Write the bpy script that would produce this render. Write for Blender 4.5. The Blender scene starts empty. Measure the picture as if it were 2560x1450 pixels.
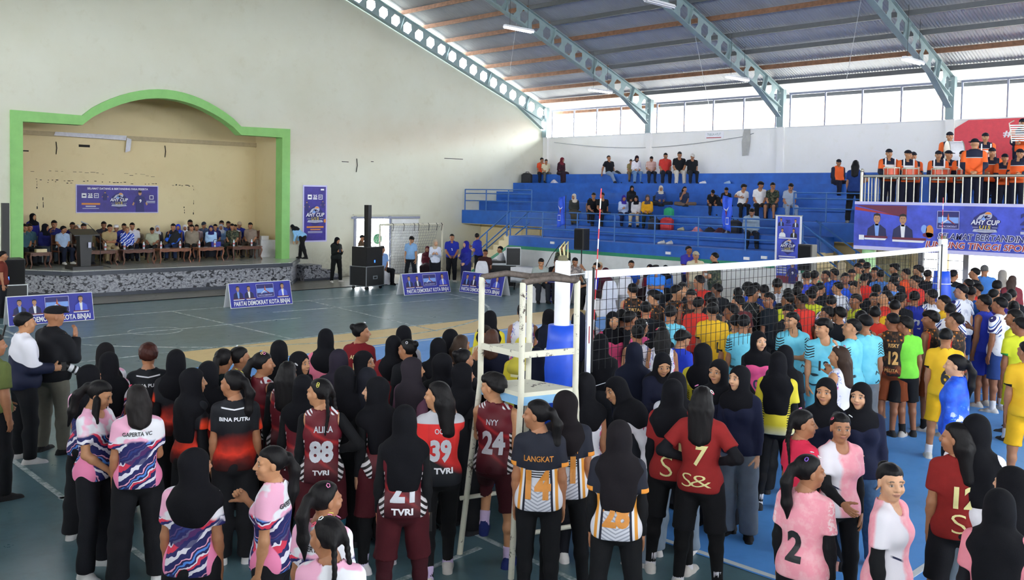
import bpy, bmesh, math, random
import numpy as np
from mathutils import Vector, Matrix
from mathutils.geometry import tessellate_polygon
random.seed(4); RNG=np.random.default_rng(4)
S=bpy.context.scene; COL=S.collection; D=bpy.data
PI=math.pi
# ---------------------------------------------------------------- camera
F_PX, CX_PX, CY_PX = 2309.565, 1280.0, 579.878
CAM_R=[[0.71186, -0.016012, 0.702139], [-0.702119, -0.040246, 0.710922], [0.016875, -0.999062, -0.039892]]   # rows: hall axes X,Y,Z in camera axes (right, down, forward)
cd=D.cameras.new('camera'); co=D.objects.new('camera',cd); COL.objects.link(co)
r_=np.array(CAM_R); M=Matrix.Identity(4)
for i in range(3):
    M[i][0]=r_[i][0]; M[i][1]=-r_[i][1]; M[i][2]=-r_[i][2]
M[0][3]=0; M[1][3]=0; M[2][3]=3.1
co.matrix_world=M
cd.sensor_width=36; cd.lens=F_PX*36/2560; cd.shift_x=0; cd.shift_y=-(725-CY_PX)/2560
cd.clip_start=0.05; cd.clip_end=400
S.camera=co
# ---------------------------------------------------------------- daylight, lamps, exposure
W=D.worlds.new('daylight'); S.world=W; W.use_nodes=True
bg=W.node_tree.nodes['Background']; bg.inputs[0].default_value=(0.90,0.95,1.0,1); bg.inputs[1].default_value=42.0
vs=S.view_settings; vs.view_transform='Standard'; vs.look='None'; vs.exposure=0.0; vs.gamma=1.0; vs.use_curve_mapping=False
try:
    S.cycles.max_bounces=7; S.cycles.diffuse_bounces=5; S.cycles.glossy_bounces=3; S.cycles.transmission_bounces=4
    S.cycles.transparent_max_bounces=8; S.cycles.caustics_reflective=False; S.cycles.caustics_refractive=False
    S.cycles.use_denoising=True; S.cycles.sample_clamp_indirect=6.0
    S.cycles.use_adaptive_sampling=True; S.cycles.adaptive_threshold=0.02
except Exception: pass
def portal(name,loc,rot,sx,sy):
    l=D.lights.new(name,'AREA'); l.shape='RECTANGLE'; l.size=sx; l.size_y=sy; l.energy=1; l.cycles.is_portal=True
    o=D.objects.new(name,l); COL.objects.link(o); o.location=loc; o.rotation_euler=rot
# daylight enters through the two eaves strips, the stage-side door, the entrance under the balcony and an added back opening
XL,XR,YB,YF=-4.6,30.0,-17.0,28.45
portal('eaves_daylight_far',(30.25,5.7,6.3),(0,-PI/2+PI,0),1.4,46)
portal('eaves_daylight_near',(-4.9,5.7,6.17),(0,-PI/2,0),1.4,46)
portal('entrance_daylight',(30.25,5.0,1.35),(0,PI/2,0),2.7,16.2)
portal('stage_door_daylight',(20.7,28.75,1.05),(-PI/2,0,0),1.6,2.1)
portal('back_opening_fill',(12.7,-17.3,5.4),(PI/2,0,0),17,1.8)  # unseen opening behind the camera, added and sized as fill light
# ---------------------------------------------------------------- helpers
def lin(h):
    h=h.lstrip('#'); h=''.join(q*2 for q in h) if len(h)==3 else h; c=[int(h[i:i+2],16)/255 for i in (0,2,4)]
    return tuple(x/12.92 if x<=.04045 else ((x+.055)/1.055)**2.4 for x in c)+(1.0,)
class NT:
    """small helper for node trees"""
    def __init__(s,m): s.t=m.node_tree; s.n=s.t.nodes
    def add(s,k,**kw):
        n=s.n.new(k)
        for a,b in kw.items():
            if a=='inp':
                for i,v in b.items(): s.set(n,i,v)
            else: setattr(n,a,b)
        return n
    def set(s,n,i,v):
        if isinstance(v,bpy.types.NodeSocket): s.t.links.new(v,n.inputs[i])
        else: n.inputs[i].default_value=v
    def math(s,op,a,b=None,c=None,clamp=False):
        n=s.n.new('ShaderNodeMath'); n.operation=op; n.use_clamp=clamp
        s.set(n,0,a)
        if b is not None: s.set(n,1,b)
        if c is not None: s.set(n,2,c)
        return n.outputs[0]
    def mix(s,f,a,b):
        n=s.n.new('ShaderNodeMix'); n.data_type='RGBA'
        s.set(n,0,f); s.set(n,6,a); s.set(n,7,b); return n.outputs[2]
    def noise(s,vec,scale,detail=3,rough=.5):
        n=s.n.new('ShaderNodeTexNoise'); s.set(n,'Scale',scale); s.set(n,'Detail',detail); s.set(n,'Roughness',rough)
        if vec is not None: s.set(n,'Vector',vec)
        return n.outputs[0]
    def ramp(s,f,stops,interp='LINEAR'):
        n=s.n.new('ShaderNodeValToRGB'); n.color_ramp.interpolation=interp; e=n.color_ramp.elements
        while len(e)<len(stops): e.new(.5)
        for k,(p,c) in enumerate(stops): e[k].position=p; e[k].color=c
        s.set(n,0,f); return n.outputs[0]
    def step(s,f,lo,hi):
        n=s.n.new('ShaderNodeMapRange'); n.clamp=True
        s.set(n,0,f); s.set(n,1,lo); s.set(n,2,hi); return n.outputs[0]
    def xyz(s,kind='Object'):
        tc=s.n.new('ShaderNodeTexCoord'); sp=s.n.new('ShaderNodeSeparateXYZ'); s.set(sp,0,tc.outputs[kind])
        return tc.outputs[kind],sp.outputs[0],sp.outputs[1],sp.outputs[2]
    def out(s,col,rough=.6,metal=0.,bump=None,bs=.3,bd=.01,spec=None,emit=None,es=0,alpha=None):
        b=s.n['Principled BSDF']
        s.set(b,'Base Color',col); s.set(b,'Roughness',rough); s.set(b,'Metallic',metal)
        if spec is not None: s.set(b,'Specular IOR Level',spec)
        if emit is not None: s.set(b,'Emission Color',emit); s.set(b,'Emission Strength',es)
        if bump is not None:
            n=s.n.new('ShaderNodeBump'); s.set(n,'Strength',bs); s.set(n,'Distance',bd); s.set(n,'Height',bump)
            s.set(b,'Normal',n.outputs[0])
MATS={}
def newmat(name):
    m=D.materials.new(name); m.use_nodes=True; MATS[name]=m; return m
def mat(name,col,rough=.6,metal=0.,var=.06,scale=8.,bump=0.,bscale=40.,spec=None):
    """plain painted/cloth/metal surface with a little tonal variation"""
    if name in MATS: return MATS[name]
    m=newmat(name); t=NT(m); c=lin(col) if isinstance(col,str) else col
    v,x,y,z=t.xyz()
    n=t.noise(v,scale,4,.6)
    lo=tuple(max(0,k*(1-var*1.6)) for k in c[:3])+(1,); hi=tuple(min(1,k*(1+var*1.2)) for k in c[:3])+(1,)
    colr=t.mix(t.step(n,.3,.7),lo,hi)
    t.out(colr,rough,metal,t.noise(v,bscale,3) if bump else None,bump,.01,spec)
    return m
def emat(name,col,strength):
    m=newmat(name); t=NT(m); c=lin(col); t.out(c,.5,emit=c,es=strength); return m
def link(o,parent=None):
    COL.objects.link(o)
    if parent is not None: o.parent=parent
    return o
def tag(o,label=None,cat=None,group=None,kind=None):
    if label: o['label']=label
    if cat: o['category']=cat
    if group: o['group']=group
    if kind: o['kind']=kind
    return o
def empty(name,loc=(0,0,0),rz=0.,label=None,cat=None,group=None):
    o=D.objects.new(name,None); o.location=loc; o.rotation_euler=(0,0,rz); o.empty_display_size=.2
    link(o); return tag(o,label,cat,group)
def copy_tree(o,parent=None):
    c=o.copy(); link(c); c.parent=parent
    for ch in list(o.children): copy_tree(ch,c)
    return c
class MB:
    """collects geometry of ONE object"""
    def __init__(s): s.v=[];s.f=[];s.m=[];s.sm=[];s.ms=[]
    def mi(s,m):
        if m not in s.ms: s.ms.append(m)
        return s.ms.index(m)
    def add(s,vs,fs,m=None,smooth=False):
        k=len(s.v); s.v+=[tuple(p) for p in vs]; i=s.mi(m)
        for f in fs: s.f.append([k+j for j in f]); s.m.append(i); s.sm.append(smooth)
        return s
    def box(s,a,b,m=None,mtx=None):
        x0,y0,z0=a;x1,y1,z1=b
        vs=[(x0,y0,z0),(x1,y0,z0),(x1,y1,z0),(x0,y1,z0),(x0,y0,z1),(x1,y0,z1),(x1,y1,z1),(x0,y1,z1)]
        if mtx is not None: vs=[mtx@Vector(p) for p in vs]
        return s.add(vs,[(0,3,2,1),(4,5,6,7),(0,1,5,4),(1,2,6,5),(2,3,7,6),(3,0,4,7)],m)
    def rbox(s,a,b,r,m=None,n=3):
        """box with rounded vertical edges (axis z)"""
        x0,y0,z0=a;x1,y1,z1=b; P=[]
        for cx,cy,t0 in ((x1-r,y1-r,0),(x0+r,y1-r,90),(x0+r,y0+r,180),(x1-r,y0+r,270)):
            for k in range(n+1):
                t=math.radians(t0+90*k/n); P.append((cx+r*math.cos(t),cy+r*math.sin(t)))
        return s.prism(P,z0,z1,m)
    def prism(s,P,z0,z1,m=None,ax='z',smooth=False):
        def q(p,z): return {'z':(p[0],p[1],z),'y':(p[0],z,p[1]),'x':(z,p[0],p[1])}[ax]
        n=len(P); vs=[q(p,z0) for p in P]+[q(p,z1) for p in P]
        s.add(vs,[tuple(range(n-1,-1,-1)),tuple(range(n,2*n))],m)
        s.add(vs,[(i,(i+1)%n,n+(i+1)%n,n+i) for i in range(n)],m,smooth); return s
    def tube(s,path,r,m=None,n=8,cap=True,smooth=True):
        path=[Vector(p) for p in path]; R=r if isinstance(r,(list,tuple)) else [r]*len(path); rings=[]
        up=None
        for i,p in enumerate(path):
            d=(path[min(i+1,len(path)-1)]-path[max(i-1,0)]).normalized()
            if up is None:
                up=Vector((0,0,1)) if abs(d.z)<.9 else Vector((1,0,0))
            u=d.cross(up).normalized(); w=u.cross(d).normalized(); up=w
            rings.append([p+R[i]*(math.cos(2*PI*k/n)*u+math.sin(2*PI*k/n)*w) for k in range(n)])
        vs=[q for rg in rings for q in rg]; fs=[]
        for i in range(len(path)-1):
            for k in range(n): fs.append((i*n+k,i*n+(k+1)%n,(i+1)*n+(k+1)%n,(i+1)*n+k))
        s.add(vs,fs,m,smooth)
        if cap: s.add(rings[0],[tuple(range(n-1,-1,-1))],m); s.add(rings[-1],[tuple(range(n))],m)
        return s
    def lathe(s,prof,m=None,n=16,c=(0,0),smooth=True):
        vs=[];k=len(prof)
        for i in range(n):
            t=2*PI*i/n; vs+=[(c[0]+r*math.cos(t),c[1]+r*math.sin(t),z) for r,z in prof]
        fs=[(i*k+j,((i+1)%n)*k+j,((i+1)%n)*k+j+1,i*k+j+1) for i in range(n) for j in range(k-1)]
        s.add(vs,fs,m,smooth)
        if prof[0][0]>1e-4: s.add([vs[i*k] for i in range(n)],[tuple(range(n-1,-1,-1))],m)
        if prof[-1][0]>1e-4: s.add([vs[i*k+k-1] for i in range(n)],[tuple(range(n))],m)
        return s
    def ball(s,c,r,m=None,n=10,k=7):
        rx,ry,rz=r if isinstance(r,(tuple,list)) else (r,r,r); vs=[];fs=[]
        for j in range(k+1):
            ph=PI*j/k
            for i in range(n): vs.append((c[0]+rx*math.sin(ph)*math.cos(2*PI*i/n),c[1]+ry*math.sin(ph)*math.sin(2*PI*i/n),c[2]-rz*math.cos(ph)))
        for j in range(k):
            for i in range(n): fs.append((j*n+i,j*n+(i+1)%n,(j+1)*n+(i+1)%n,(j+1)*n+i))
        return s.add(vs,fs,m,True)
    def sheet(s,loops,place,m=None,thick=0.,nrm=None):
        """polygon with holes in 2D -> 3D through place(u,v,d)"""
        L=[[Vector((p[0],p[1],0)) for p in lp] for lp in loops]
        tri=tessellate_polygon(L); P=[p for lp in loops for p in lp]; n=len(P)
        s.add([place(p[0],p[1],0) for p in P],[tuple(t) for t in tri],m)
        if thick:
            s.add([place(p[0],p[1],thick) for p in P],[tuple(reversed(t)) for t in tri],m)
            for lp in loops:
                k=len(lp); s.add([place(p[0],p[1],0) for p in lp]+[place(p[0],p[1],thick) for p in lp],[(i,(i+1)%k,k+(i+1)%k,k+i) for i in range(k)],m)
        return s
    def mesh(s,name):
        me=D.meshes.new(name); me.from_pydata(s.v,[],s.f)
        for m in s.ms: me.materials.append(m)
        me.polygons.foreach_set('material_index',s.m); me.polygons.foreach_set('use_smooth',s.sm)
        me.update(); return me
    def build(s,name,parent=None,loc=None,rz=None,bevel=0.):
        o=D.objects.new(name,s.mesh(name)); link(o,parent)
        if loc is not None: o.location=loc
        if rz is not None: o.rotation_euler=(0,0,rz)
        if bevel:
            b=o.modifiers.new('edge','BEVEL'); b.width=bevel; b.segments=2; b.limit_method='ANGLE'
        return o
def struct(mb,name):
    o=mb.build(name); o['kind']='structure'; return o
# ---- lettering and flat printed art on a board: (u,v) in metres on the board, lifted by d
_txt={}
def text2d(body,size,bold=0.,shear=0.,cond=1.):
    key=(body,size,bold,shear,cond)
    if key in _txt: return _txt[key]
    c=D.curves.new('lettering','FONT'); c.body=body; c.size=size; c.align_x='CENTER'; c.align_y='CENTER'
    c.offset=bold*size; c.shear=shear; c.resolution_u=3
    o=D.objects.new('lettering',c); COL.objects.link(o)
    dg=bpy.context.evaluated_depsgraph_get(); me=D.meshes.new_from_object(o.evaluated_get(dg))
    vs=[(v.co.x*cond,v.co.y) for v in me.vertices]; fs=[tuple(p.vertices) for p in me.polygons]
    D.meshes.remove(me); D.objects.remove(o); D.curves.remove(c)
    _txt[key]=(vs,fs); return _txt[key]
class Art:
    def __init__(s,parent,place): s.p=parent; s.place=place; s.mb=MB(); s.d=.002
    def lay(s): s.d+=.0012; return s
    def poly(s,P,m): s.mb.add([s.place(u,v,s.d) for u,v in P],[tuple(range(len(P)))],m); return s
    def rect(s,u0,v0,u1,v1,m): return s.poly([(u0,v0),(u1,v0),(u1,v1),(u0,v1)],m)
    def oval(s,u,v,ru,rv,m,n=18,a0=0,a1=360):
        return s.poly([(u+ru*math.cos(math.radians(a0+(a1-a0)*i/n)),v+rv*math.sin(math.radians(a0+(a1-a0)*i/n))) for i in range(n+(a1-a0<360))],m)
    def frame(s,u0,v0,u1,v1,w,m):
        s.rect(u0,v0,u1,v0+w,m); s.rect(u0,v1-w,u1,v1,m); s.rect(u0,v0,u0+w,v1,m); return s.rect(u1-w,v0,u1,v1,m)
    def text(s,body,u,v,size,m,bold=0.,shear=0.,width=None,cond=1.):
        vs,fs=text2d(body,size,bold,shear,cond)
        k=1.
        if width:
            xs=[p[0] for p in vs]; k=width/(max(xs)-min(xs)); off=(max(xs)+min(xs))/2
            vs=[((x-off)*k,y) for x,y in vs]
        s.mb.add([s.place(u+x,v+y,s.d) for x,y in vs],fs,m); return s
    def done(s,name,label=None):
        if s.mb.f:
            o=s.mb.build(name,s.p)
            if label: o['label']=label
        s.mb=MB(); s.lay(); return s
# ---------------------------------------------------------------- surfaces of the hall
def wall_mat(name,base,stain,amt=.5):
    m=newmat(name); t=NT(m); v,x,y,z=t.xyz()
    n=t.noise(v,.35,5,.6); d=t.noise(v,2.2,6,.7); s=t.noise(v,9,4,.6)
    c=t.mix(t.math('MULTIPLY',t.step(n,.42,.75),.45),lin(base),lin(stain))
    c=t.mix(t.math('MULTIPLY',t.step(d,.56,.78),amt),c,lin(stain))
    grime=t.math('MULTIPLY',t.step(z,1.1,.0),t.step(s,.42,.72))      # scuffed band near the floor
    c=t.mix(t.math('MULTIPLY',grime,.55),c,lin('#8d8a78'))
    t.out(c,.75,bump=t.noise(v,25,4),bs=.12,bd=.01); return m
M_wall=wall_mat('cream_plaster','#d3d3c2','#c2bda4'); M_wallW=wall_mat('white_plaster','#f0f0ee','#dedccb',.35); M_wall2=wall_mat('yellowed_plaster','#e2d2a8','#d0bb8c')
M_white=mat('white_paint','#e4e6e6',.6,var=.05,scale=3); M_greenarch=mat('lime_green_paint','#86c06e',.6,var=.05,scale=3)
M_blue=mat('bleacher_blue','#1d5cb4',.55,var=.14,scale=2.2,bump=.15); M_bluerail=mat('rail_blue','#2a62a6',.45,var=.1)
M_greenband=mat('green_band','#2f8a68',.6); M_dark=mat('black_plastic','#0c0c0e',.5); M_black=mat('black_metal','#121214',.45,.3)
M_chrome=mat('stainless_steel','#c4c1b2',.42,.75,var=.02); M_alu=mat('aluminium_edge','#a9adb0',.35,.8)
M_steel=mat('pale_steel_paint','#8fa3a6',.5,var=.08,scale=3); M_purlin=mat('purlin_steel','#5c5f62',.6,.2); M_rust=mat('rust_primer','#7d5a44',.8,var=.2)
def floor_mat(name,base,alt,dirt,rough=.32):
    m=newmat(name); t=NT(m); v,x,y,z=t.xyz()
    n=t.noise(v,.45,5,.62); d=t.noise(v,3.0,6,.7); s=t.noise(v,14,3)
    c=t.mix(t.step(n,.35,.68),lin(base),lin(alt)); c=t.mix(t.math('MULTIPLY',t.step(d,.5,.75),.5),c,lin(dirt))
    r=t.math('ADD',t.math('MULTIPLY',d,.22),rough-.1)
    t.out(c,r,bump=s,bs=.05,bd=.01,spec=.5); return m
M_conc=floor_mat('bare_concrete','#6d6a60','#7d7a6e','#4d4b45',.3)
M_teal=floor_mat('worn_green_court_paint','#54727a','#62828c','#56605e',.3)
M_bcourt=floor_mat('blue_court_paint','#559ceb','#62a8f2','#4a8cd8',.45); M_ochre=floor_mat('ochre_court_paint','#efcf90','#f3d59a','#dcba7c',.45)
def line_mat():
    m=newmat('worn_white_line'); t=NT(m); v,x,y,z=t.xyz(); n=t.noise(v,6,6,.75)
    t.out(t.mix(t.step(n,.42,.56),lin('#7f9494'),lin('#d5dcdc')),.5); return m
M_line=line_mat(); M_line2=mat('white_line','#e6eaec',.5,var=.04)
# ---------------------------------------------------------------- floor
mb=MB(); mb.box((XL-.2,YB-.2,-.2),(XR+.2,31.4,0),M_conc); struct(mb,'floor')
mb=MB(); mb.box((0.6,-12,.0),(21.8,25.15,.003),M_teal); struct(mb,'floor_green_court')
mb=MB(); mb.box((7.65,-4.6,.003),(23.2,16.85,.006),M_ochre); struct(mb,'floor_ochre_court')
mb=MB(); mb.box((6.75,-3.2,.006),(21.5,15.2,.009),M_bcourt); struct(mb,'floor_blue_court')
mb=MB(); Z=.011
def ln(mb,p,q,w,m,z=.004,h=.0025):
    p=Vector((p[0],p[1],z));q=Vector((q[0],q[1],z)); d=(q-p).normalized(); n=Vector((-d.y,d.x,0))*w/2; u=Vector((0,0,h))
    mb.add([p-n,q-n,q+n,p+n,p-n+u,q-n+u,q+n+u,p+n+u],[(4,5,6,7),(0,1,5,4),(1,2,6,5),(2,3,7,6),(3,0,4,7)],m)
for p,q in (((6.2,22.7),(21.2,22.7)),((6.2,19.7),(12.2,19.7)),((10.3,16.95),(10.3,22.65)),((3.3,12.3),(3.15,5)),((6.2,22.7),(6.0,17.2)),((3.6,24.5),(3.3,12.3)),
            ((3.6,16.98),(14.4,16.92)),((14.3,22.65),(13.4,15.9)),((12.2,21),(20.9,20.4)),((3.2,9.6),(6.6,9.5)),((5.65,6.25),(5.5,4.2)),((4.2,5.75),(5.45,5.85)),((5.2,7.2),(6.4,6.9))): ln(mb,p,q,.06,M_line)
def arc(mb,cx,cy,R,a0,a1,w,m,n=40,z=.004):
    for i in range(n):
        t0=math.radians(a0+(a1-a0)*i/n);t1=math.radians(a0+(a1-a0)*(i+1)/n)
        ln(mb,(cx+R*math.cos(t0),cy+R*math.sin(t0)),(cx+R*math.cos(t1),cy+R*math.sin(t1)),w,m,z)
arc(mb,12.2,22.4,6.5,180,360,.07,M_line); arc(mb,8.6,19.75,.55,0,360,.04,M_line,24)
ln(mb,(6.8,-3),(6.8,15.0),.06,M_line2,.009); ln(mb,(6.8,15.05),(15.9,15.05),.06,M_line2,.009); ln(mb,(15.9,-3),(15.9,15.05),.06,M_line2,.009)
ln(mb,(6.8,9.0),(15.9,9.0),.06,M_line2,.009); ln(mb,(6.8,3.0),(15.9,3.0),.06,M_line2,.009); ln(mb,(6.8,6.0),(15.9,6.0),.06,M_line2,.009)
struct(mb,'floor_court_lines')
mb=MB(); mb.box((-60,-70,-.35),(90,90,-.25),mat('pale_yard_concrete','#cfcabb',.9)); struct(mb,'ground')  # pale concrete yard, kept bright to bounce daylight under the eaves
# ---------------------------------------------------------------- end wall with the stage opening
RIDGE=12.7
def zb(x): return 6.92+.3587*(28.28-(RIDGE+abs(x-RIDGE)))      # underside of a rafter
def zt(x): return zb(x)+.66
AXL,AXR=8.53,16.79
def arch_line(off=0.):
    """inner edge of the green arch, left to right"""
    P=[(AXL-off,.75),(AXL-off,4.94+off)]
    P+=[(10.15,4.95+off*.9)]
    n=18
    for i in range(1,n):
        a=i/n; x=10.15+(15.25-10.15)*a; P.append((x,4.95+(.99)*math.sin(PI*a)**.8+off*(.9)))
    P+=[(15.25,4.95+off*.9),(AXR+off,4.95+off),(AXR+off,.75)]
    return P
mb=MB()
outer=[(XL,0),(XR,0),(XR,5.9),(28.28,zb(28.28)),(RIDGE,zb(RIDGE)),(-2.88,zb(28.28)),(XL,5.9)]
hole1=[(AXL-.06,0.02)]+arch_line(.06)+[(AXR+.06,.02)]
hole2=[(19.95,.02),(21.45,.02),(21.45,2.12),(19.95,2.12)]
mb.sheet([outer,hole1,hole2],lambda u,v,d:(u,YF+d,v),M_wall,.22); struct(mb,'wall_stage')
mb=MB()
ins=arch_line(); out_=arch_line(.31)
for i in range(len(ins)-1):
    a,b,c,d=ins[i],ins[i+1],out_[i+1],out_[i]
    for y0,y1 in ((YF-.10,YF+.32),):
        vs=[(a[0],y0,a[1]),(b[0],y0,b[1]),(c[0],y0,c[1]),(d[0],y0,d[1]),(a[0],y1,a[1]),(b[0],y1,b[1]),(c[0],y1,c[1]),(d[0],y1,d[1])]
        mb.add(vs,[(3,2,1,0),(4,5,6,7),(0,1,5,4),(2,3,7,6),(1,2,6,5),(3,0,4,7)],M_greenarch)
struct(mb,'trim_stage_arch')
# stage recess
RB=31.2
mb=MB(); mb.box((8.0,RB,.0),(17.6,RB+.2,7),M_wall2); mb.box((8.0,YF+.22,0),(8.25,RB,7),M_wall2); mb.box((17.35,YF+.22,0),(17.6,RB,7),M_wall2)
mb.box((8.0,YF+.22,6.6),(17.6,RB+.2,6.8),M_wall2); struct(mb,'wall_stage_recess')
mb=MB(); mb.box((8.25,RB-.09,4.72),(17.35,RB,4.86),mat('ceiling_batten','#b9a988',.7)); struct(mb,'trim_stage_batten')
# peeling marks left by old tape and the torn cloth hanging from the batten
M_tape=mat('black_tape_residue','#151312',.8)
mb=MB(); R2=random.Random(7); yb=RB-.004
def dash(u0,v0,u1,v1,n,jit=.02,h=.022):
    for i in range(n):
        if R2.random()<.3: continue
        a=i/n; L=R2.uniform(.25,.9)/n; x=u0+(u1-u0)*a; z=v0+(v1-v0)*a+R2.uniform(-jit,jit)
        if abs(u1-u0)>abs(v1-v0): mb.box((x,yb,z),(x+(u1-u0)*L,yb+.006,z+h*R2.uniform(.6,1.2)),M_tape)
        else: mb.box((x+R2.uniform(-jit,jit)-.01,yb,z+(v1-v0)*L),(x+.012,yb+.006,z),M_tape)
dash(9.75,3.34,15.0,3.22,44); dash(9.75,3.27,10.9,3.24,10); dash(14.2,3.26,15.0,3.2,8); dash(9.78,3.3,9.8,2.3,10); dash(9.95,3.0,9.98,2.3,6); dash(14.95,3.2,14.95,2.1,12); dash(14.6,2.7,14.62,2.2,5)
dash(9.6,3.62,13.6,3.55,22,.04,.012); dash(9.05,3.5,9.1,3.3,2)
mb.box((9.15,yb,4.2),(9.55,yb+.006,4.24),M_tape); mb.box((11.05,yb,4.42),(11.4,yb+.01,4.5),M_tape); mb.box((9.0,yb,3.62),(9.06,yb+.006,3.5),M_tape)
for x,z0,z1 in ((10.35,4.55,4.15),(13.9,4.6,4.2)): mb.tube([(x,RB-.02,z0),(x+.02,RB-.03,(z0+z1)/2),(x,RB-.02,z1)],.014,M_tape,5)
struct(mb,'trim_tape_residue')
mb=MB(); M_cloth=mat('white_cloth','#dadbe6',.8,var=.08)
mb.add([(10.3,RB-.11,4.86),(12.55,RB-.11,4.86),(12.5,RB-.16,4.70),(10.25,RB-.13,4.74),(12.55,RB-.12,4.8),(12.7,RB-.14,4.75),(12.66,RB-.13,4.36),(12.5,RB-.12,4.3)],[(0,1,2,3),(4,5,6,7)],M_cloth)
o=mb.build('hanging_cloth'); sm=o.modifiers.new('thick','SOLIDIFY'); sm.thickness=.01
tag(o,'torn white cloth hanging from the batten under the green arch','cloth')
# marks on the plain wall right of the arch
mb=MB()
for x0,x1,z in ((24.2,25.2,4.52),(19.3,19.6,4.2),(20.6,20.72,4.25)): mb.box((x0,YF-.006,z),(x1,YF-.001,z+.025),M_tape)
mb.tube([(19.95,YF-.02,4.35),(19.97,YF-.03,4.1),(19.93,YF-.02,3.85)],.015,M_tape,5)
struct(mb,'trim_wall_strip')
# ---------------------------------------------------------------- stage platform
def tile_mat():
    m=newmat('patterned_stage_tile'); t=NT(m); v,x,y,z=t.xyz()
    mp=t.add('ShaderNodeMapping'); t.set(mp,'Vector',v); mp.inputs['Scale'].default_value=(1,1,1.6)
    n1=t.noise(mp.outputs[0],9,1.5,.4); n2=t.noise(mp.outputs[0],16,2,.5)
    w=t.add('ShaderNodeTexVoronoi',inp={'Scale':7.5}); w.feature='DISTANCE_TO_EDGE'; t.set(w,'Vector',mp.outputs[0])
    a=t.math('MULTIPLY',t.step(n1,.52,.58),t.step(w.outputs[0],.16,.05)); 
    c=t.mix(t.step(n2,.42,.6),lin('#a2a3aa'),lin('#74767e')); c=t.mix(t.step(n1,.6,.64),c,lin('#1c1e26')); c=t.mix(a,c,lin('#23252d'))
    t.out(c,.35); return m
M_tile=tile_mat(); M_ctrim=mat('charcoal_trim','#3a3f4a',.45)
def stage_floor():
    m=newmat('polished_stage_floor'); t=NT(m); v,x,y,z=t.xyz()
    br=t.add('ShaderNodeTexBrick',inp={'Scale':1.0,'Mortar Size':.006,'Brick Width':.4,'Row Height':.4,'Color1':lin('#c9cbc6'),'Color2':lin('#d2d3cf'),'Mortar':lin('#9a9b98')}); br.offset=0; t.set(br,'Vector',v)
    t.out(br.outputs[0],.12,spec=.5); return m
SP=[(8.45,RB),(8.45,YF-.02),(9.4,27.05),(16.25,26.78),(17.55,YF-.02),(17.35,YF+.25),(17.35,RB)]
mb=MB(); mb.prism(SP[1:6],.0,.10,M_ctrim); mb.prism([(8.47,YF),(9.42,27.08),(16.24,26.81),(17.52,YF),(17.2,RB-.02),(8.3,RB-.02)],.1,.62,M_tile)
mb.prism([(8.42,YF-.02),(9.39,27.02),(16.26,26.75),(17.58,YF-.02),(17.25,YF+.3),(8.4,YF+.3)],.62,.735,M_ctrim)
mb.prism([(8.5,YF),(9.42,27.06),(16.24,26.79),(17.5,YF),(17.2,RB),(8.3,RB)],.735,.75,stage_floor()); struct(mb,'floor_stage')
mb=MB()
for k,(x1,z1) in enumerate(((18.0,.54),(18.4,.36),(18.75,.18))): mb.box((17.3,27.7,0 if k==2 else z1-.18),(x1,YF-.01,z1),M_tile)
mb.box((17.3,27.68,0),(18.7,27.7,.08),M_ctrim); mb.box((18.72,27.68,0),(18.78,YF-.01,.2),M_white); struct(mb,'floor_stage_steps')
# ---------------------------------------------------------------- side walls, eaves windows, back wall
SILL,HEAD=5.68,6.86
def side_wall(name,x0,x1,holes):
    mb=MB(); mb.sheet([[(YB,0),(YF,0),(YF,SILL),(YB,SILL)]]+holes,lambda u,v,d:(x0+d*(1 if x1>x0 else -1),u,v),M_wallW,abs(x1-x0)); return struct(mb,name)
side_wall('wall_far_side',XR,XR+.2,[[(-3.,.02),(13.2,.02),(13.2,2.75),(-3.,2.75)]])
mb=MB(); mb.box((XL-.2,YB,0),(XL,YF,5.5),M_wallW); struct(mb,'wall_near_side')  # unseen wall, top set below the far sill to admit more fill light
mb=MB(); mb.sheet([[(XL,0),(XR,0),(XR,5.9),(28.28,zb(28.28)),(RIDGE,zb(RIDGE)),(-2.88,zb(28.28)),(XL,5.9)],[(4.2,4.5),(21.2,4.5),(21.2,6.3),(4.2,6.3)]],lambda u,v,d:(u,YB-d,v),M_wall,.2); struct(mb,'wall_back')  # its high opening is unseen, sized for the fill light it admits
BAYS=[28.3,22.6,16.8,11.0,5.2,-.6,-6.4,-12.2]
M_frame=mat('grey_violet_frame','#8d92a6',.5)
for X,sg in ((XR,1),(XL,-1)):
    mb=MB()
    for k in range(len(BAYS)-1):
        y1,y0=BAYS[k]-.28,BAYS[k+1]+.28
        for j in range(5 if sg>0 else 3):
            y=y0+(y1-y0)*j/(4 if sg>0 else 2); mb.box((X+.05,y-.025,SILL),(X+.11,y+.025,HEAD),M_frame)
        mb.box((X+.04,y0-.03,HEAD-.05),(X+.12,y1+.03,HEAD+.02),M_frame); mb.box((X-.02,y0-.05,SILL-.04),(X+.2,y1+.05,SILL+.0),M_white) if sg>0 else None
    struct(mb,'window_1' if sg>0 else 'window_2')
# tiled roof of the neighbouring building seen hazily through the eaves strip
mb=MB(); Mt=mat('red_roof_tiles','#c58a68',.8,var=.2,scale=6)
nb=empty('neighbouring_house',(44,10,0),0,'pale house with long red tiled roof outside the high window strip','building')
mb.box((0,-26,-.3),(8,26,7.0),M_white); mb.build('house_wall',nb)
mb=MB(); mb.add([(-1,-27,6.9),(-1,27,6.9),(4,27,8.6),(4,-27,8.6),(9,27,6.9),(9,-27,6.9)],[(0,1,2,3),(3,2,4,5)],Mt); o=mb.build('house_roof',nb); sm=o.modifiers.new('t','SOLIDIFY'); sm.thickness=.15
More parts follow.
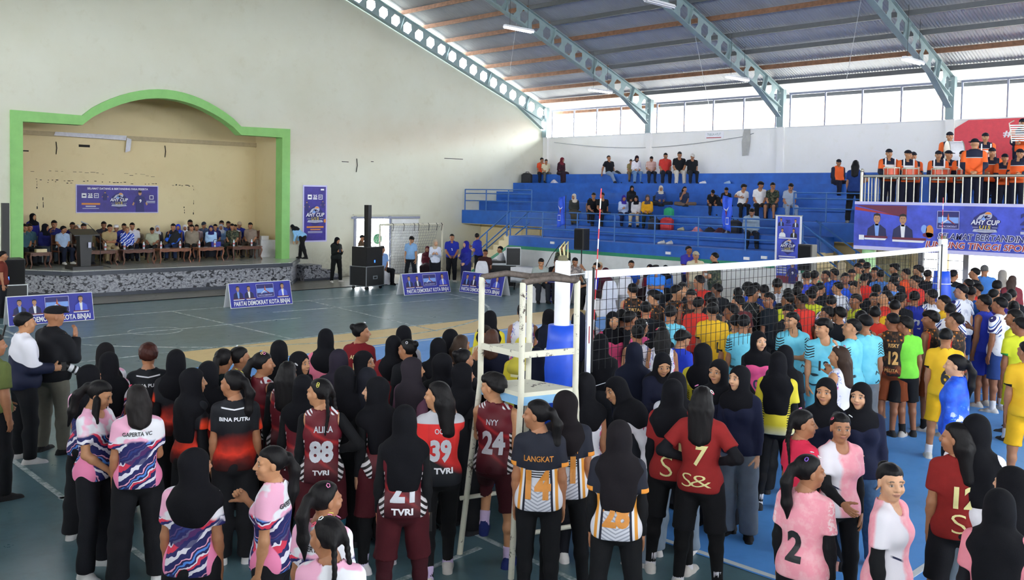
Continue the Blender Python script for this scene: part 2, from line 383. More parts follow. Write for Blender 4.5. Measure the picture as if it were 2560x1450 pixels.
# ---------------------------------------------------------------- roof
def roof_mat():
    m=newmat('corrugated_zinc'); t=NT(m); v,x,y,z=t.xyz(); n=t.noise(v,1.1,4,.6)
    seam=t.math('PINGPONG',y,.38); s2=t.step(seam,.012,.0)
    c=t.mix(t.step(n,.35,.7),lin('#b0b3ba'),lin('#bec1c8')); c=t.mix(t.math('MULTIPLY',s2,.5),c,lin('#55585c'))
    t.out(c,.45,.2); return m
M_zinc=roof_mat()
def roof(sgn,name):
    per,ns=.095,4; ny=int((29.6-YB)/per*ns); ys=np.linspace(YB-.5,29.1,ny); a=.013*np.sin(2*PI*ys/per)
    xs=np.array([12.7,16,19.5,23,26.5,30.0,31.5]); 
    zt_=np.array([zt(x) for x in np.minimum(xs,60)])+.20
    V=np.zeros((len(xs),ny,3)); V[:,:,0]=(RIDGE+sgn*(xs-RIDGE))[:,None]; V[:,:,1]=ys; V[:,:,2]=zt_[:,None]+a
    k=np.arange(len(xs)*ny).reshape(len(xs),ny); F=np.stack([k[:-1,:-1],k[1:,:-1],k[1:,1:],k[:-1,1:]],-1).reshape(-1,4)
    me=D.meshes.new(name); me.from_pydata(V.reshape(-1,3).tolist(),[],F.tolist()); me.materials.append(M_zinc); me.polygons.foreach_set('use_smooth',[True]*len(me.polygons))
    o=D.objects.new(name,me); link(o); o['kind']='structure'
roof(1,'roof_sheet_far'); roof(-1,'roof_sheet_near')
def rafter_half(mb,sg):
    """castellated rafter: web with hexagonal openings, flanges, stiffeners, haunch at the eaves (x measured from the ridge)"""
    sl=math.atan(.3587); c,s_=math.cos(sl),math.sin(sl); x0,z0=RIDGE,(zb(RIDGE)+zt(RIDGE))/2
    def P(q,t,y): return (RIDGE+sg*(q*c+t*s_),y,z0-q*s_+t*c)
    H=.3; L=(29.9-RIDGE)/c; n=int(L/.605); d=L/n
    for i in range(n):
        q0=i*d; cx=q0+d/2; a,b,h=.205,.12,.2
        mb.add([P(q,t,.0) for q,t in ((q0,0),(cx-a,0),(cx-b,h),(cx+b,h),(cx+a,0),(q0+d,0),(q0+d,H),(q0,H))],[tuple(range(8))],M_steel)
        mb.add([P(q,t,.0) for q,t in ((q0,0),(cx-a,0),(cx-b,-h),(cx+b,-h),(cx+a,0),(q0+d,0),(q0+d,-H),(q0,-H))],[tuple(range(7,-1,-1))],M_steel)
        if i%4==0: mb.add([P(q0-.01,-H,-.09),P(q0+.01,-H,-.09),P(q0+.01,H,-.09),P(q0-.01,H,-.09),P(q0-.01,-H,.09),P(q0+.01,-H,.09),P(q0+.01,H,.09),P(q0-.01,H,.09)],[(0,1,2,3),(7,6,5,4),(0,4,5,1),(2,6,7,3),(1,5,6,2),(0,3,7,4)],M_steel)
    for t0,t1 in ((-H-.02,-H),(H,H+.02)):
        mb.add([P(0,t0,-.1),P(L,t0,-.1),P(L,t0,.1),P(0,t0,.1),P(0,t1,-.1),P(L,t1,-.1),P(L,t1,.1),P(0,t1,.1)],[(0,1,2,3),(7,6,5,4),(0,4,5,1),(2,6,7,3),(1,5,6,2),(0,3,7,4)],M_steel)
    # haunch
    q=(28.28-RIDGE)/c; a=P(q,-H,0); e=P(L-.1,-H,0)
    mb.add([(a[0],.006,a[2]),(e[0],.006,e[2]),(RIDGE+sg*(29.75-RIDGE),.006,6.05)],[(0,1,2)],M_steel)
    f0=(a[0],0,a[2]); f1=(RIDGE+sg*(29.75-RIDGE),0,6.05)
    mb.add([(f0[0],-.1,f0[2]),(f1[0],-.1,f1[2]),(f1[0],.1,f1[2]),(f0[0],.1,f0[2]),(f0[0],-.1,f0[2]-.02),(f1[0],-.1,f1[2]-.02),(f1[0],.1,f1[2]-.02),(f0[0],.1,f0[2]-.02)],[(0,1,2,3),(7,6,5,4),(0,4,5,1),(2,6,7,3),(1,5,6,2),(0,3,7,4)],M_steel)
for k,y in enumerate(BAYS[:6]):
    for sg in (1,-1):
        mb=MB(); rafter_half(mb,sg); o=mb.build('roof_beam',loc=(0,y if k else 28.33,0)); o['kind']='structure'
        if sg<0 and k==0: me0=o.data
    for X in (29.88,XL-.12+.24):
        mb=MB(); mb.box((-.10,-.13,SILL),(.10,.13,7.0),M_steel); mb.box((-.03,-.13,0),(.14,.13,SILL),M_wallW)
        for z in (6.2,6.42,6.64,6.86): mb.box((-.16,-.03,z),(-.10,.03,z+.02),M_white)
        o=mb.build('column',loc=(X+.06,y,0)); o['kind']='structure'
# purlins
x=RIDGE+.4; k=0
while x<30.9:
    for sg in (1,-1):
        mb=MB(); X=RIDGE+sg*(x-RIDGE); z=zt(x)+.02
        m=M_rust if k%3==2 else M_purlin
        mb.box((X-.03,YB-.3,z),(X+.03,22.6,z+.15),m); mb.box((X-.03,22.6,z),(X+.03,28.9,z+.15),M_rust); o=mb.build('roof_purlin'); o['kind']='structure'
    x+=1.097; k+=1
# sag rods
mb=MB()
for x0,y0,x1,y1 in ((24.6,16.9,29.6,19.6),(22.3,22.5,25.8,26.4),(24,11.2,29,14)):
    mb=MB(); mb.tube([(x0,y0,zb(x0)+.1),(x1,y1,zb(x1)+.15)],.008,M_white,5); mb.build('roof_tie')['kind']='structure'
# ---------------------------------------------------------------- bleachers
mb=MB()
T=[(25.18,2.46),(26.13,2.85),(27.12,3.25),(28.11,3.63),(29.1,4.02)]
for k,(x0,z1) in enumerate(T):
    z0=1.92 if k==0 else T[k-1][1]-.54
    mb.box((x0,-8,z0),(XR-.16 if k==4 else T[k+1][0]+.05,YF-.01,z1),M_blue)
mb.box((25.2,-8,1.9),(XR-.16,YF-.01,1.925),M_wall2)
bl=empty('bleacher_upper',(0,0,0),0,'upper blue concrete bleacher of five tiers along the far side wall','bleacher')
mb.build('seating_tiers',bl)
bl2=empty('bleacher_lower',(0,0,0),0,'lower blue bleacher of two tiers with green banded white front wall','bleacher')
mb=MB(); y0,y1=12.35,23.55
mb.box((23.1,y0,1.31),(24.2,y1,1.65),M_blue); mb.box((24.15,y0,1.6),(25.2,22.85,2.05),M_blue); mb.box((24.15,y0,0),(25.18,22.85,1.6),M_wall2); mb.build('seating_tiers',bl2)
mb=MB(); mb.box((23.12,y0,0),(23.3,y1,1.2),M_white); mb.box((23.3,y1-.15,0),(25.18,y1,1.31),M_wall2); mb.box((23.3,y0,0),(25.18,y0+.15,1.31),M_wall2); mb.build('front_wall',bl2)
mb=MB(); mb.box((23.1,y0,1.2),(23.3,y1,1.31),M_greenband); mb.build('green_band',bl2)
def stair(sg,yt,label):
    o=empty('stair',(0,0,0),0,label,'stair')
    mb=MB()
    for k in range(9):
        z=1.65*(k+1)/9.; ya=yt+sg*(9-k)*.27
        mb.box((23.12,min(ya,ya-sg*.27),0),(24.15,max(ya,ya-sg*.27),z-.0),M_wall2)
    mb.build('steps',o)
    mb=MB(); L=9*.27
    P=[(yt,1.31),(yt+sg*L,-.0),(yt,0)]
    mb.prism(P,23.08,23.12,M_white,'x'); P=[(yt,1.31),(yt,1.2),(yt+sg*(L-.2),0.0),(yt+sg*L,0.0)]; mb.prism(P,23.07,23.115,M_greenband,'x'); mb.build('side_panel',o)
    for X in (23.12,24.12):
        mb=MB()
        for dz in (.88,.45): mb.tube([(X,yt-sg*.02,1.65+dz),(X,yt+sg*(L-.1),.1+dz)],.024,M_bluerail,8)
        for f in (.05,.5,.95): mb.tube([(X,yt+sg*f*(L-.1),1.65*(1-f)+.05),(X,yt+sg*f*(L-.1),1.65*(1-f)+.93)],.026,M_bluerail,8)
        mb.build('handrail',o)
    return o
stair(1,23.55,'blue railed concrete stair descending beside the stage wall'); stair(-1,12.35,'blue railed concrete stair descending beside the green column')
def rail(name,X,ya,yb,zs,z0,step,label):
    o=empty(name,(0,0,0),0,label,'railing')
    mb=MB()
    for z in zs: mb.tube([(X,ya,z),(X,yb,z)],.02,M_bluerail,8)
    mb.build('rail',o); n=max(1,round(abs(yb-ya)/step))
    for k in range(n+1):
        y=ya+(yb-ya)*k/n; mb=MB(); mb.tube([(X,y,z0),(X,y,zs[0]+.01)],.024,M_bluerail,8); mb.build('post',o)
    return o
rail('guard_railing',23.14,12.4,23.52,(2.54,2.3,1.95),1.64,1.5,'long blue guard railing along the front of lower bleacher')
rail('guard_railing',25.22,24.5,28.3,(3.3,3.14,2.85),2.45,1.27,'blue guard railing on upper bleacher beside the stage wall')
rail('guard_railing',25.22,10.6,13.65,(3.31,3.14,2.85),2.45,.9,'blue guard railing on upper bleacher beside the green column')
# wall and doors under the upper tier
mb=MB(); mb.sheet([[(-8,0),(YF-.01,0),(YF-.01,1.9),(-8,1.9)],[(.5,.02),(10.33,.02),(10.33,1.88),(.5,1.88)]],lambda u,v,d:(26.25+d,u,v),M_wall2,.12); struct(mb,'wall_under_tier')
M_door=mat('faded_door','#cfc3a0',.6)
mb=MB(); mb.box((26.2,25.0,.02),(26.24,25.95,1.78),M_door); mb.box((26.17,24.95,.02),(26.25,25.0,1.84),M_wall2); mb.box((26.17,25.95,.02),(26.25,26.0,1.84),M_wall2); struct(mb,'door_1')
# grilled windows and entrance posts under the balcony
M_grille=mat('grille_wire','#6f6c5c',.5,.5)
mb=MB()
for k in range(9): mb.box((26.18,10.55+k*.16,.5),(26.2,10.56+k*.16,1.85),M_grille)
for k in range(9): mb.box((26.18,10.55,.5+k*.16),(26.2,11.95,.51+k*.16),M_grille)
mb.box((26.2,10.6,.45),(26.24,11.9,1.86),mat('dusty_glass','#b9b48f',.3)); struct(mb,'window_3')
mb=MB()
for y in (10.3,9.1,4.6): mb.box((26.22,y-.07,0),(26.36,y+.07,1.9),M_frame)
for z in (.5,.75,1.0,1.25,1.5,1.75): mb.box((26.27,9.1,z),(26.3,10.3,z+.02),M_frame)
struct(mb,'door_2')
# ---------------------------------------------------------------- balcony of the band
BX=22.4
mb=MB(); mb.box((BX,-6,2.62),(25.25,10.35,2.8),M_wall); mb.box((BX-.02,-6,2.6),(BX+.1,10.37,2.82),M_white); struct(mb,'floor_balcony')
M_palegreen=mat('pale_green_paint','#a8d99a',.5)
for y in (10.15,4.4,-1.4):
    mb=MB(); mb.lathe([(.165,0),(.165,1.95)],M_palegreen,18); mb.box((-.2,-.2,1.95),(.2,.2,2.5),M_wall); mb.box((-.23,-.23,2.5),(.23,.23,2.62),M_wall); o=mb.build('column',loc=(BX+.2,y,0)); o['kind']='structure'
br=empty('balcony_railing',(BX,0,2.8),0,'stainless steel balustrade of the balcony in front of the band','railing')
mb=MB(); mb.tube([(0,10.3,.92),(0,-6,.92)],.032,M_chrome,10); mb.tube([(0,10.3,.92),(2.7,10.3,.92)],.032,M_chrome,10); mb.tube([(0,10.3,.1),(0,-6,.1)],.02,M_chrome,8); mb.tube([(0,10.3,.1),(2.7,10.3,.1)],.02,M_chrome,8); mb.build('handrail',br)
mb=MB(); mb.tube([(0,10.3,0),(0,10.3,1.02)],.04,M_chrome,10); mb.ball((0,10.3,1.06),.05,M_chrome,12,8); mb.build('newel_post',br)
mbal=MB(); mbal.tube([(0,0,.1),(0,0,.92)],.016,M_chrome,6); me=mbal.mesh('baluster')
k=0; y=10.12
while y>1.5:
    o=D.objects.new('baluster',me); link(o,br); o.location=(0,y,0); y-=.185
for k in range(13): o=D.objects.new('baluster',me); link(o,br); o.location=(.2+k*.19,10.3,0)
# red banner on the side wall behind the band
def plane_x(X,y1,z0):
    """board facing the hall (-x): u runs to the viewer's right (toward -y), v up"""
    return lambda u,v,d:(X-d,y1-u,z0+v)
def plane_y(Y,x0,z0): return lambda u,v,d:(x0+u,Y-d,z0+v)
# ---------------------------------------------------------------- printed boards and banners
M_print=mat('banner_blue','#2a2f9c',.5,var=.1,scale=3); M_purple=mat('banner_purple','#33258c',.45,var=.22,scale=2.5); M_royal=mat('banner_royal','#3f4fc4',.5,var=.25,scale=2)
def flat(n,c): return mat('print_'+n,c,.55,var=.02)
P_w=flat('white','#f0f0f4'); P_navy=flat('navy','#1b2050'); P_skin=flat('skin','#b98a68'); P_hair=flat('black','#17161a'); P_lb=flat('light_blue','#7fa5e8'); P_red=flat('red','#a83030')
P_or=flat('orange','#d98a3a'); P_ye=flat('yellow','#d8c23c'); P_sil=flat('silver','#b9bcd0'); P_mid=flat('mid_blue','#4a5ad0'); P_dk=flat('deep_blue','#23246a'); P_mag=flat('maroon','#6a2038'); P_lil=flat('lilac','#c9c6ee')
def portrait(A,u,v,h,suit=P_navy,shirt=P_lb,tie=True,jacket=None):
    """printed head-and-shoulders figure of height h, bottom centre at (u,v)"""
    w=h*.62
    A.poly([(u-w*.62,v),(u-w*.55,v+h*.34),(u-w*.2,v+h*.5),(u+w*.2,v+h*.5),(u+w*.55,v+h*.34),(u+w*.62,v)],suit).lay()
    A.poly([(u-w*.06,v),(u-w*.15,v+h*.52),(u+w*.15,v+h*.52),(u+w*.1,v)],shirt); A.rect(u-w*.1,v+h*.46,u+w*.1,v+h*.6,P_skin).lay()
    A.oval(u,v+h*.74,h*.135,h*.185,P_hair).lay(); A.oval(u,v+h*.71,h*.125,h*.165,P_skin).lay()
    A.poly([(u-h*.13,v+h*.76),(u-h*.12,v+h*.88),(u,v+h*.93),(u+h*.12,v+h*.88),(u+h*.13,v+h*.76),(u+h*.08,v+h*.83),(u-h*.08,v+h*.83)],P_hair)
    A.rect(u-h*.07,v+h*.735,u-h*.025,v+h*.75,P_hair); A.rect(u+h*.025,v+h*.735,u+h*.07,v+h*.75,P_hair); A.rect(u-h*.04,v+h*.61,u+h*.04,v+h*.625,P_mag)
    A.done('portrait')
def party_emblem(A,u0,v0,u1,v1):
    """framed blue flag with a three-pointed red and white star and its line of lettering"""
    w,h=u1-u0,v1-v0
    A.rect(u0,v0,u1,v1,P_dk).lay(); A.frame(u0,v0,u1,v1,h*.025,P_lil); A.rect(u0+h*.05,v0+h*.33,u1-h*.05,v0+h*.66,P_lb).lay()
    cx,cy=(u0+u1)/2,v0+h*.5
    A.poly([(cx-h*.07,cy+h*.02),(cx,v1-h*.1),(cx,cy)],P_red); A.poly([(cx+h*.07,cy+h*.02),(cx,v1-h*.1),(cx,cy)],P_or)
    A.poly([(cx-h*.4,v0+h*.28),(cx-h*.06,cy+h*.03),(cx,cy)],P_w); A.poly([(cx-h*.28,v0+h*.27),(cx-h*.4,v0+h*.28),(cx,cy)],P_sil)
    A.poly([(cx+h*.4,v0+h*.28),(cx+h*.06,cy+h*.03),(cx,cy)],P_red); A.poly([(cx+h*.28,v0+h*.27),(cx+h*.4,v0+h*.28),(cx,cy)],P_mag)
    A.text('PARTAI DEMOKRAT',cx,v0+h*.14,h*.15,P_lil,.01,width=w*.8); A.done('emblem')
def cup_emblem(A,u,v,s):
    """tournament shield: volleyball over wings, title, ribbon"""
    A.poly([(u-s*.42,v+s*.25),(u-s*.2,v+s*.42),(u,v+s*.5),(u+s*.2,v+s*.42),(u+s*.42,v+s*.25),(u+s*.48,v-s*.05),(u+s*.4,v-s*.25),(u,v-s*.5),(u-s*.4,v-s*.25),(u-s*.48,v-s*.05)],P_dk).lay()
    A.poly([(u-s*.34,v+s*.16),(u-s*.2,v+s*.34),(u-s*.02,v+s*.42),(u-s*.16,v+s*.2)],P_sil); A.poly([(u-s*.2,v+s*.14),(u-s*.05,v+s*.3),(u+s*.1,v+s*.36),(u,v+s*.16)],P_lb)
    A.oval(u+s*.1,v+s*.34,s*.15,s*.15,P_sil).lay(); A.oval(u+s*.1,v+s*.34,s*.135,s*.135,P_or,12,20,160); A.oval(u+s*.1,v+s*.33,s*.1,s*.1,P_dk,12,200,330); A.done('emblem_shield')
    A.text('AHY CUP',u+s*.004,v+s*.055,s*.27,P_dk,.035,.22,width=s*1.12).lay(); A.text('AHY CUP',u,v+s*.06,s*.26,P_w,.02,.22,width=s*1.06)
    A.text('U15',u,v-s*.13,s*.2,P_ye,.02,.15,width=s*.42); A.rect(u-s*.46,v-s*.14,u-s*.26,v-s*.12,P_sil); A.rect(u+s*.26,v-s*.14,u+s*.46,v-s*.12,P_sil)
    A.poly([(u-s*.46,v-s*.3),(u-s*.4,v-s*.2),(u+s*.4,v-s*.2),(u+s*.46,v-s*.3),(u,v-s*.33)],P_sil).lay(); A.text('TURNAMEN BOLA VOLI',u,v-s*.255,s*.075,P_dk,0,width=s*.66); A.done('lettering')
def blocks(A,u,v,s):
    """white app-like square, 25-year mark and outlined square printed along the top"""
    A.rect(u-s*1.8,v-s*.5,u-s*.8,v+s*.5,P_w).lay(); A.rect(u-s*1.6,v-s*.15,u-s*1.0,v+s*.15,P_dk)
    A.text('25',u,v+s*.15,s*.8,P_w,.03,width=s*.95); A.rect(u-s*.5,v-s*.5,u+s*.5,v-s*.3,P_w); A.rect(u-s*.5,v-s*.25,u+s*.5,v-s*.19,P_w)
    A.frame(u+s*.8,v-s*.5,u+s*1.8,v+s*.5,s*.13,P_w); A.text('AHY',u+s*1.3,v,s*.45,P_w,.02,width=s*.6); A.done('emblem_row')
def caption(A,u0,v0,u1,h):
    A.rect(u0,v0+h*.5,u1,v0+h,P_mag); A.poly([(u0,v0),(u1-h*.6,v0),(u1-h*.2,v0+h*.45),(u0,v0+h*.45)],P_w); A.done('caption_strip')
def player(A,u,v,h,num='9'):
    A.poly([(u-h*.2,v),(u-h*.17,v+h*.52),(u-h*.3,v+h*.3),(u-h*.36,v+h*.33),(u-h*.2,v+h*.7),(u-h*.06,v+h*.76),(u+h*.06,v+h*.76),(u+h*.2,v+h*.7),(u+h*.36,v+h*.36),(u+h*.3,v+h*.3),(u+h*.17,v+h*.52),(u+h*.2,v)],P_dk).lay()
    A.poly([(u-h*.3,v+h*.3),(u-h*.36,v+h*.33),(u-h*.3,v+h*.46),(u-h*.25,v+h*.42)],P_skin); A.poly([(u+h*.3,v+h*.3),(u+h*.36,v+h*.36),(u+h*.3,v+h*.48),(u+h*.25,v+h*.42)],P_skin)
    A.oval(u,v+h*.86,h*.075,h*.1,P_skin); A.lay().oval(u,v+h*.93,h*.08,h*.05,P_hair); A.text(num,u+h*.02,v+h*.5,h*.2,P_w,.03); A.done('player_print')
# A-frame advertising boards
def aboard(name,loc,rz,label,w=1.84,h=.66):
    r=empty(name,loc,rz,label,'advertising board','advertising boards around the court'); t=.25
    def face(sg,nm):
        mb=MB(); n=Vector((0,-sg*math.cos(t),math.sin(t)))
        def pl(u,v,d): return (u*sg-w/2*sg,-sg*(.2-v*math.sin(t))-sg*d*math.cos(t),v*math.cos(t)+.012+d*math.sin(t))
        c=[pl(u,v,d) for d in (-.018,0) for u,v in ((0,0),(w,0),(w,h),(0,h))]
        mb.add(c,[(0,1,2,3),(7,6,5,4),(0,4,5,1),(1,5,6,2),(2,6,7,3),(3,7,4,0)],P_w); o=mb.build(nm,r)
        return o,pl
    o,pl=face(1,'front_panel'); face(-1,'back_panel')
    A=Art(o,pl); A.rect(.012,.012,w-.012,h-.012,M_print); A.done('print_ground')
    portrait(A,.25,.24,.37); portrait(A,.56,.24,.36,shirt=P_w); party_emblem(A,.78,.24,1.3,.6); portrait(A,1.56,.24,.38,suit=P_mid,shirt=P_w)
    for a,b in ((.09,.42),(.46,.74),(1.38,1.74)): caption(A,a,.2,b,.045)
    A.text('PARTAI DEMOKRAT KOTA BINJAI',w/2,.1,.16,P_w,.03,width=w*.9,cond=.8); A.done('lettering')
for (x,y,rz),lb in zip(((7.3,22.42,0),(12.6,22.42,0),(18.18,22.25,.0),(19.62,21.05,-PI/2+.05),(19.68,18.3,-PI/2+.03)),
    ('blue A-frame board behind the photographer and the man in flat cap','blue A-frame board standing alone before the patterned stage front','blue A-frame board before the black speaker tower and microphone woman','blue A-frame board in front of flight cases seen past the white seat','blue A-frame board partly hidden by the padded net post')):
    aboard('advertising_board',(x,y,0),rz,lb)
# stage banner
r=empty('stage_banner',(12.31,RB-.01,2.28),0,'wide purple tournament banner on the stage back wall','banner')
mb=MB(); mb.box((-1.36,-.012,0),(1.36,0,.93),P_lil); mb.build('cloth',r)
A=Art(r,lambda u,v,d:(u-1.36,-.012-d,v)); A.rect(.03,.03,2.69,.9,M_purple); A.done('print_ground')
A.text('SELAMAT DATANG & BERTANDING PARA PESERTA',1.36,.8,.09,P_w,.02,width=2.0); A.done('lettering')
blocks(A,.45,.57,.15); cup_emblem(A,1.38,.4,.56); player(A,2.08,.03,.74); player(A,.92,.42,.3,''); A.frame(2.4,.46,2.54,.6,.02,P_w); A.rect(2.3,.38,2.6,.41,P_sil); A.rect(2.3,.34,2.6,.36,P_sil); A.done('small_print')
A.rect(.17,.27,.76,.33,P_or); A.rect(.3,.2,.62,.24,P_sil); A.rect(.2,.14,.72,.16,P_sil); A.done('small_print')
# tall banner on the wall right of the arch
r=empty('tall_banner',(18.17,YF-.012,1.31),0,'tall purple tournament banner on the wall right of green arch','banner')
mb=MB(); mb.box((-.5,-.012,0),(.5,0,2.02),P_lil); mb.build('cloth',r)
A=Art(r,lambda u,v,d:(u-.5,-.012-d,v)); A.rect(.05,.05,.95,1.97,M_purple); A.done('print_ground')
blocks(A,.5,1.6,.17); player(A,.16,1.12,.34,''); player(A,.82,1.22,.26,''); cup_emblem(A,.5,.92,.72)
A.rect(.15,.5,.85,.56,P_or); A.rect(.3,.42,.72,.46,P_or); A.rect(.2,.36,.8,.38,P_sil); A.rect(.2,.32,.8,.34,P_sil); A.oval(.9,.75,.05,.07,P_or); A.rect(.72,1.84,.86,1.9,P_w); A.done('small_print')
# long banner on the balcony
r=empty('balcony_banner',(22.36,10.44,1.9),0,'long blue banner with white lettering hung below balcony railing','banner')
mb=MB(); mb.box((-.012,-7.6,0),(0,0,1.19),P_lil); mb.build('cloth',r)
A=Art(r,lambda u,v,d:(-.012-d,-u,v)); A.rect(0,.09,7.6,1.12,M_royal); A.done('print_ground')
A.poly([(.02,1.1),(1.3,.8),(1.3,1.1)],P_mag); A.poly([(.02,.98),(.02,1.06),(1.1,.86),(1.2,.84)],P_red); A.oval(1.85,.5,.09,.16,P_or); A.oval(1.72,.56,.07,.1,P_lb); A.oval(1.82,.42,.13,.06,P_mag); A.oval(4.42,.4,.1,.14,P_or); A.done('colour_splash')
portrait(A,.58,.3,.66); portrait(A,1.22,.3,.66,shirt=P_w); A.rect(.14,.24,.27,.36,P_w); A.done('caption_strip'); caption(A,.28,.25,.86,.1); caption(A,.98,.23,1.78,.11)
party_emblem(A,2.02,.58,2.52,1.0); cup_emblem(A,3.08,.72,.58); A.text('25',4.02,.84,.34,P_dk,.05,width=.42); A.rect(3.84,.62,4.2,.66,P_dk); A.rect(3.82,.52,4.24,.58,P_sil); A.done('emblem_mark')
for m,b,dd in ((P_w,.06,0),(P_dk,.02,1)):
    A.text('SELAMAT BERTANDING',3.05,.4,.2,m,b,.18,width=1.98+(.03 if b>.03 else 0),cond=.8); A.lay()
for m,b in ((P_w,.06),(P_red,.02)):
    A.text('JUNJUNG TINGGI SPORTIFITAS',3.22,.2,.2,m,b,.18,width=2.94+(.03 if b>.03 else 0),cond=.8); A.lay()
A.done('lettering')
# hung banner on the lower bleacher
r=empty('hanging_banner',(23.03,12.99,.8),0,'narrow upright tournament banner hung on the lower bleacher rail','banner')
mb=MB(); mb.box((-.012,-.78,0),(0,0,1.86),P_w); mb.tube([(-.01,.02,1.87),(-.01,-.8,1.87)],.012,M_chrome,8); mb.build('cloth',r)
A=Art(r,lambda u,v,d:(-.012-d,-u,v)); A.rect(.06,.02,.72,1.84,M_royal); A.done('print_ground')
for u,v,sh in ((.17,1.58,P_lb),(.6,1.56,P_w)): portrait(A,u,v,.24,shirt=sh)
for u,v in ((.22,1.28),(.56,1.28)): portrait(A,u,v,.26,suit=P_w if u<.4 else P_hair,shirt=P_w)
A.text('25',.39,1.7,.13,P_dk,.04); A.rect(.3,1.6,.48,1.62,P_dk); A.rect(.12,1.24,.66,1.265,P_w); A.rect(.08,.02,.72,.22,P_mag); A.done('small_print')
cup_emblem(A,.4,1.02,.42); A.rect(.14,.74,.64,.765,P_w); A.rect(.16,.68,.64,.705,P_w); A.rect(.1,.62,.68,.65,P_mag); A.rect(.12,.57,.66,.595,P_w)
for k in range(4): A.rect(.1,.5-k*.07,.38,.54-k*.07,P_sil)
A.done('small_print'); player(A,.56,.03,.56)
# red banner, paper sign, plastic sheet on the side wall
r=empty('red_banner',(29.985,10.92,3.98),0,'large red banner behind the orange drum band','banner')
mb=MB(); mb.sheet([[(.1,1.45),(.45,1.66),(6,1.66),(6,0),(0,0),(0,1.35)]],lambda u,v,d:(-.012+d,-u,v),mat('red_vinyl','#d8404e',.5,var=.06),.01); mb.build('cloth',r)
A=Art(r,lambda u,v,d:(-.014-d,-u,v)); A.text('#BELANEGARA',2.75,1.2,.26,P_w,.03,width=2.6); A.done('lettering')
r=empty('paper_sign',(29.985,19.97,5.36),0,'small white paper sign taped under the window strip','sign')
mb=MB(); mb.box((-.01,-.8,0),(0,0,.26),P_w); mb.build('sheet',r); A=Art(r,lambda u,v,d:(-.01-d,-u,v)); A.text('TRIBUN ATLIT',.38,.15,.13,mat('print_teal','#7c9a9a',.6),0,width=.6); A.rect(.05,.02,.7,.05,P_red); A.done('lettering')
mb=MB(); mb.add([(29.985,18.3,5.66),(29.985,18.05,5.66),(29.95,18.02,5.2),(29.97,18.1,4.7),(29.96,18.34,4.68),(29.94,18.36,5.2)],[(0,1,2,5),(5,2,3,4)],mat('grey_plastic_sheet','#a8a8a4',.5)); o=mb.build('plastic_sheet'); sm=o.modifiers.new('t','SOLIDIFY'); sm.thickness=.01
tag(o,'dirty grey plastic sheet hanging below the bright window strip','plastic sheet')
mb=MB(); mb.tube([(29.98,27.8,5.45)]+[(29.97,27.8-i*.5,5.45-.35*math.sin(PI*i/20)) for i in range(1,20)]+[(29.98,17.9,5.5)],.012,M_alu,5)
tag(mb.build('slack_cable'),'thin slack cable sagging along the side wall under the windows','cable')
# ---------------------------------------------------------------- hanging lamps
E_tube=emat('lit_fluorescent_tube','#e8e6ff',26)
for (x,y,z),on in (((20.6,20.7,8.3),1),((20.35,15.1,8.3),0),((26.4,22.2,7.0),1),((26.3,16.35,7.0),1),((26.0,10.6,7.0),1)):
    lb={0:'unlit white twin tube lamp near the top edge of the roof'}.get(on) or ('lit twin tube lamp hanging between the two rafters nearest the stage' if x<21 else 'lit tube lamp hung near the eaves beside the %s rafter'%('first' if y>20 else 'second' if y>14 else 'third'))
    r=empty('tube_lamp',(x,y,z),0,lb,'lamp','tube lamps under the roof')
    mb=MB(); mb.prism([(-.09,0),(.09,0),(.05,.07),(-.05,.07)],-.62,.62,P_w,'x'); mb.build('housing',r)
    for s in (-1,1):
        mb=MB(); mb.tube([(-.6,s*.055,-.025),(.6,s*.055,-.025)],.017,E_tube if on else P_w,8); mb.build('tube',r)
    for s in (-.4,.4):
        mb=MB(); mb.tube([(s,0,.06),(s,0,zb(x+s)+.62-z)],.006,M_dark,5); mb.build('hanger_rod',r)
# ---------------------------------------------------------------- volleyball net, posts
NX0,NX1,NY=6.62,16.2,5.92
def ntop(x): a=(x-6.85)/(15.9-6.85); return 2.37-.03*math.sin(PI*min(1,max(0,a)))
r=empty('volleyball_net',(0,0,0),0,'white banded volleyball net strung across the blue court','net')
M_cord=mat('black_net_cord','#17181b',.8); M_tape2=mat('white_net_tape','#e9ebf2',.6,var=.04)
mb=MB(); n=40
for i in range(n):
    xa=6.86+(15.95-6.86)*i/n; xb=6.86+(15.95-6.86)*(i+1)/n
    for y in (NY-.006,):
        a,b=ntop(xa),ntop(xb); mb.add([(xa,y,a-.075),(xb,y,b-.075),(xb,y,b),(xa,y,a),(xa,y+.012,a-.075),(xb,y+.012,b-.075),(xb,y+.012,b),(xa,y+.012,a)],[(0,1,2,3),(7,6,5,4),(3,2,6,7),(4,5,1,0)],M_tape2)
mb.build('top_band',r)
mb=MB(); w=.0022
k=0; x=6.9
while x<15.95:
    t=ntop(x); mb.box((x-w,NY-w,t-1.0),(x+w,NY+w,t-.07),M_cord); x+=.1
for j in range(1,10):
    for i in range(10):
        xa=6.9+.905*i; xb=xa+.905; a,b=ntop(xa)-.1*j,ntop(xb)-.1*j
        mb.add([(xa,NY-w,a-w),(xb,NY-w,b-w),(xb,NY-w,b+w),(xa,NY-w,a+w),(xa,NY+w,a-w),(xb,NY+w,b-w),(xb,NY+w,b+w),(xa,NY+w,a+w)],[(0,1,2,3),(7,6,5,4),(3,2,6,7),(4,5,1,0)],M_cord)
mb.build('cord_mesh',r)
for x in (6.93,15.86):
    mb=MB(); mb.box((x-.03,NY-.012,ntop(x)-1.16),(x+.03,NY+.012,ntop(x)),M_tape2); o=mb.build('side_band',r)
    A=Art(o,lambda u,v,d,x=x:(x-.03+u,NY-.013-d,1.5+v)); A.rect(.02,.15,.035,.32,P_red); A.done('small_print')
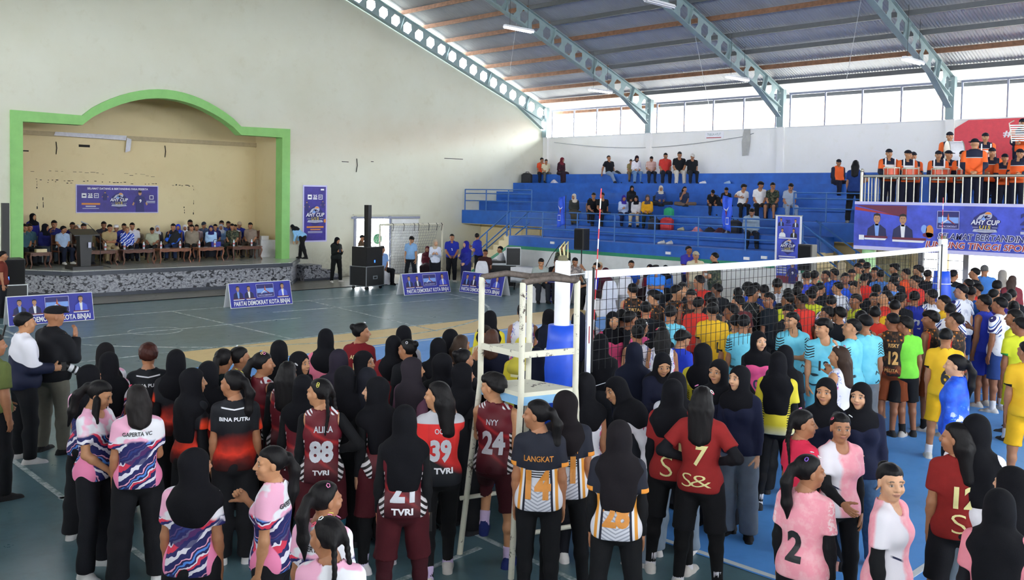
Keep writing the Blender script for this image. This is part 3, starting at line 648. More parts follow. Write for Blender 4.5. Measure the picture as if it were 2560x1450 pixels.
mb=MB(); mb.tube([(6.56,NY,2.34),(6.9,NY,2.345)],.006,M_tape2,5); mb.tube([(15.9,NY,2.36),(16.25,NY,2.38)],.006,M_tape2,5); mb.tube([(6.95,NY,1.2),(8.3,NY,1.3)],.004,M_tape2,5); mb.build('tension_cable',r)
P_rw=[mat('antenna_red','#d8303a',.4),P_w]
for x,lb in ((6.97,'red and white striped antenna on the near end of net'),(15.9,'red and white striped antenna on the far end of net')):
    r=empty('net_antenna',(x,NY-.012,1.38),0,lb,'antenna','net antennas')
    for k in range(18):
        mb=MB(); mb.tube([(.0022*k*5*.5 if x<8 else 0,0,k*.1),(.0022*(k+1)*5*.5 if x<8 else 0,0,k*.1+.1)],.0055 if x>8 else .006,P_rw[k%2==0 and 1 or 0],7,smooth=False); mb.build('stripe',r)
    mb=MB(); mb.tube([(0,-.004,-.02),(.005,-.004,1.02)],.012,M_dark,7); mb.build('pocket',r)
M_rust2=mat('rust_stain','#6f6a52',.8)
for x,y,r_,lb,padz,tilt in ((6.57,5.95,.075,'white net post with blue padding beside the referee stand',(0,1.86),0),(16.26,6.02,.075,'white net post with blue padding at the far sideline',(0,1.93),0)):
    r=empty('net_post',(x,y,0),0,lb,'net post','net posts')
    mb=MB(); mb.lathe([(r_,0),(r_,2.46),(r_*.9,2.48),(0.001,2.48)],P_w,20); mb.lathe([(r_*.7,2.48),(r_*.5,2.53),(.001,2.53)],M_rust2,10); mb.build('pole',r)
    mb=MB(); z0,z1=padz; prof=[(.15,z0+.02)]+[(.15+.012*math.sin(k*1.3),z0+.02+(z1-z0-.04)*k/14) for k in range(1,14)]+[(.13,z1),(.08,z1)]
    mb.lathe(prof,mat('blue_padding','#1d4fd0',.45,bump=.3,bscale=9),18); mb.build('padding',r)
    mb=MB()
    for z in ((1.2,.9,1.62) if x<8 else (1.72,)): mb.lathe([(.158,z-.006),(.166,z),(.158,z+.006)],P_w,18)
    mb.build('tie_cord',r)
    if x<8:
        mb=MB()
        for s in (-.02,.03): mb.tube([(s,0,2.48),(s-.03,0,2.6),(s+.04,0,2.66),(s+.06,.02,2.5)],.007,mat('yellow_cord','#d9d3a0',.7),6)
        mb.build('loose_cord',r)
# referee stand
def chipped():
    m=newmat('chipped_white_paint'); t=NT(m); v,x,y,z=t.xyz(); n=t.noise(v,11,6,.75); b=t.noise(v,2.1,2)
    f=t.step(t.math('ADD',n,t.math('MULTIPLY',b,.4)),.80,.86)
    t.out(t.mix(f,lin('#dcd9c6'),lin('#4a3a32')),.6); return m
M_chip=chipped(); M_rustpipe=mat('rusty_pipe','#5d524c',.75,var=.35,scale=20)
r=empty('referee_stand',(0,0,0),0,'chipped white steel referee stand with high seat beside the near net post','referee stand')
q1,q2,q3,q4=(5.32,5.74),(5.26,5.19),(5.72,5.56),(5.76,5.05)
for q,bx in ((q1,(5.22,5.86)),(q2,(5.19,5.20)),(q3,(5.78,5.66)),(q4,(5.84,4.98))):
    mb=MB(); mb.tube([(bx[0],bx[1],0),(q[0],q[1],1.5),(q[0],q[1],2.4)],.026,M_chip,12); mb.build('leg',r)
for a,b,m in ((q1,q3,M_rustpipe),(q3,q4,M_rustpipe),(q2,q4,M_rustpipe)):
    mb=MB(); mid=((a[0]+b[0])/2,(a[1]+b[1])/2,2.43); mb.tube([(a[0],a[1],2.4),mid,(b[0],b[1],2.4)],.026,m,12); mb.build('arm_rail',r)
mb=MB()
for a,b in ((q1,q2),(q2,q4)):
    d=Vector((b[0]-a[0],b[1]-a[1],0)).normalized(); n=Vector((-d.y,d.x,0))*.012
    for z0,z1 in ((1.79,1.84),):
        vs=[(p[0]+s*n.x,p[1]+s*n.y,z) for z in (z0,z1) for p in (a,b) for s in (-1,1)]; mb.add(vs,[(0,2,3,1),(4,5,7,6),(0,4,6,2),(1,3,7,5),(0,1,5,4),(2,6,7,3)],M_chip)
d=Vector((q3[0]-q1[0],q3[1]-q1[1])); 
mb.add([(q1[0],q1[1],1.80),(q3[0]-.1,q3[1]+.05,1.80),(q3[0],q3[1]-.05,1.80),(q2[0]+.1,q2[1],1.80),(q2[0],q2[1],1.80),(q1[0],q1[1],1.825),(q3[0]-.1,q3[1]+.05,1.825),(q3[0],q3[1]-.05,1.825),(q2[0]+.1,q2[1],1.825),(q2[0],q2[1],1.825)],[(4,3,2,1,0),(5,6,7,8,9),(0,1,6,5),(1,2,7,6),(2,3,8,7),(3,4,9,8),(4,0,5,9)],M_chip); mb.build('back_frame',r)
mb=MB(); P=[q1,q2,q4,q3]; mb.add([(p[0],p[1],z) for z in (1.47,1.505) for p in P],[(3,2,1,0),(4,5,6,7),(0,1,5,4),(1,2,6,5),(2,3,7,6),(3,0,4,7)],M_chip); mb.build('seat',r)
mb=MB(); mb.add([(p[0],p[1],z) for z in (1.40,1.47) for p in P],[(0,1,5,4),(1,2,6,5),(2,3,7,6),(3,0,4,7)],mat('light_blue_paint','#7fb2d8',.5)); mb.build('seat_rim',r)
for z in (.35,.7,1.05):
    f=z/1.5; a=[5.19+(q2[0]-5.19)*f,5.20+(q2[1]-5.2)*f]; b=[5.84+(q4[0]-5.84)*f,4.98+(q4[1]-4.98)*f]
    mb=MB(); mb.tube([(a[0],a[1],z),(b[0],b[1],z)],.02,M_chip,10); mb.build('rung',r)
mb=MB(); mb.tube([(5.20,5.84,.5),(5.79,5.65,.5)],.02,M_chip,8); mb.build('rung',r)
# ---------------------------------------------------------------- sound equipment
M_led=emat('blue_led','#2a5cff',6); M_case=mat('flight_case_black','#101114',.55)
def flight_case(mb_,w,d,h):
    m=MB(); m.box((-w/2,-d/2,.12),(w/2,d/2,h),M_case); return m
def case_edges(w,d,z0,z1,t=.022):
    m=MB()
    for x in (-w/2,w/2):
        for y in (-d/2,d/2): m.box((x-t/2,y-t/2,z0),(x+t/2,y+t/2,z1),M_alu)
        for z in (z0,z1): m.box((x-t/2,-d/2,z-t/2),(x+t/2,d/2,z+t/2),M_alu)
    for y in (-d/2,d/2):
        for z in (z0,z1): m.box((-w/2,y-t/2,z-t/2),(w/2,y+t/2,z+t/2),M_alu)
    return m
def case(name,loc,rz,w,d,h,label,wheels=True,grp=None):
    r=empty(name,loc,rz,label,'flight case',grp); z0=.12 if wheels else 0.
    m=MB(); m.box((-w/2,-d/2,z0),(w/2,d/2,h),M_case); m.build('body',r); case_edges(w,d,z0,h).build('metal_edge',r)
    m=MB(); m.box((-.1,-d/2-.006,h*.45),(.1,-d/2,h*.6),M_alu); m.box((-.06,-d/2-.01,h*.48),(.06,-d/2-.005,h*.56),M_dark); m.build('latch',r)
    if wheels:
        for x in (-w/2+.08,w/2-.08):
            for y in (-d/2+.08,d/2-.08):
                m=MB(); m.prism([(.055*math.cos(2*PI*k/12),.055+.055*math.sin(2*PI*k/12)) for k in range(12)],-.018,.018,M_dark,'x'); m.box((-.03,-.03,.08),(.03,.03,.121),M_alu); m.build('caster',r,loc=(x,y,0))
    return r
for (x,y,rz),lb in (((17.6,24.45,.18),'on flight case beside the side door'),((6.95,24.45,-.1),'at the left edge of the stage')):
    case('flight_case',(x,y,0),rz,.82,.72,.74,'black wheeled flight case under the tall speaker '+lb,True,'flight cases under the speaker towers')
    r=empty('column_speaker',(x,y,.742),rz,'tall black column speaker and subwoofer '+lb,'speaker','column speakers')
    m=MB(); m.box((-.37,-.32,0),(.37,.32,.62),M_dark); m.build('subwoofer',r); m=MB(); m.box((-.355,-.33,.02),(.355,-.318,.60),mat('speaker_mesh','#08080a',.9)); m.build('grille',r)
    m=MB(); m.box((-.02,-.336,.12),(.02,-.326,.2),M_led); m.build('indicator_light',r)
    m=MB(); m.box((-.075,-.1,.62),(.075,.08,1.96),M_dark); m.build('column_array',r)
def tripod(name,loc,rz,label,zc):
    r=empty(name,loc,rz,label,'speaker','tripod speakers'); 
    m=MB(); m.rbox((-.2,-.17,zc),(.2,.17,zc+.68),.05,M_dark); m.build('cabinet',r,bevel=.015); m=MB(); m.box((-.17,-.18,zc+.04),(.17,-.168,zc+.64),mat('speaker_mesh','#08080a',.9)); m.build('grille',r)
    m=MB(); m.tube([(0,0,.1),(0,0,zc)],.02,M_black,8); m.build('pole',r)
    for k in range(3):
        a=2*PI*k/3; m=MB(); m.tube([(0,0,.6),(.5*math.cos(a),.5*math.sin(a),.015)],.012,M_black,6); m.build('leg',r)
tripod('tripod_speaker',(22.3,19.4,0),-PI/2,'black loudspeaker on tripod stand before the long lower bleacher',1.39)
tripod('tripod_speaker',(22.3,11.65,0),-PI/2,'black loudspeaker on tripod beside the narrow hanging banner',1.27)
case('flight_case',(22.35,23.75,0),-.75,.6,.55,.8,'black flight case standing nearest the blue railed stair',False); case('flight_case',(21.95,22.75,0),-.75,1.05,.6,.72,'long black flight case below the sound mixer',False); case('flight_case',(22.6,24.25,0),-.75,.5,.5,.45,'low dark case on the floor beside the blue dressed woman',False)
r=empty('sound_mixer',(21.95,22.75,.72),-.75,'sound mixing desk lying on the long flight case','mixer'); m=MB(); m.prism([(-.28,0),(.28,0),(.28,.16),(-.28,.06)],-.45,.45,M_alu,'x'); m.build('desk',r); m=MB(); m.box((-.42,-.24,.075),(.42,.2,.13),M_dark); m.build('control_panel',r)
r=empty('amplifier_rack',(22.05,22.25,.72),-.75,'small open rack of amplifiers on the flight case','rack'); m=MB(); m.box((-.24,-.2,0),(.24,.2,.6),M_case); m.build('body',r); case_edges(.48,.4,.01,.6).build('metal_edge',r)
for z in (.08,.3): m=MB(); m.box((-.2,-.21,z),(.2,-.2,z+.15),M_dark); m.build('amplifier_front',r)
mb=MB(); mb.tube([(22.9,20.9,1.45),(22.95,21.3,1.1),(22.85,21.6,.5),(22.8,21.9,.2),(22.4,22.3,.02)],.012,M_dark,6); tag(mb.build('power_cable'),'black cable running from the wall socket down the white wall','cable')
mb=MB(); mb.tube([(3.5,25.2,.012),(8,25.13,.012),(15,25.12,.012),(17.2,25.14,.012),(21,24.9,.012)],.014,M_dark,6); tag(mb.build('floor_cable'),'long black cable lying on the floor before the stage','cable')
for y,z,lb in ((21.4,1.5,'beside the tripod speaker'),(16.6,1.42,'beside the standing officials'),(13.9,1.42,'beside the camouflage soldier'),(13.35,1.48,'nearest the hanging banner')):
    mb=MB(); mb.box((-.02,-.09,-.04),(.02,.09,.04),P_w); o=mb.build('wall_socket',loc=(23.08,y,z)); tag(o,'white socket box on blue bleacher front '+lb,'socket')
# ---------------------------------------------------------------- goal and door
r=empty('goal',(0,0,0),0,'old white goal frame with sagging net before the stage wall','goal')
gx0,gx1,gy,gz=20.35,23.35,27.5,1.93
for x in (gx0,gx1): mb=MB(); mb.tube([(x,gy,0),(x,gy,gz)],.04,M_chip,10); mb.build('post',r)
mb=MB(); mb.tube([(gx0,gy,gz),(gx1,gy,gz)],.04,M_chip,10); mb.build('crossbar',r)
mb=MB(); M_gn=mat('grey_goal_net','#85888a',.8); ny_,nx_=17,26
def gp(i,j):
    x=gx0+(gx1-gx0)*i/nx_; t=j/ny_; z=gz*(1-t)+.02; y=gy+.12+.75*math.sin(t*1.45); return (x+.02*math.sin(j*1.7+i),y+.03*math.sin(i*.9+j),z-.04*math.sin(PI*i/nx_)*(1-t))
for i in range(nx_+1):
    for j in range(ny_):
        mb.tube([gp(i,j),gp(i,j+1)],.006,M_gn,3,False)
for j in range(ny_+1):
    for i in range(nx_): mb.tube([gp(i,j),gp(i+1,j)],.006,M_gn,3,False)
mb.build('net',r)
for k,x in enumerate((20.9,21.4,21.9,22.1,22.6,23.0,23.25)): mb=MB(); mb.tube([(x,gy-.03,gz+.05),(x+.04,gy-.05,gz-.02),(x+.01,gy-.04,gz-.25)],.012,M_dark,5); mb.build('tie_rag',r)
mb=MB()
mb.box((19.85,YF-.05,0),(19.95,YF+.02,2.22),M_frame); mb.box((21.45,YF-.05,0),(21.55,YF+.02,2.22),M_frame); mb.box((19.75,YF-.06,2.12),(22.95,YF+.02,2.2),M_frame); mb.box((19.8,YF-.07,2.26),(23.0,YF+.02,2.29),M_wall)
for k in range(8): mb.box((19.95,YF+.1,.25+k*.24),(21.45,YF+.115,.262+k*.24),M_frame)
for k in range(5): mb.box((20.2+k*.25,YF+.1,.02),(20.215+k*.25,YF+.115,2.1),M_frame)
struct(mb,'door_3')
mb=MB(); mb.box((21.6,YF-.03,.0),(22.9,YF-.005,2.1),M_white); struct(mb,'door_4')
mb=MB(); mb.lathe([(.001,0),(.2,0),(.2,.012),(.001,.012)],mat('green_disc','#4a9a6a',.5),20); o=mb.build('round_sign',loc=(20.98,YF+.05,1.35)); o.rotation_euler=(PI/2,0,0); tag(o,'round green sign on the bright grille door','sign')
# ---------------------------------------------------------------- people: smooth blended volumes turned into meshes
def nrm(v): v=np.asarray(v,float); return v/np.linalg.norm(v)
class Field:
    """blended volume on a grid; inside is negative"""
    def __init__(s,lo,hi,v):
        s.v=v; s.lo=np.array(lo,np.float32); n=np.ceil((np.array(hi)-s.lo)/v).astype(int)+1
        s.n=n; s.f=np.full(n,.4,np.float32)
        s.ax=[s.lo[i]+v*np.arange(n[i],dtype=np.float32) for i in range(3)]
    def sub(s,a,b,pad):
        i0=np.clip(np.floor((np.array(a)-pad-s.lo)/s.v).astype(int),0,s.n); i1=np.clip(np.ceil((np.array(b)+pad-s.lo)/s.v).astype(int)+1,0,s.n)
        if (i1<=i0).any(): return None
        sl=tuple(slice(i0[k],i1[k]) for k in range(3))
        return sl,s.ax[0][sl[0]][:,None,None],s.ax[1][sl[1]][None,:,None],s.ax[2][sl[2]][None,None,:]
    def put(s,sl,d,k,op='u'):
        f=s.f[sl]
        if op=='u':
            h=np.maximum(k-np.abs(f-d),0)/k; s.f[sl]=np.minimum(f,d)-h*h*k*.25
        elif op=='s':
            d=-d; h=np.maximum(k-np.abs(f-d),0)/k; s.f[sl]=np.maximum(f,d)+h*h*k*.25
    def cone(s,a,b,ra,rb,k=.02,op='u'):
        a=np.asarray(a,float);b=np.asarray(b,float);R=max(ra,rb)
        g=s.sub(np.minimum(a,b)-R,np.maximum(a,b)+R,k+3*s.v)
        if g is None: return s
        sl,X,Y,Z=g; d=b-a; L=max(1e-9,(d*d).sum()); px,py,pz=X-a[0],Y-a[1],Z-a[2]
        t=np.clip((px*d[0]+py*d[1]+pz*d[2])/L,0,1)
        q=np.sqrt((px-t*d[0])**2+(py-t*d[1])**2+(pz-t*d[2])**2)-(ra+(rb-ra)*t)
        s.put(sl,q.astype(np.float32),k,op); return s
    def ell(s,c,r,k=.02,op='u',R=None):
        c=np.asarray(c,float); r=np.asarray(r,float); m=r.max()
        g=s.sub(c-(r if R is None else m),c+(r if R is None else m),k+3*s.v)
        if g is None: return s
        sl,X,Y,Z=g; px,py,pz=X-c[0],Y-c[1],Z-c[2]
        if R is not None: px,py,pz=[px*R[0][i]+py*R[1][i]+pz*R[2][i] for i in range(3)]
        k0=np.sqrt((px/r[0])**2+(py/r[1])**2+(pz/r[2])**2); k1=np.sqrt((px/r[0]**2)**2+(py/r[1]**2)**2+(pz/r[2]**2)**2)
        d=k0*(k0-1)/np.maximum(k1,1e-6); s.put(sl,d.astype(np.float32),k,op); return s
    def grid(s): return s.ax[0][:,None,None],s.ax[1][None,:,None],s.ax[2][None,None,:]
    def cut(s,p,n,k=.008):
        """keep the side opposite to n of the plane through p"""
        X,Y,Z=s.grid(); n=nrm(n); d=((X-p[0])*n[0]+(Y-p[1])*n[1]+(Z-p[2])*n[2]).astype(np.float32)
        h=np.maximum(k-np.abs(s.f-d),0)/k; s.f=np.maximum(s.f,d)+h*h*k*.25; return s
    def folds(s,amp,seed=0,fz=26,fx=18):
        X,Y,Z=s.grid(); q=np.sin(fx*X+9*Z+seed)*np.sin(fz*Z+7*Y+2.1*seed)+.6*np.sin(31*X-21*Z+11*Y+seed); s.f=s.f+(amp*q).astype(np.float32); return s
    def mesh(s):
        f=s.f.copy(); f[0]=f[-1]=.1; f[:,0]=f[:,-1]=.1; f[:,:,0]=f[:,:,-1]=.1
        b=(f<0); n=np.array(f.shape)-1
        c=np.zeros(n,np.uint8)
        for i in (0,1):
            for j in (0,1):
                for k in (0,1): c+=b[i:n[0]+i,j:n[1]+j,k:n[2]+k]
        m=(c>0)&(c<8); idx=np.full(n,-1,np.int32); cells=np.argwhere(m); N=len(cells); idx[m]=np.arange(N)
        acc=np.zeros((N,3),np.float32); w=np.zeros(N,np.float32)
        corner=[(i,j,k) for i in (0,1) for j in (0,1) for k in (0,1)]
        fv={o:f[cells[:,0]+o[0],cells[:,1]+o[1],cells[:,2]+o[2]] for o in corner}
        for o in corner:
            for a in range(3):
                if o[a]: continue
                q=list(o); q[a]=1; q=tuple(q); f0,f1=fv[o],fv[q]; mm=(f0<0)!=(f1<0)
                t=np.where(mm,f0/np.where(mm,f0-f1,1),0)
                for d in range(3): acc[:,d]+=np.where(mm,o[d]+(t if d==a else 0),0)
                w+=mm
        P=s.lo+s.v*(cells+acc/np.maximum(w,1)[:,None])
        F=[]
        for a in range(3):
            u,v=[(1,2),(2,0),(0,1)][a]
            sl0=[slice(None)]*3; sl1=[slice(None)]*3; sl0[a]=slice(0,-1); sl1[a]=slice(1,None)
            A=b[tuple(sl0)];B=b[tuple(sl1)]; e=np.argwhere(A!=B)
            ok=(e[:,u]>0)&(e[:,v]>0)&(e[:,u]<f.shape[u]-1)&(e[:,v]<f.shape[v]-1); e=e[ok]
            ins=A[e[:,0],e[:,1],e[:,2]]
            def at(du,dv):
                q=e.copy(); q[:,u]-=du; q[:,v]-=dv; return idx[q[:,0],q[:,1],q[:,2]]
            q=np.stack([at(1,1),at(0,1),at(0,0),at(1,0)],1); q[~ins]=q[~ins][:,::-1]; F.append(q)
        return P.astype(np.float32),np.concatenate(F).astype(np.int32)
def np_mesh(name,P,F,mats,feat=None):
    me=D.meshes.new(name); me.vertices.add(len(P)); me.vertices.foreach_set('co',np.ascontiguousarray(P,np.float32).ravel())
    me.loops.add(F.size); me.loops.foreach_set('vertex_index',np.ascontiguousarray(F).ravel())
    me.polygons.add(len(F)); me.polygons.foreach_set('loop_start',np.arange(0,F.size,F.shape[1],dtype=np.int32))
    me.polygons.foreach_set('use_smooth',np.ones(len(F),bool))
    for m in mats: me.materials.append(m)
    if feat is not None:
        a=me.attributes.new('feature','FLOAT_COLOR','POINT'); a.data.foreach_set('color',np.ascontiguousarray(feat,np.float32).ravel())
    me.update(calc_edges=True); return me
def rotz(a): c,s=math.cos(a),math.sin(a); return np.array([[c,-s,0],[s,c,0],[0,0,1.]])
def rotx(a): c,s=math.cos(a),math.sin(a); return np.array([[1.,0,0],[0,c,-s],[0,s,c]])
# ---- skeleton, 1.60 m reference person facing +y
ARM={ # upper-arm and forearm directions of the right arm (x outward, y forward, z up) and hand kind
 'd':((.13,-.02,-1),(.03,.16,-1),'relax'),'e':((.2,.05,-1),(.05,.4,-.9),'relax'),'h':((.62,-.30,-.75),(-.72,.42,-.28),'fist'),'c':((-.02,.22,-1),(-1,.42,.1),'fist'),
 'f':((.08,.1,-1),(-.42,.62,-.62),'fist'),'p':((.06,.2,-1),(-.32,.85,.32),'hold'),'q':((.1,.12,-1),(-.25,.9,-.1),'hold'),'n':((.12,.42,-.85),(-.28,.25,1.0),'relax'),'r':((.1,.85,-.35),(0,1,.25),'hold'),
 'u':((.25,.45,.75),(.0,.35,1),'open'),'v':((.1,.7,-.1),(.05,.6,.75),'open'),'b':((.12,-.42,-.95),(-.5,-.32,-.45),'fist'),'k':((.12,.45,-.9),(-.1,.8,-.25),'relax'),
 'l':((.35,-.5,-.85),(.15,-.3,-1),'relax'),'s':((.5,.55,-.3),(-.6,.75,0),'relax'),'w':((.1,.35,-.95),(-.35,.55,.75),'fist')}
def skeleton(build,arms,legs,lean,wide=1.):
    """joint positions; arms = two letters (right,left)"""
    sw={'g':.138,'b':.150,'m':.168,'w':.146}[build]; hw={'g':.088,'b':.084,'m':.088,'w':.092}[build]
    K={}; pel=np.array([0,0,.875])
    if legs[0]=='s': pel=np.array([0,0,.53])        # seated on a 0.45 m seat
    if legs[0]=='x': pel=np.array([0,0,.11])        # cross-legged on a flat top
    up=rotx(-lean)
    def T(p): return pel+up@(np.array(p)-np.array([0,0,.875]))
    K['pel']=pel; K['up']=up; K['T']=T; K['neck']=T((0,-.01,1.335)); K['head']=T((0,.018,1.49)); K['sw']=sw; K['hw']=hw
    for i,s in ((0,1),(1,-1)):
        u,f,h=ARM[arms[i]]; sh=T((s*sw,0,1.283))
        u=up@nrm(u); f=up@nrm(f); u=nrm((u[0]*s,u[1],u[2])); f=nrm((f[0]*s,f[1],f[2]))
        el=sh+u*.262; wr=el+f*.232; K['a',i]=(sh,el,wr,f,h)
        hip=pel+np.array([s*hw,0,-.035])
        if legs[0]=='s':
            op={'s':.12,'so':.28,'sn':.02}.get(legs,.12); kn=hip+nrm((s*op,1,-.04))*.40
            an=kn+nrm((s*.02,-.06+(.5 if legs=='st' else 0),-1))*(.385 if legs!='sl' else .385)
            if legs=='sl': kn=hip+nrm((s*.1,1,-.25))*.40; an=kn+nrm((s*.02,.75,-.75))*.385
            ft=np.array([s*.12,1,0])
        elif legs[0]=='x':
            kn=hip+nrm((s*1.,.75,.08))*.40; an=kn+nrm((-s*1,.35,-.12))*.36; ft=np.array([-s*.8,.5,0])
        elif legs[0]=='c':   # one knee raised on a step
            if s>0: kn=hip+nrm((.1,.05,-1))*.40; an=kn+nrm((0,-.05,-1))*.385
            else: kn=hip+nrm((-.2,.9,-.6))*.40; an=kn+nrm((0,-.2,-1))*.385
            ft=np.array([s*.2,1,0])
        elif legs[0]=='w':   # walking
            g=s if legs!='wl' else -s; kn=hip+nrm((s*.02,.28*g+.06,-1))*.40; an=kn+nrm((0,.22*g-.12,-1))*.385; ft=np.array([s*.15,1,0])
        else:
            sp={'n':.03,'a':.14,'t':.10}[legs[0]]; kn=hip+nrm((s*sp,.03+(.05*s if legs[0]=='t' else 0),-1))*.40; an=kn+nrm((s*sp*.6,-.05,-1))*.385; ft=np.array([s*.3,1,0])
        K['l',i]=(hip,kn,an,nrm(ft))
    return K
def torso(F,K,build,o=0.,k=.03,skip_arm=False,loose=0.):
    """torso volumes inflated by o; loose widens the lower part like a hanging jersey"""
    T,up=K['T'],K['up']; b={'g':(.142,.118,.145),'b':(.142,.125,.155),'m':(.165,.165,.175),'w':(.155,.135,.155)}[build]
    dp={'g':.0,'b':.0,'m':.022,'w':.012}[build]
    F.ell(T((0,-.005,.885)),(b[0]+o+loose,.112+o+dp+loose*.8,.125+o),k,R=up); F.ell(T((0,.0,1.02)),(b[1]+o+loose*.8,.088+o+dp+loose*.7,.16+o),k,R=up); F.ell(T((0,.0,1.17)),(b[2]+o,.104+o+dp*.5,.16+o),k,R=up)
    sw=K['sw']; F.cone(T((-sw+.03,0,1.283)),T((sw-.03,0,1.283)),.047+o*.8,.047+o*.8,k+.015)
    F.cone(T((0,-.02,1.36)),T((sw*.62,-.01,1.285)),.04+o*.8,.043+o*.8,k+.02); F.cone(T((0,-.02,1.36)),T((-sw*.62,-.01,1.285)),.04+o*.8,.043+o*.8,k+.02)
    if build in 'gw': F.ell(T((.062,.072,1.175)),(.055+o,.05+o,.055+o),k,R=up); F.ell(T((-.062,.072,1.175)),(.055+o,.05+o,.055+o),k,R=up)
def arm_vol(F,K,i,build,o=0.,t0=0.,t1=2.,k=.025,flare=0.):
    m={'g':.92,'b':1.,'m':1.16,'w':1.02}[build]; sh,el,wr,f,h=K['a',i]
    a=min(t1,1.); F.cone(sh,sh+(el-sh)*a,.046*m+o,(.046-.010*a)*m+o+flare*a,k)
    if t1>1: b=t1-1; F.cone(el,el+(wr-el)*b,.037*m+o,(.037-.012*b)*m+o+flare,k); F.ell(el+(wr-el)*.28,(.038*m+o,)*3,k)
def leg_vol(F,K,i,build,o=0.,t1=2.,k=.025,minr=0.):
    m={'g':1.,'b':.97,'m':1.12,'w':1.08}[build]; hip,kn,an,ft=K['l',i]; a=min(1.,t1)
    F.cone(hip,hip+(kn-hip)*a,max(.084*m+o,minr),max((.084-.03*a)*m+o,minr),k)
    if t1>1:
        b=t1-1; F.cone(kn,kn+(an-kn)*b,max(.054*m+o,minr),max((.054-.019*b)*m+o,minr),k)
        back=nrm(np.cross(np.cross(kn-hip,ft),kn-hip)+1e-6) if True else None
        c=kn+(an-kn)*.3; F.ell(c-ft*.016,(.048*m+o,)*3 if minr==0 else (max(.048*m+o,minr),)*3,k)
def bbox(K,pad=.2,z0=None,z1=None,head=True):
    P=[K['pel'],K['neck']]+([K['head']+np.array([0,0,.06])] if head else [])
    for i in (0,1): P+=list(K['a',i][:3])+list(K['l',i][:3])
    P=np.array(P); lo=P.min(0)-pad; hi=P.max(0)+pad; lo[2]=max(lo[2],-.05)
    if z0 is not None: lo[2]=z0
    if z1 is not None: hi[2]=z1
    return lo,hi
_hand={}
def hand_mesh(kind,v):
    """right hand: wrist at origin, fingers along +z, thumb on +x, palm towards +y"""
    if (kind,v) in _hand: return _hand[kind,v]
    F=Field((-.075,-.06,-.05),(.1,.10,.2),v)
    F.cone((0,0,-.04),(0,0,.012),.024,.023,.012); F.ell((0,0,.045),(.038,.0155,.05),.012); F.ell((.012,.004,.035),(.03,.017,.035),.012)
    curl={'relax':.38,'fist':1.25,'hold':.85,'open':.08}[kind]; spread={'open':.26}.get(kind,.06)
    for j,(x,L,r) in enumerate(((.027,.066,.0088),(.009,.075,.0092),(-.009,.070,.0088),(-.026,.056,.0078))):
        p=np.array([x,0,.085-abs(x-.005)*.25]); a=curl*.6; d=(1.5-j)*spread*.6
        for s,(fr,ca) in enumerate(((.45,1.),(.31,1.1),(.24,.8))):
            q=p+L*fr*np.array([math.sin(d)*math.cos(a),math.sin(a),math.cos(a)*math.cos(d)]); F.cone(p,q,r*(1-.06*s),r*(1-.06*s-.06),.005); p=q; a+=curl*ca
    p=np.array([.03,.006,.022]); 
    for s,(L,ax,ay) in enumerate(((.038,.75,.3),(.03,.45,.35+.3*(curl>.5)),(.024,.25,.4+.4*(curl>.5)))):
        q=p+L*nrm((ax,ay*.9,1-.25*s)); F.cone(p,q,.0125-.0015*s,.011-.0015*s,.008); p=q
    _hand[kind,v]=F.mesh(); return _hand[kind,v]
_head={}
def head_mesh(build,v):
    if (build,v) in _head: return _head[build,v]
    F=Field((-.11,-.13,-.2),(.11,.135,.135),v); m={'g':.97,'b':1.,'m':1.02,'w':.98}[build]
    F.ell((0,-.014,.03),(.0715*m,.091,.081),.02); F.ell((0,.022,-.03),(.0575*m,.066,.074),.03); F.ell((0,.058,-.083),(.021*m,.02,.019),.025)
    for s in (-1,1): F.ell((s*.036,.055,-.026),(.026,.026,.026),.02); F.ell((s*.031,.098,.004),(.017,.017,.0135),.014,'s')
    F.cone((-.045,.066,.026),(.045,.066,.026),.013,.013,.014)
    for s in (-1,1): F.ell((s*.031,.0695,.004),(.0155,.0155,.0125),.004)
    F.cone((0,.085,.012),(0,.103,-.020),.0075,.0115,.012)
    for s in (-1,1): F.ell((s*.011,.091,-.024),(.0095,.0095,.008),.008)
    F.ell((0,.083,-.0475),(.0235,.0115,.0065),.006); F.ell((0,.081,-.0585),(.0195,.0115,.007),.006)
    for s in (-1,1): F.ell((s*.0735*m,-.010,-.004),(.009,.0185,.031),.008)
    F.cone((0,-.012,-.06),(0,-.026,-.18),.049*m,.055*m,.03)
    P,Q=F.mesh(); C=np.zeros((len(P),4),np.float32); x,y,z=P.T; ax=np.abs(x)
    def paint(mask,col,a): C[mask,:3]=col; C[mask,3]=a
    eye=(((ax-.031)/.0145)**2+((z-.004)/.0062)**2<1)&(y>.065); paint(eye,(.52,.50,.48),.95)
    paint((((ax-.031)/.0068)**2+((z-.0045)/.0068)**2<1)&(y>.065),(.015,.01,.008),1.)
    paint((((ax-.031)/.0165)**2+((z-.0115)/.0028)**2<1)&(y>.06),(.03,.02,.018),.8)
    paint((((ax-.033)/.021)**2+((z-.030+ax*.05)/.0052)**2<1)&(y>.05),(.02,.014,.012),.85)
    paint(((ax/.025)**2+((z+.053)/.0115)**2<1)&(y>.07),(.36,.13,.11),.6)
    paint(((ax/.021)**2+((z+.0525)/.0018)**2<1)&(y>.07),(.12,.04,.035),.8)
    paint((((ax-.0085)/.005)**2+((z+.029)/.0035)**2<1)&(y>.085),(.12,.05,.04),.7)
    _head[build,v]=(P,Q,C); return _head[build,v]
def frame_from(f,side):
    """columns x,y,z of a hand frame: z along f, x roughly toward 'side'"""
    z=nrm(f); x=np.array(side,float); x=nrm(x-z*(x@z)); y=np.cross(z,x); return np.stack([x,y,z],1)
LODS={0:(.0105,.0048,.0046),1:(.0145,.0068,.0062),2:(.021,.0095,.009)}
_body={}
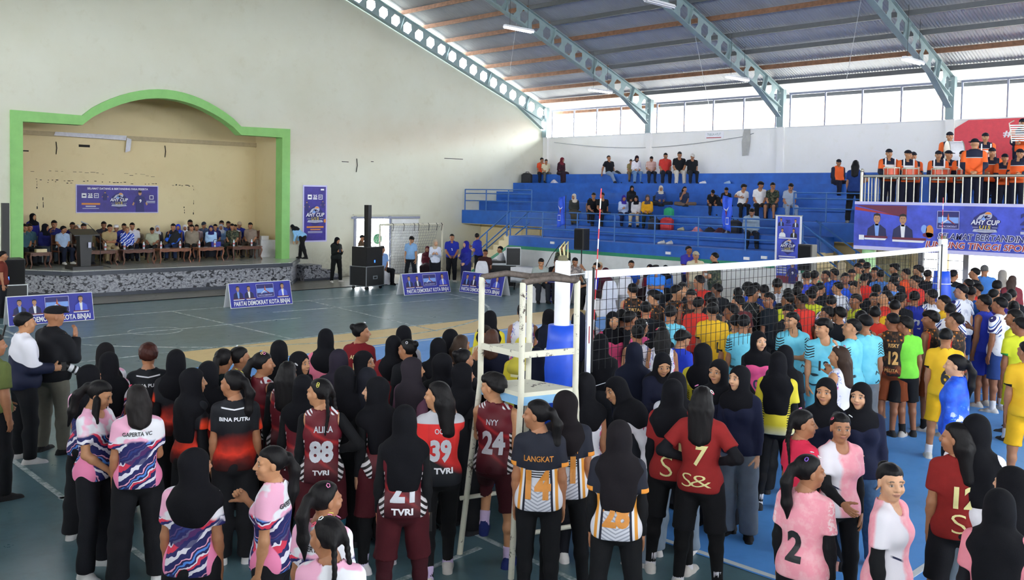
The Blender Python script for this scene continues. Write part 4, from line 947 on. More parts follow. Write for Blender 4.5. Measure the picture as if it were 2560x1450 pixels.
def body_mesh(build,arms,legs,lean,hy,hp,lod):
    """whole body with head turned by hy and pitched by hp"""
    key=(build,arms,legs,lean,hy,hp,lod)
    if key in _body: return _body[key]
    v,vh,vn=LODS[lod]; K=skeleton(build,arms,legs,lean); kk=('raw',build,arms,legs,lean,lod)
    if kk not in _body:
        lo,hi=bbox(K,.14,head=False); hi[2]=max(hi[2],K['neck'][2]+.12); F=Field(lo,hi,v); torso(F,K,build)
        F.cone(K['neck']+K['up']@np.array([0,0,-.03]),K['head']+K['up']@np.array([0,-.02,-.10]),.052,.049,.03)
        for i in (0,1):
            arm_vol(F,K,i,build); leg_vol(F,K,i,build)
            hip,kn,an,ft=K['l',i]; F.cone(an+np.array([0,0,-.02]),an+ft*.1+np.array([0,0,-.045]),.03,.022,.03)
        parts=[F.mesh()]
        for i,s in ((0,1),(1,-1)):
            sh,el,wr,f,h=K['a',i]; P,Q=hand_mesh(h,vn)
            P=P.copy()*.97
            # thumb points forward when the arm hangs, upward when the forearm is level
            side=np.array([-s*.35,.9,.1]) if abs(f[2])>.7 else np.array([-s*.1,.1,1.])
            Rm=frame_from(f,side); pn=Rm[:,1]; inner=np.array([-s,0,0])
            if pn@inner<0: P[:,1]*=-1; Q=Q[:,::-1]
            parts.append(((P@Rm.T)+wr-f*.006,Q))
        _body[kk]=parts
    parts=list(_body[kk]); P,Q,C=head_mesh(build,vh); R=K['up']@rotz(hy)@rotx(hp); c=K['head']+K['up']@np.array([0,-.03,-.06])
    parts.append((((P-np.array([0,-.03,-.06]))@R.T+c),Q)); 
    V=np.concatenate([p[0] for p in parts]); off=np.cumsum([0]+[len(p[0]) for p in parts[:-1]]); Fq=np.concatenate([p[1]+o for p,o in zip(parts,off)])
    feat=np.zeros((len(V),4),np.float32); feat[off[-1]:]=C
    _body[key]=(np_mesh('person',V,Fq,[M_skin],feat),K); return _body[key]
def head_xf(K,hy,hp):
    """matrix that carries head-space geometry onto the turned head"""
    R=K['up']@rotz(hy)@rotx(hp); c=K['head']+K['up']@np.array([0,-.03,-.06]); t=c-R@np.array([0,-.03,-.06])
    M=Matrix.Identity(4)
    for i in range(3):
        for j in range(3): M[i][j]=R[i][j]
        M[i][3]=t[i]
    return M
# ---- garments
_gar={}
def garment(kind,build,arms,legs,lean,lod):
    key=(kind,build,arms,legs,lean,lod)
    if key in _gar: return _gar[key]
    K=skeleton(build,arms,legs,lean); T,up=K['T'],K['up']; v=LODS[lod][0]; z=up@np.array([0,0,1.])
    seated=legs[0] in 'sx'; seed=(hash((kind[0],arms,build))%7) if False else (len(kind)*3+ord(arms[0])+ord(arms[1]))%9
    P=np.array([K['pel'],K['neck']]+[q for i in (0,1) for q in K['a',i][:3]]); lo=P.min(0)-.2; hi=P.max(0)+.14
    if kind in ('tee','tank','long','shirt','jacket','loose'):
        hem={'tee':.80,'tank':.80,'long':.80,'shirt':.82,'jacket':.80,'loose':.70}[kind]
        if seated: hem=max(hem,.84)
        lo[2]=min(lo[2],T((0,0,hem))[2]-.05); F=Field(lo,hi,v); o={'jacket':.024,'loose':.022,'shirt':.017,'long':.016}.get(kind,.015)
        torso(F,K,build,o,.04,loose={'tee':.014,'loose':.03,'jacket':.02}.get(kind,.008))
        if not seated: F.cone(T((0,-.004,.90)),T((0,-.004,hem-.03)),.115+o,.118+o,.05); F.ell(T((.075,-.004,hem+.04)),(.085+o,.108+o,.12),.05,R=up); F.ell(T((-.075,-.004,hem+.04)),(.085+o,.108+o,.12),.05,R=up)
        for i in (0,1):
            sh,el,wr,f,h=K['a',i]
            if kind in ('tee','shirt','loose'):
                t=.66 if kind!='shirt' else .72; G=Field(lo,hi,v); arm_vol(G,K,i,build,.017,t1=t+.12,flare=.012); d=nrm(el-sh); G.cut(sh+(el-sh)*t,d)
                F.put((slice(None),)*3,G.f,.03)
            elif kind in ('long','jacket'): 
                G=Field(lo,hi,v); arm_vol(G,K,i,build,.014 if kind=='long' else .021,t1=2.,flare=.006); G.cut(el+(wr-el)*.96,nrm(wr-el)); F.put((slice(None),)*3,G.f,.03)
        if kind=='tank':
            for s in (1,-1): F.ell(T((s*(K['sw']+.045),0,1.285)),(.062,.12,.10),.012,'s',R=up)
        F.folds(.0022 if kind!='jacket' else .0035,seed)
        F.cut(T((0,0,hem)),-z)
        # neck opening
        n0=T((0,-.012,1.345)); F.cone(n0-z*.0,n0+z*.2,.062,.09,.01,'s'); F.ell(T((0,.045,1.335)),(.055,.05,.05),.02,'s')
        if kind in ('shirt','jacket'):
            G=Field(lo,hi,v); G.cone(n0-z*.035,n0+z*.028,.076,.066,.01); G.cone(n0-z*.02,n0+z*.1,.054,.056,.006,'s'); G.cone(T((0,.10,1.34)),T((0,.03,1.40)),.03,.03,.01,'s'); F.put((slice(None),)*3,G.f,.01)
        r=F.mesh()
    elif kind in ('leggings','pants','shorts','wide','skirt','track'):
        P=np.array([q for i in (0,1) for q in K['l',i][:3]]+[K['pel']]); lo=P.min(0)-.17; hi=P.max(0)+.2; lo[2]=max(lo[2],-.04); hi[2]=K['pel'][2]+.16; F=Field(lo,hi,v)
        o={'leggings':.007,'pants':.015,'shorts':.016,'wide':.02,'skirt':.02,'track':.017}[kind]; mr={'pants':.066,'wide':.088,'track':.07,'shorts':.085}.get(kind,0)
        F.ell(T((0,-.005,.885)),({'g':.142,'b':.142,'m':.162,'w':.152}[build]+o-.001,.112+o,.125+o),.04,R=up); F.ell(K['pel']+np.array([0,-.02,-.04]),(.135+o,.105+o,.09+o),.04)
        for i in (0,1): leg_vol(F,K,i,build,o,1.94 if kind!='shorts' else 1.02,.03,mr)
        if kind=='skirt':
            m0=(K['l',0][1]+K['l',1][1])/2; m1=(K['l',0][2]+K['l',1][2])/2
            if not seated: F.cone(K['pel'],m1+np.array([0,0,.02]),.12,.19,.05)
            else: F.cone(K['pel']+np.array([0,.05,0]),m0,.14,.12,.06); F.cone(m0,m1,.13,.15,.05)
        F.folds(.0012 if kind=='leggings' else .004,seed,22,9)
        F.cut(T((0,0,.985)),z)
        for i in (0,1):
            hip,kn,an,ft=K['l',i]
            if kind=='shorts':
                d=nrm(kn-hip); X,Y,Z=F.grid(); c=hip+(kn-hip)*.93
                side=((X-K['pel'][0])*(1 if i==0 else -1)>-.0)
                pl=((X-c[0])*d[0]+(Y-c[1])*d[1]+(Z-c[2])*d[2]).astype(np.float32); F.f=np.where(side,np.maximum(F.f,pl),F.f)
        if kind!='shorts': F.cut((0,0,.055),(0,0,-1)) if not seated or legs[0]!='x' else None
        r=F.mesh()
    elif kind[0]=='A':  # fitted arm sleeve of one arm
        i=int(kind[1]); sh,el,wr,f,h=K['a',i]; P=np.array([sh,el,wr]); F=Field(P.min(0)-.09,P.max(0)+.09,v*.85); arm_vol(F,K,i,build,.0075,t1=2.); F.cut(el+(wr-el)*.97,nrm(wr-el)); F.folds(.001,seed); r=F.mesh()
    elif kind[0]=='K':  # sock
        i=int(kind[1]); hip,kn,an,ft=K['l',i]; F=Field(np.minimum(an,kn)-.1,np.maximum(an,kn)+.1,v*.85); leg_vol(F,K,i,build,.006); F.cone(an,an+ft*.04-np.array([0,0,.03]),.04,.036,.02); d=nrm(kn-an); F.cut(an+d*(.12 if kind[2:]!='h' else .2),d); r=F.mesh()
    elif kind[0]=='S':  # shoe
        i=int(kind[1]); hip,kn,an,ft=K['l',i]; a=an.copy(); q=lambda y,z,x=0.: a+ft*y+np.array([-ft[1],ft[0],0])*x+np.array([0,0,z])
        F=Field(a-np.array([.24,.24,.12]),a+np.array([.24,.24,.09]),v*.8)
        F.cone(q(-.035,-.035),q(.05,-.038),.042,.043,.03); F.cone(q(.05,-.045),q(.135,-.055),.043,.034,.03); F.cone(q(-.01,-.02),q(-.005,.018),.042,.039,.02); F.cone(q(0,.005),q(0,.06),.03,.03,.01,'s')
        F.cone(q(-.045,-.068),q(.145,-.068),.042,.04,.012); F.cut(q(0,-.086),(0,0,-1)); r=F.mesh()
    _gar[key]=r; return r
_hd={}
def headwear(kind,build,lod,turn=0):
    """hair, caps and scarves in head space (scarf drapes hang over the shoulders; turn = head turn against the torso)"""
    key=(kind,build,lod,turn)
    if key in _hd: return _hd[key]
    v={0:.0065,1:.009,2:.0125}[lod]
    if kind.startswith('scarf'):
        long=.0 if kind=='scarf' else (.12 if kind=='scarflong' else -.07)
        F=Field((-.24,-.22,-.52),(.24,.24,.14),v)
        # turn-corrected shoulders live in torso axes; the face opening follows the head
        R=rotz(-turn)
        F.ell((0,-.016,.03),(.086,.105,.096),.03); F.ell((0,.012,-.04),(.077,.083,.09),.04); F.cone((0,-.02,-.06),(0,-.02,-.17),.082,.10,.05)
        sh=lambda p:R@np.array(p,float)
        F.ell(sh((0,-.018,-.215)),(.155,.118,.09),.06,R=R); F.cone(sh((-.10,-.018,-.225)),sh((.10,-.018,-.225)),.085,.085,.05)
        F.ell(sh((0,.045,-.27-long*.5)),(.118,.066,.11+long*.6),.05,R=R); F.ell(sh((0,-.09,-.27-long*.7)),(.13,.06,.13+long*.9),.05,R=R)
        X,Y,Z=F.grid(); F.f=F.f+(.0022*(np.sin(38*X+22*Z)+.7*np.sin(55*Y+17*Z+1.3))*np.clip((-.05-Z)*6,0,1)).astype(np.float32)
        F.cut((0,0,-.375-long),(0,0,-1))
        # face opening: oval tunnel
        g=((X/.0605)**2+((Z+.022)/.083)**2); d=np.sqrt(g)-1; d=d*.06; d=np.maximum(d,-(Y-.012))
        d=np.broadcast_to(d,F.f.shape).astype(np.float32); F.put((slice(None),)*3,d,.012,'s')
        r=F.mesh()
    else:
        F=Field((-.15,-.26 if kind in('pony','braids','long','bun','longfront') else -.16,-.42 if kind in('pony','braids','long','bob','longfront') else -.16),(.15,.18,.17),v)
        X,Y,Z=F.grid()
        if kind in ('short','fade','mop','bald'):
            o={'short':.010,'fade':.009,'mop':.017,'bald':.004}[kind]
            F.ell((0,-.016,.034),(.0735+o,.093+o,.083+o),.02)
            if kind=='mop': F.ell((0,.04,.075),(.07,.055,.04),.03); F.ell((0,-.06,.01),(.078,.05,.075),.03)
            F.f=F.f+(.0018*np.sin(95*X+31*Y)*np.sin(88*Y+40*Z)*(kind!='bald')+.001*np.sin(140*Z+60*X)+(.003*np.sin(60*X+4)*np.sin(47*Y+2*Z) if kind=='mop' else 0)).astype(np.float32)
            # hairline: forehead clear, above ears, nape
            line=np.where(Y>.03,.052-(.012 if kind=='mop' else 0)-.2*np.clip(.085-np.abs(X),0,.05)*0,np.where(Y>-.03,.052-(.03-Y)*.95,-.005-np.clip(-Y-.03,0,.08)*.55))
            if kind=='fade': line=np.where(Y>.03,.05,np.where(Y>-.05,.05-(.03-Y)*.75,-.012))
            line=line+.005*np.sin(75*X)*(Y>0)+.003*np.sin(120*X+50*Y)
            F.f=F.f+(.0105*np.clip((line+.026-Z)/.026,0,1)).astype(np.float32)
            d=(line-Z).astype(np.float32); F.f=np.maximum(F.f,np.broadcast_to(d,F.f.shape))
        elif kind in ('cap','flatcap','peci','headband','bigcap'):
            if kind=='peci': F.cone((0,-.012,.06),(0,-.012,.115),.085,.08,.01); F.ell((0,-.012,.06),(.08,.098,.04),.01); F.cut((0,-.01,.125),(0,0,1)); F.cut((0,0,.035),(0,0,-1))
            else:
                F.ell((0,-.012,.045),(.084,.103,.083 if kind!='flatcap' else .07),.02); F.cut((0,0,.036),(0,-.12,-1))
                if kind!='headband': F.ell((0,.105,.05),(.066,.075 if kind!='flatcap' else .05,.011),.012,R=rotx(-.18))
                if kind=='flatcap': F.ell((0,.02,.085),(.09,.11,.035),.03)
                if kind=='bigcap': F.ell((0,-.01,.05),(.13,.14,.012),.012)
        else:
            F.ell((0,-.016,.034),(.081,.101,.09),.02)
            line=np.where(Y>.035,.058,np.where(Y>-.02,.058-(.035-Y)*1.2,-.075))
            F.f=F.f+(.011*np.clip((line+.03-Z)/.03,0,1)*(Y>-.03)).astype(np.float32)
            d=(line-Z).astype(np.float32); F.f=np.maximum(F.f,np.broadcast_to(d,F.f.shape))
            if kind in ('pony','longfront'):
                F.ell((0,-.112,.035),(.026,.024,.026),.02); F.cone((0,-.125,.03),(.01,-.165,-.06),.03,.036,.03); F.cone((.01,-.165,-.06),(.005,-.155,-.2),.036,.034,.03); F.cone((.005,-.155,-.2),(0,-.14,-.33),.034,.008,.03)
            if kind=='longfront':
                for s in (-1,1): F.cone((s*.075,.01,-.02),(s*.095,.07,-.2),.03,.03,.03); F.cone((s*.095,.07,-.2),(s*.09,.1,-.36),.03,.012,.03)
            if kind=='bun': F.ell((0,-.105,.075),(.04,.036,.038),.012)
            if kind=='braids':
                for s in (-1,1):
                    p=np.array([s*.045,-.10,0.]); F.cone((s*.03,-.08,.03),p,.03,.022,.02)
                    for j in range(9): q=p+np.array([s*.003,-.006 if j<4 else .004,-.035]); F.ell((p+q)/2,(.019-.001*j,.018-.001*j,.024),.008); p=q
            if kind in ('long','bob'):
                L=-.27 if kind=='long' else -.16
                F.ell((0,-.055,-.04),(.09,.07,.09),.04); F.cone((-.04,-.075,-.06),(-.045,-.10,L),.06,.045,.04); F.cone((.04,-.075,-.06),(.045,-.10,L),.06,.045,.04); F.cone((0,-.085,-.06),(0,-.115,L-.02),.05,.045,.04)
            F.f=F.f+(.0012*np.sin(120*X+8*np.sin(9*Z))+.0006*np.sin(70*Y+200*X)).astype(np.float32)
        r=F.mesh()
    _hd[key]=r; return r
# ---------------------------------------------------------------- skin, hair and cloth; plain ones take the object's own colour
def skin_mat():
    m=newmat('skin'); t=NT(m); v,x,y,z=t.xyz(); oi=t.add('ShaderNodeObjectInfo'); a=t.add('ShaderNodeAttribute'); a.attribute_name='feature'
    n=t.noise(v,22,3); c=t.mix(t.math('MULTIPLY',t.step(n,.35,.75),.22),oi.outputs['Color'],lin('#7a3f2a')); c=t.mix(a.outputs['Alpha'],c,a.outputs['Color'])
    t.out(c,.48,spec=.35); return m
M_skin=skin_mat()
def ocol(name,rough,dark=.75,scale=14,bump=.25,bscale=120,streak=None,spec=.25):
    m=newmat(name); t=NT(m); v,x,y,z=t.xyz(); oi=t.add('ShaderNodeObjectInfo')
    if streak: mp=t.add('ShaderNodeMapping'); t.set(mp,'Vector',v); mp.inputs['Scale'].default_value=streak; vv=mp.outputs[0]
    else: vv=v
    n=t.noise(vv,scale,3); d=t.add('ShaderNodeMix',data_type='RGBA',blend_type='MULTIPLY'); t.set(d,0,1.-dark); t.set(d,6,oi.outputs['Color']); t.set(d,7,t.ramp(n,[(.3,(.45,.45,.45,1)),(.7,(1,1,1,1))]))
    t.out(d.outputs[2],rough,bump=t.noise(vv,bscale,3),bs=bump,bd=.004,spec=spec); return m
M_hair=ocol('hair',.55,.55,70,.5,160,(1,1,.12),.18); M_cl=ocol('cloth',.85); M_scarf=ocol('scarf_cloth',.9,.7,6,.3,150,None,.15); M_satin=ocol('satin_cloth',.5,.8,5,.2,90); M_plas=ocol('plastic',.4,.95,5,.05); M_denim=ocol('denim',.9,.5,30,.4,200)
def pattern(name,fn,rough=.7):
    m=newmat(name); t=NT(m); v,x,y,z=t.xyz(); ax=t.math('ABSOLUTE',x)
    t.out(fn(t,v,x,y,z,ax),rough,bump=t.noise(v,110,2),bs=.15,bd=.003,spec=.3); return m
L_=lin
def bands(t,q,stops): return t.ramp(t.math('FRACT',q),stops,'CONSTANT')
def p_gap(t,v,x,y,z,ax):
    n=t.noise(v,5,2); q=t.math('ADD',t.math('ADD',t.math('MULTIPLY',x,1.3),t.math('MULTIPLY',z,2.6)),t.math('MULTIPLY',n,.9))
    q2=t.math('ADD',t.math('MULTIPLY',z,7.5),t.math('SUBTRACT',t.math('MULTIPLY',n,1.2),t.math('MULTIPLY',x,5.5)))
    q2=t.math('ADD',t.math('MULTIPLY',q2,.62),t.math('MULTIPLY',t.noise(v,11,2),.55)); b=bands(t,q2,[(0,L_('#20235c')),(.24,L_('#e8e6f0')),(.40,L_('#20235c')),(.52,L_('#cf3550')),(.64,L_('#e6e2ee')),(.70,L_('#1f2255')),(.78,L_('#4f86d8')),(.86,L_('#2a2250')),(.94,L_('#f0a9c4'))])
    b=t.mix(t.math('MULTIPLY',t.step(t.noise(v,4.5,1),.55,.57),.9),b,L_('#24265f'))
    up=t.mix(t.step(t.noise(v,6,2),.45,.5),L_('#efeef4'),L_('#f2b3cf'))
    c=t.mix(t.step(t.math('ADD',z,t.math('MULTIPLY',n,.12)),1.235,1.25),b,up)
    return t.mix(t.math('MULTIPLY',t.step(ax,.135,.14),t.step(z,1.06,1.05)),c,L_('#f08ab4'))
def p_tv(t,v,x,y,z,ax):
    n=t.noise(v,3,2); q=t.math('ADD',t.math('MULTIPLY',x,2.6),t.math('ADD',t.math('MULTIPLY',z,4.2),n))
    s=t.step(t.math('PINGPONG',q,.5),.38,.5); c=t.mix(t.math('MULTIPLY',s,.75),L_('#5e1420'),L_('#b02a2c'))
    c=t.mix(t.step(z,1.0,.84),c,L_('#3a0f18'))
    w=t.step(t.math('PINGPONG',t.math('MULTIPLY',t.math('ADD',z,ax),1),.022),.010,.012)
    c=t.mix(t.math('MULTIPLY',t.step(ax,.132,.134),t.step(z,1.14,1.13)),c,t.mix(w,L_('#161214'),L_('#d9d4d6')))
    return t.mix(t.math('MULTIPLY',t.math('MULTIPLY',t.step(ax,.07,.075),t.step(z,1.325,1.335)),t.step(t.math('PINGPONG',t.math('ADD',x,z),.018),.009,.01)),c,L_('#e5e5ea'))
def p_t39(t,v,x,y,z,ax):
    c=t.mix(t.step(t.math('ADD',z,t.math('MULTIPLY',x,.5)),1.02,.96),L_('#cf2c2c'),L_('#14161c')); c=t.mix(t.math('MULTIPLY',t.step(ax,.10,.105),t.step(z,1.0,1.02)),c,L_('#d8302e'))
    return t.mix(t.step(z,1.285,1.29),c,L_('#b9b9bf'))
def p_bina(t,v,x,y,z,ax):
    n=t.noise(v,7,3); g=t.math('ADD',z,t.math('MULTIPLY',n,.16)); c=t.ramp(t.step(g,.92,1.26),[(0,L_('#3a0e0c')),(.16,L_('#6a120e')),(.34,L_('#d8321c')),(.52,L_('#8a1c14')),(.78,L_('#15161c')),(1,L_('#12141b'))])
    c=t.mix(t.math('MULTIPLY',t.step(ax,.19,.2),t.step(z,1.22,1.16)),c,L_('#e8401f')); 
    return t.mix(t.math('MULTIPLY',t.step(t.math('ABSOLUTE',t.math('SUBTRACT',z,t.math('ADD',1.30,t.math('MULTIPLY',ax,.16)))),.007,.005),t.step(ax,.11,.10)),c,L_('#e6e6ea'))
def p_lang(t,v,x,y,z,ax):
    ch=t.step(t.math('PINGPONG',t.math('ADD',z,t.math('MULTIPLY',ax,-.55)),.014),.008,.009); lo=t.mix(t.math('MULTIPLY',ch,t.step(z,1.0,.97)),L_('#d3d4dc'),L_('#9b9dab'))
    st=t.step(t.math('PINGPONG',z,.009),.004,.005); lo=t.mix(t.math('MULTIPLY',t.step(z,1.045,1.05),st),lo,L_('#15171f'))
    sd=t.math('ADD',ax,t.math('MULTIPLY',t.math('SUBTRACT',z,.8),.06)); lo=t.mix(t.step(sd,.100,.101),lo,L_('#1c1d2c')); lo=t.mix(t.step(sd,.117,.118),lo,L_('#e7e7ec')); lo=t.mix(t.step(sd,.134,.135),lo,L_('#e39a3c')); lo=t.mix(t.step(sd,.155,.156),lo,L_('#eceaf0'))
    c=t.mix(t.step(t.math('ADD',z,t.math('MULTIPLY',ax,-.05)),1.10,1.102),lo,L_('#1b1e2b'))
    sl=t.math('MULTIPLY',t.step(ax,.168,.17),t.step(z,1.06,1.065)); c=t.mix(t.math('MULTIPLY',sl,t.step(z,1.152,1.15)),c,L_('#e8953a')); return t.mix(t.math('MULTIPLY',sl,t.math('MULTIPLY',t.step(z,1.152,1.15),t.step(y,-.01,0.0))),c,L_('#eeeeee'))
def p_sbv(t,v,x,y,z,ax):
    n=t.noise(v,4,2); c=t.mix(t.step(n,.4,.6),L_('#d9c93a'),L_('#cdbb28')); c=t.mix(t.math('MULTIPLY',t.step(z,1.18,1.185),t.step(ax,.13,.12)),c,L_('#e4dfb0'))
    h=t.step(t.math('PINGPONG',t.math('ADD',z,t.math('MULTIPLY',n,.02)),.011),.006,.007); c=t.mix(t.math('MULTIPLY',t.math('MULTIPLY',t.math('MULTIPLY',t.step(ax,.108,.11),t.step(ax,.136,.134)),t.step(z,1.13,1.12)),h),c,L_('#16181c')); return t.mix(t.step(z,.9,.8),c,L_('#d9d6b8'))
def p_cyan(t,v,x,y,z,ax):
    n=t.noise(v,8,2); c=t.mix(t.step(n,.4,.6),L_('#74cfe4'),L_('#63bfd8')); zz=t.math('ADD',z,t.math('MULTIPLY',t.math('PINGPONG',t.math('MULTIPLY',t.math('ADD',x,y),1),.05),.6))
    s=t.step(t.math('PINGPONG',zz,.016),.008,.010); c=t.mix(t.math('MULTIPLY',t.math('MULTIPLY',t.step(ax,.125,.13),t.step(z,1.13,1.15)),t.math('MULTIPLY',s,t.step(z,1.30,1.28))),c,L_('#12161d'))
    s2=t.step(t.math('PINGPONG',zz,.05),.038,.04); return t.mix(t.math('MULTIPLY',t.math('MULTIPLY',t.step(ax,.07,.09),t.step(z,1.06,1.0)),s2),c,L_('#16303c'))
def p_gold(t,v,x,y,z,ax):
    n=t.noise(v,5,2); c=t.mix(t.step(n,.4,.6),L_('#f0c02a'),L_('#e6b220')); return t.mix(t.math('MULTIPLY',t.step(ax,.165,.168),t.math('MULTIPLY',t.step(z,1.142,1.14),t.step(z,1.07,1.075))),c,L_('#14120e'))
def p_neon(t,v,x,y,z,ax):
    n=t.noise(v,5,2); c=t.mix(t.step(n,.4,.6),L_('#dfe33a'),L_('#cfd52c')); return t.mix(t.math('MULTIPLY',t.step(ax,.165,.168),t.math('MULTIPLY',t.step(z,1.145,1.142),t.step(z,1.07,1.075))),c,L_('#2f8a3a'))
def p_batik(t,v,x,y,z,ax):
    n=t.noise(v,13,3,.6); w=t.add('ShaderNodeTexVoronoi',inp={'Scale':22}); t.set(w,'Vector',v)
    c=t.mix(t.step(n,.5,.6),L_('#1d1512'),L_('#5a3a22')); c=t.mix(t.math('MULTIPLY',t.step(w.outputs[0],.35,.2),t.step(z,1.22,1.27)),c,L_('#c8782a')); c=t.mix(t.step(t.math('ADD',ax,t.math('MULTIPLY',n,.03)),.148,.155),c,L_('#c22c1e'))
    return t.mix(t.math('MULTIPLY',t.step(z,.95,.85),t.step(n,.45,.55)),c,L_('#8a3a1c'))
def p_bkl(t,v,x,y,z,ax):
    zz=t.math('ADD',z,t.math('MULTIPLY',t.math('PINGPONG',x,.12),1.4)); s=t.step(t.math('PINGPONG',zz,.06),.054,.057); return t.mix(t.math('MULTIPLY',s,.9),L_('#1d1f22'),L_('#a9a698'))
def p_wb(t,v,x,y,z,ax):
    q=t.math('ADD',t.math('MULTIPLY',ax,1.1),t.math('MULTIPLY',z,.9)); b=bands(t,t.math('MULTIPLY',q,9.),[(0,L_('#e9eaf1')),(.4,L_('#2a2860')),(.68,L_('#e9eaf1')),(.84,L_('#3158a8'))]); n=t.noise(v,9,3)
    lo=t.mix(t.math('MULTIPLY',t.step(n,.52,.62),.5),L_('#e6e7ee'),L_('#8a92b4')); return t.mix(t.math('MULTIPLY',t.step(ax,.10,.105),t.step(z,1.06,1.08)),lo,b)
def p_wm(t,v,x,y,z,ax):
    n=t.noise(v,7,4,.7); r=t.step(t.math('ABSOLUTE',t.math('SUBTRACT',n,.5)),.02,.012); c=t.mix(t.math('MULTIPLY',r,t.step(ax,.09,.13)),L_('#eae8f0'),L_('#3a52c8')); c=t.mix(t.step(z,.92,.82),c,L_('#dbd5ea'))
    return t.mix(t.math('MULTIPLY',t.step(ax,.13,.14),t.step(t.noise(v,15,2),.5,.58)),c,L_('#e8609a'))
def p_oru(t,v,x,y,z,ax):
    c=t.mix(t.step(z,1.215,1.217),L_('#e8622a'),L_('#1f2238')); c=t.mix(t.step(t.math('ABSOLUTE',t.math('SUBTRACT',z,1.21)),.009,.007),c,L_('#c4c2c0')); c=t.mix(t.step(ax,.152,.156),c,L_('#ee6a2c')); return t.mix(t.step(t.math('MULTIPLY',t.step(ax,.16,.165),t.math('SUBTRACT',1.12,z)),.0,.01),c,L_('#1f2238'))
def p_camo(t,v,x,y,z,ax):
    n=t.noise(v,11,2); m=t.noise(v,17,2); c=t.mix(t.step(n,.47,.49),L_('#3f4a38'),L_('#20281f')); c=t.mix(t.step(m,.56,.58),c,L_('#5e5a44')); return t.mix(t.step(m,.36,.34),c,L_('#141a15'))
def p_plaid(t,v,x,y,z,ax):
    a=t.step(t.math('PINGPONG',x,.035),.02,.023); b=t.step(t.math('PINGPONG',z,.035),.02,.023); c=t.mix(t.math('MULTIPLY',a,.5),L_('#d9c3b8'),L_('#a85a52')); return t.mix(t.math('MULTIPLY',b,.5),c,L_('#8a4a48'))
def p_bjk(t,v,x,y,z,ax):
    n=t.noise(v,6,4,.7); q=t.step(t.math('ADD',t.math('MULTIPLY',n,1.2),t.math('SUBTRACT',1.1,z)),.72,.80); c=t.mix(t.step(n,.4,.62),L_('#1c46c4'),L_('#2f6ae6')); return t.mix(t.math('MULTIPLY',t.step(n,.6,.63),t.step(z,1.12,1.0)),c,L_('#d8e2f8'))
def p_pho(t,v,x,y,z,ax): return t.mix(t.step(t.math('ADD',z,t.math('MULTIPLY',ax,.45)),1.165,1.17),L_('#171d38'),L_('#eeedf6'))
def p_pnk(t,v,x,y,z,ax):
    n=t.noise(v,12,4,.7); c=t.mix(t.step(n,.45,.65),L_('#ee9aa8'),L_('#f2b4bc')); return t.mix(t.math('MULTIPLY',t.step(ax,.17,.18),t.step(t.noise(v,45,2),.5,.55)),c,L_('#f6d6d8'))
def p_pnkw(t,v,x,y,z,ax):
    n=t.noise(v,12,4,.7); c=t.mix(t.step(n,.45,.65),L_('#f09eac'),L_('#f2b4bc')); f=t.math('MULTIPLY',t.step(y,-.02,.0),t.step(t.math('ADD',x,t.math('MULTIPLY',n,.05)),.06,.09)); c=t.mix(f,c,L_('#e4dfe6')); return t.mix(t.math('MULTIPLY',t.math('MULTIPLY',f,t.step(ax,.125,.11)),t.step(t.math('ABSOLUTE',t.math('SUBTRACT',z,t.math('ADD',1.0,t.math('MULTIPLY',x,.5)))),.008,.006)),c,L_('#22284a'))
def p_bwj(t,v,x,y,z,ax):
    n=t.noise(v,5,3,.6); q=t.math('ADD',z,t.math('MULTIPLY',n,.25)); return bands(t,t.math('MULTIPLY',t.math('ADD',q,x),4.5),[(0,L_('#1d3a9c')),(.45,L_('#e8eaf4')),(.6,L_('#2a4fc0')),(.85,L_('#dfe4f2'))])
def p_blk(t,v,x,y,z,ax):
    n=t.noise(v,9,3); return t.mix(t.step(n,.58,.64),L_('#15161a'),L_('#2c66d8'))
def p_flo(t,v,x,y,z,ax):
    n=t.noise(v,22,3); return t.mix(t.step(n,.5,.56),L_('#7a7472'),L_('#b9aca4'))
PM={k[2:]:f for k,f in list(globals().items()) if k.startswith('p_')}
def PAT(k):
    n='jersey_'+k
    return MATS[n] if n in MATS else pattern(n,PM[k],.55 if k in('bjk','cyan','tv') else .72)
# ---------------------------------------------------------------- dressing and placing people
SK={'a':'#b98763','b':'#a47253','c':'#8c5c42','d':'#cf9f7d','e':'#6b4733'}
GNAME={'tee':'jersey','tank':'sleeveless_jersey','long':'long_sleeved_shirt','shirt':'collared_shirt','jacket':'jacket','loose':'tunic','leggings':'leggings','pants':'trousers','shorts':'shorts','wide':'wide_trousers','skirt':'long_skirt','track':'track_trousers'}
_md={}
def mesh_of(key,name,PF,m):
    k=(key,m.name)
    if k not in _md: _md[k]=np_mesh(name,PF[0],PF[1],[m])
    return _md[k]
def child(name,me,parent,col=None,label=None):
    o=D.objects.new(name,me); link(o,parent)
    if col is not None: o.color=lin(col) if isinstance(col,str) else col
    if label: o['label']=label
    return o
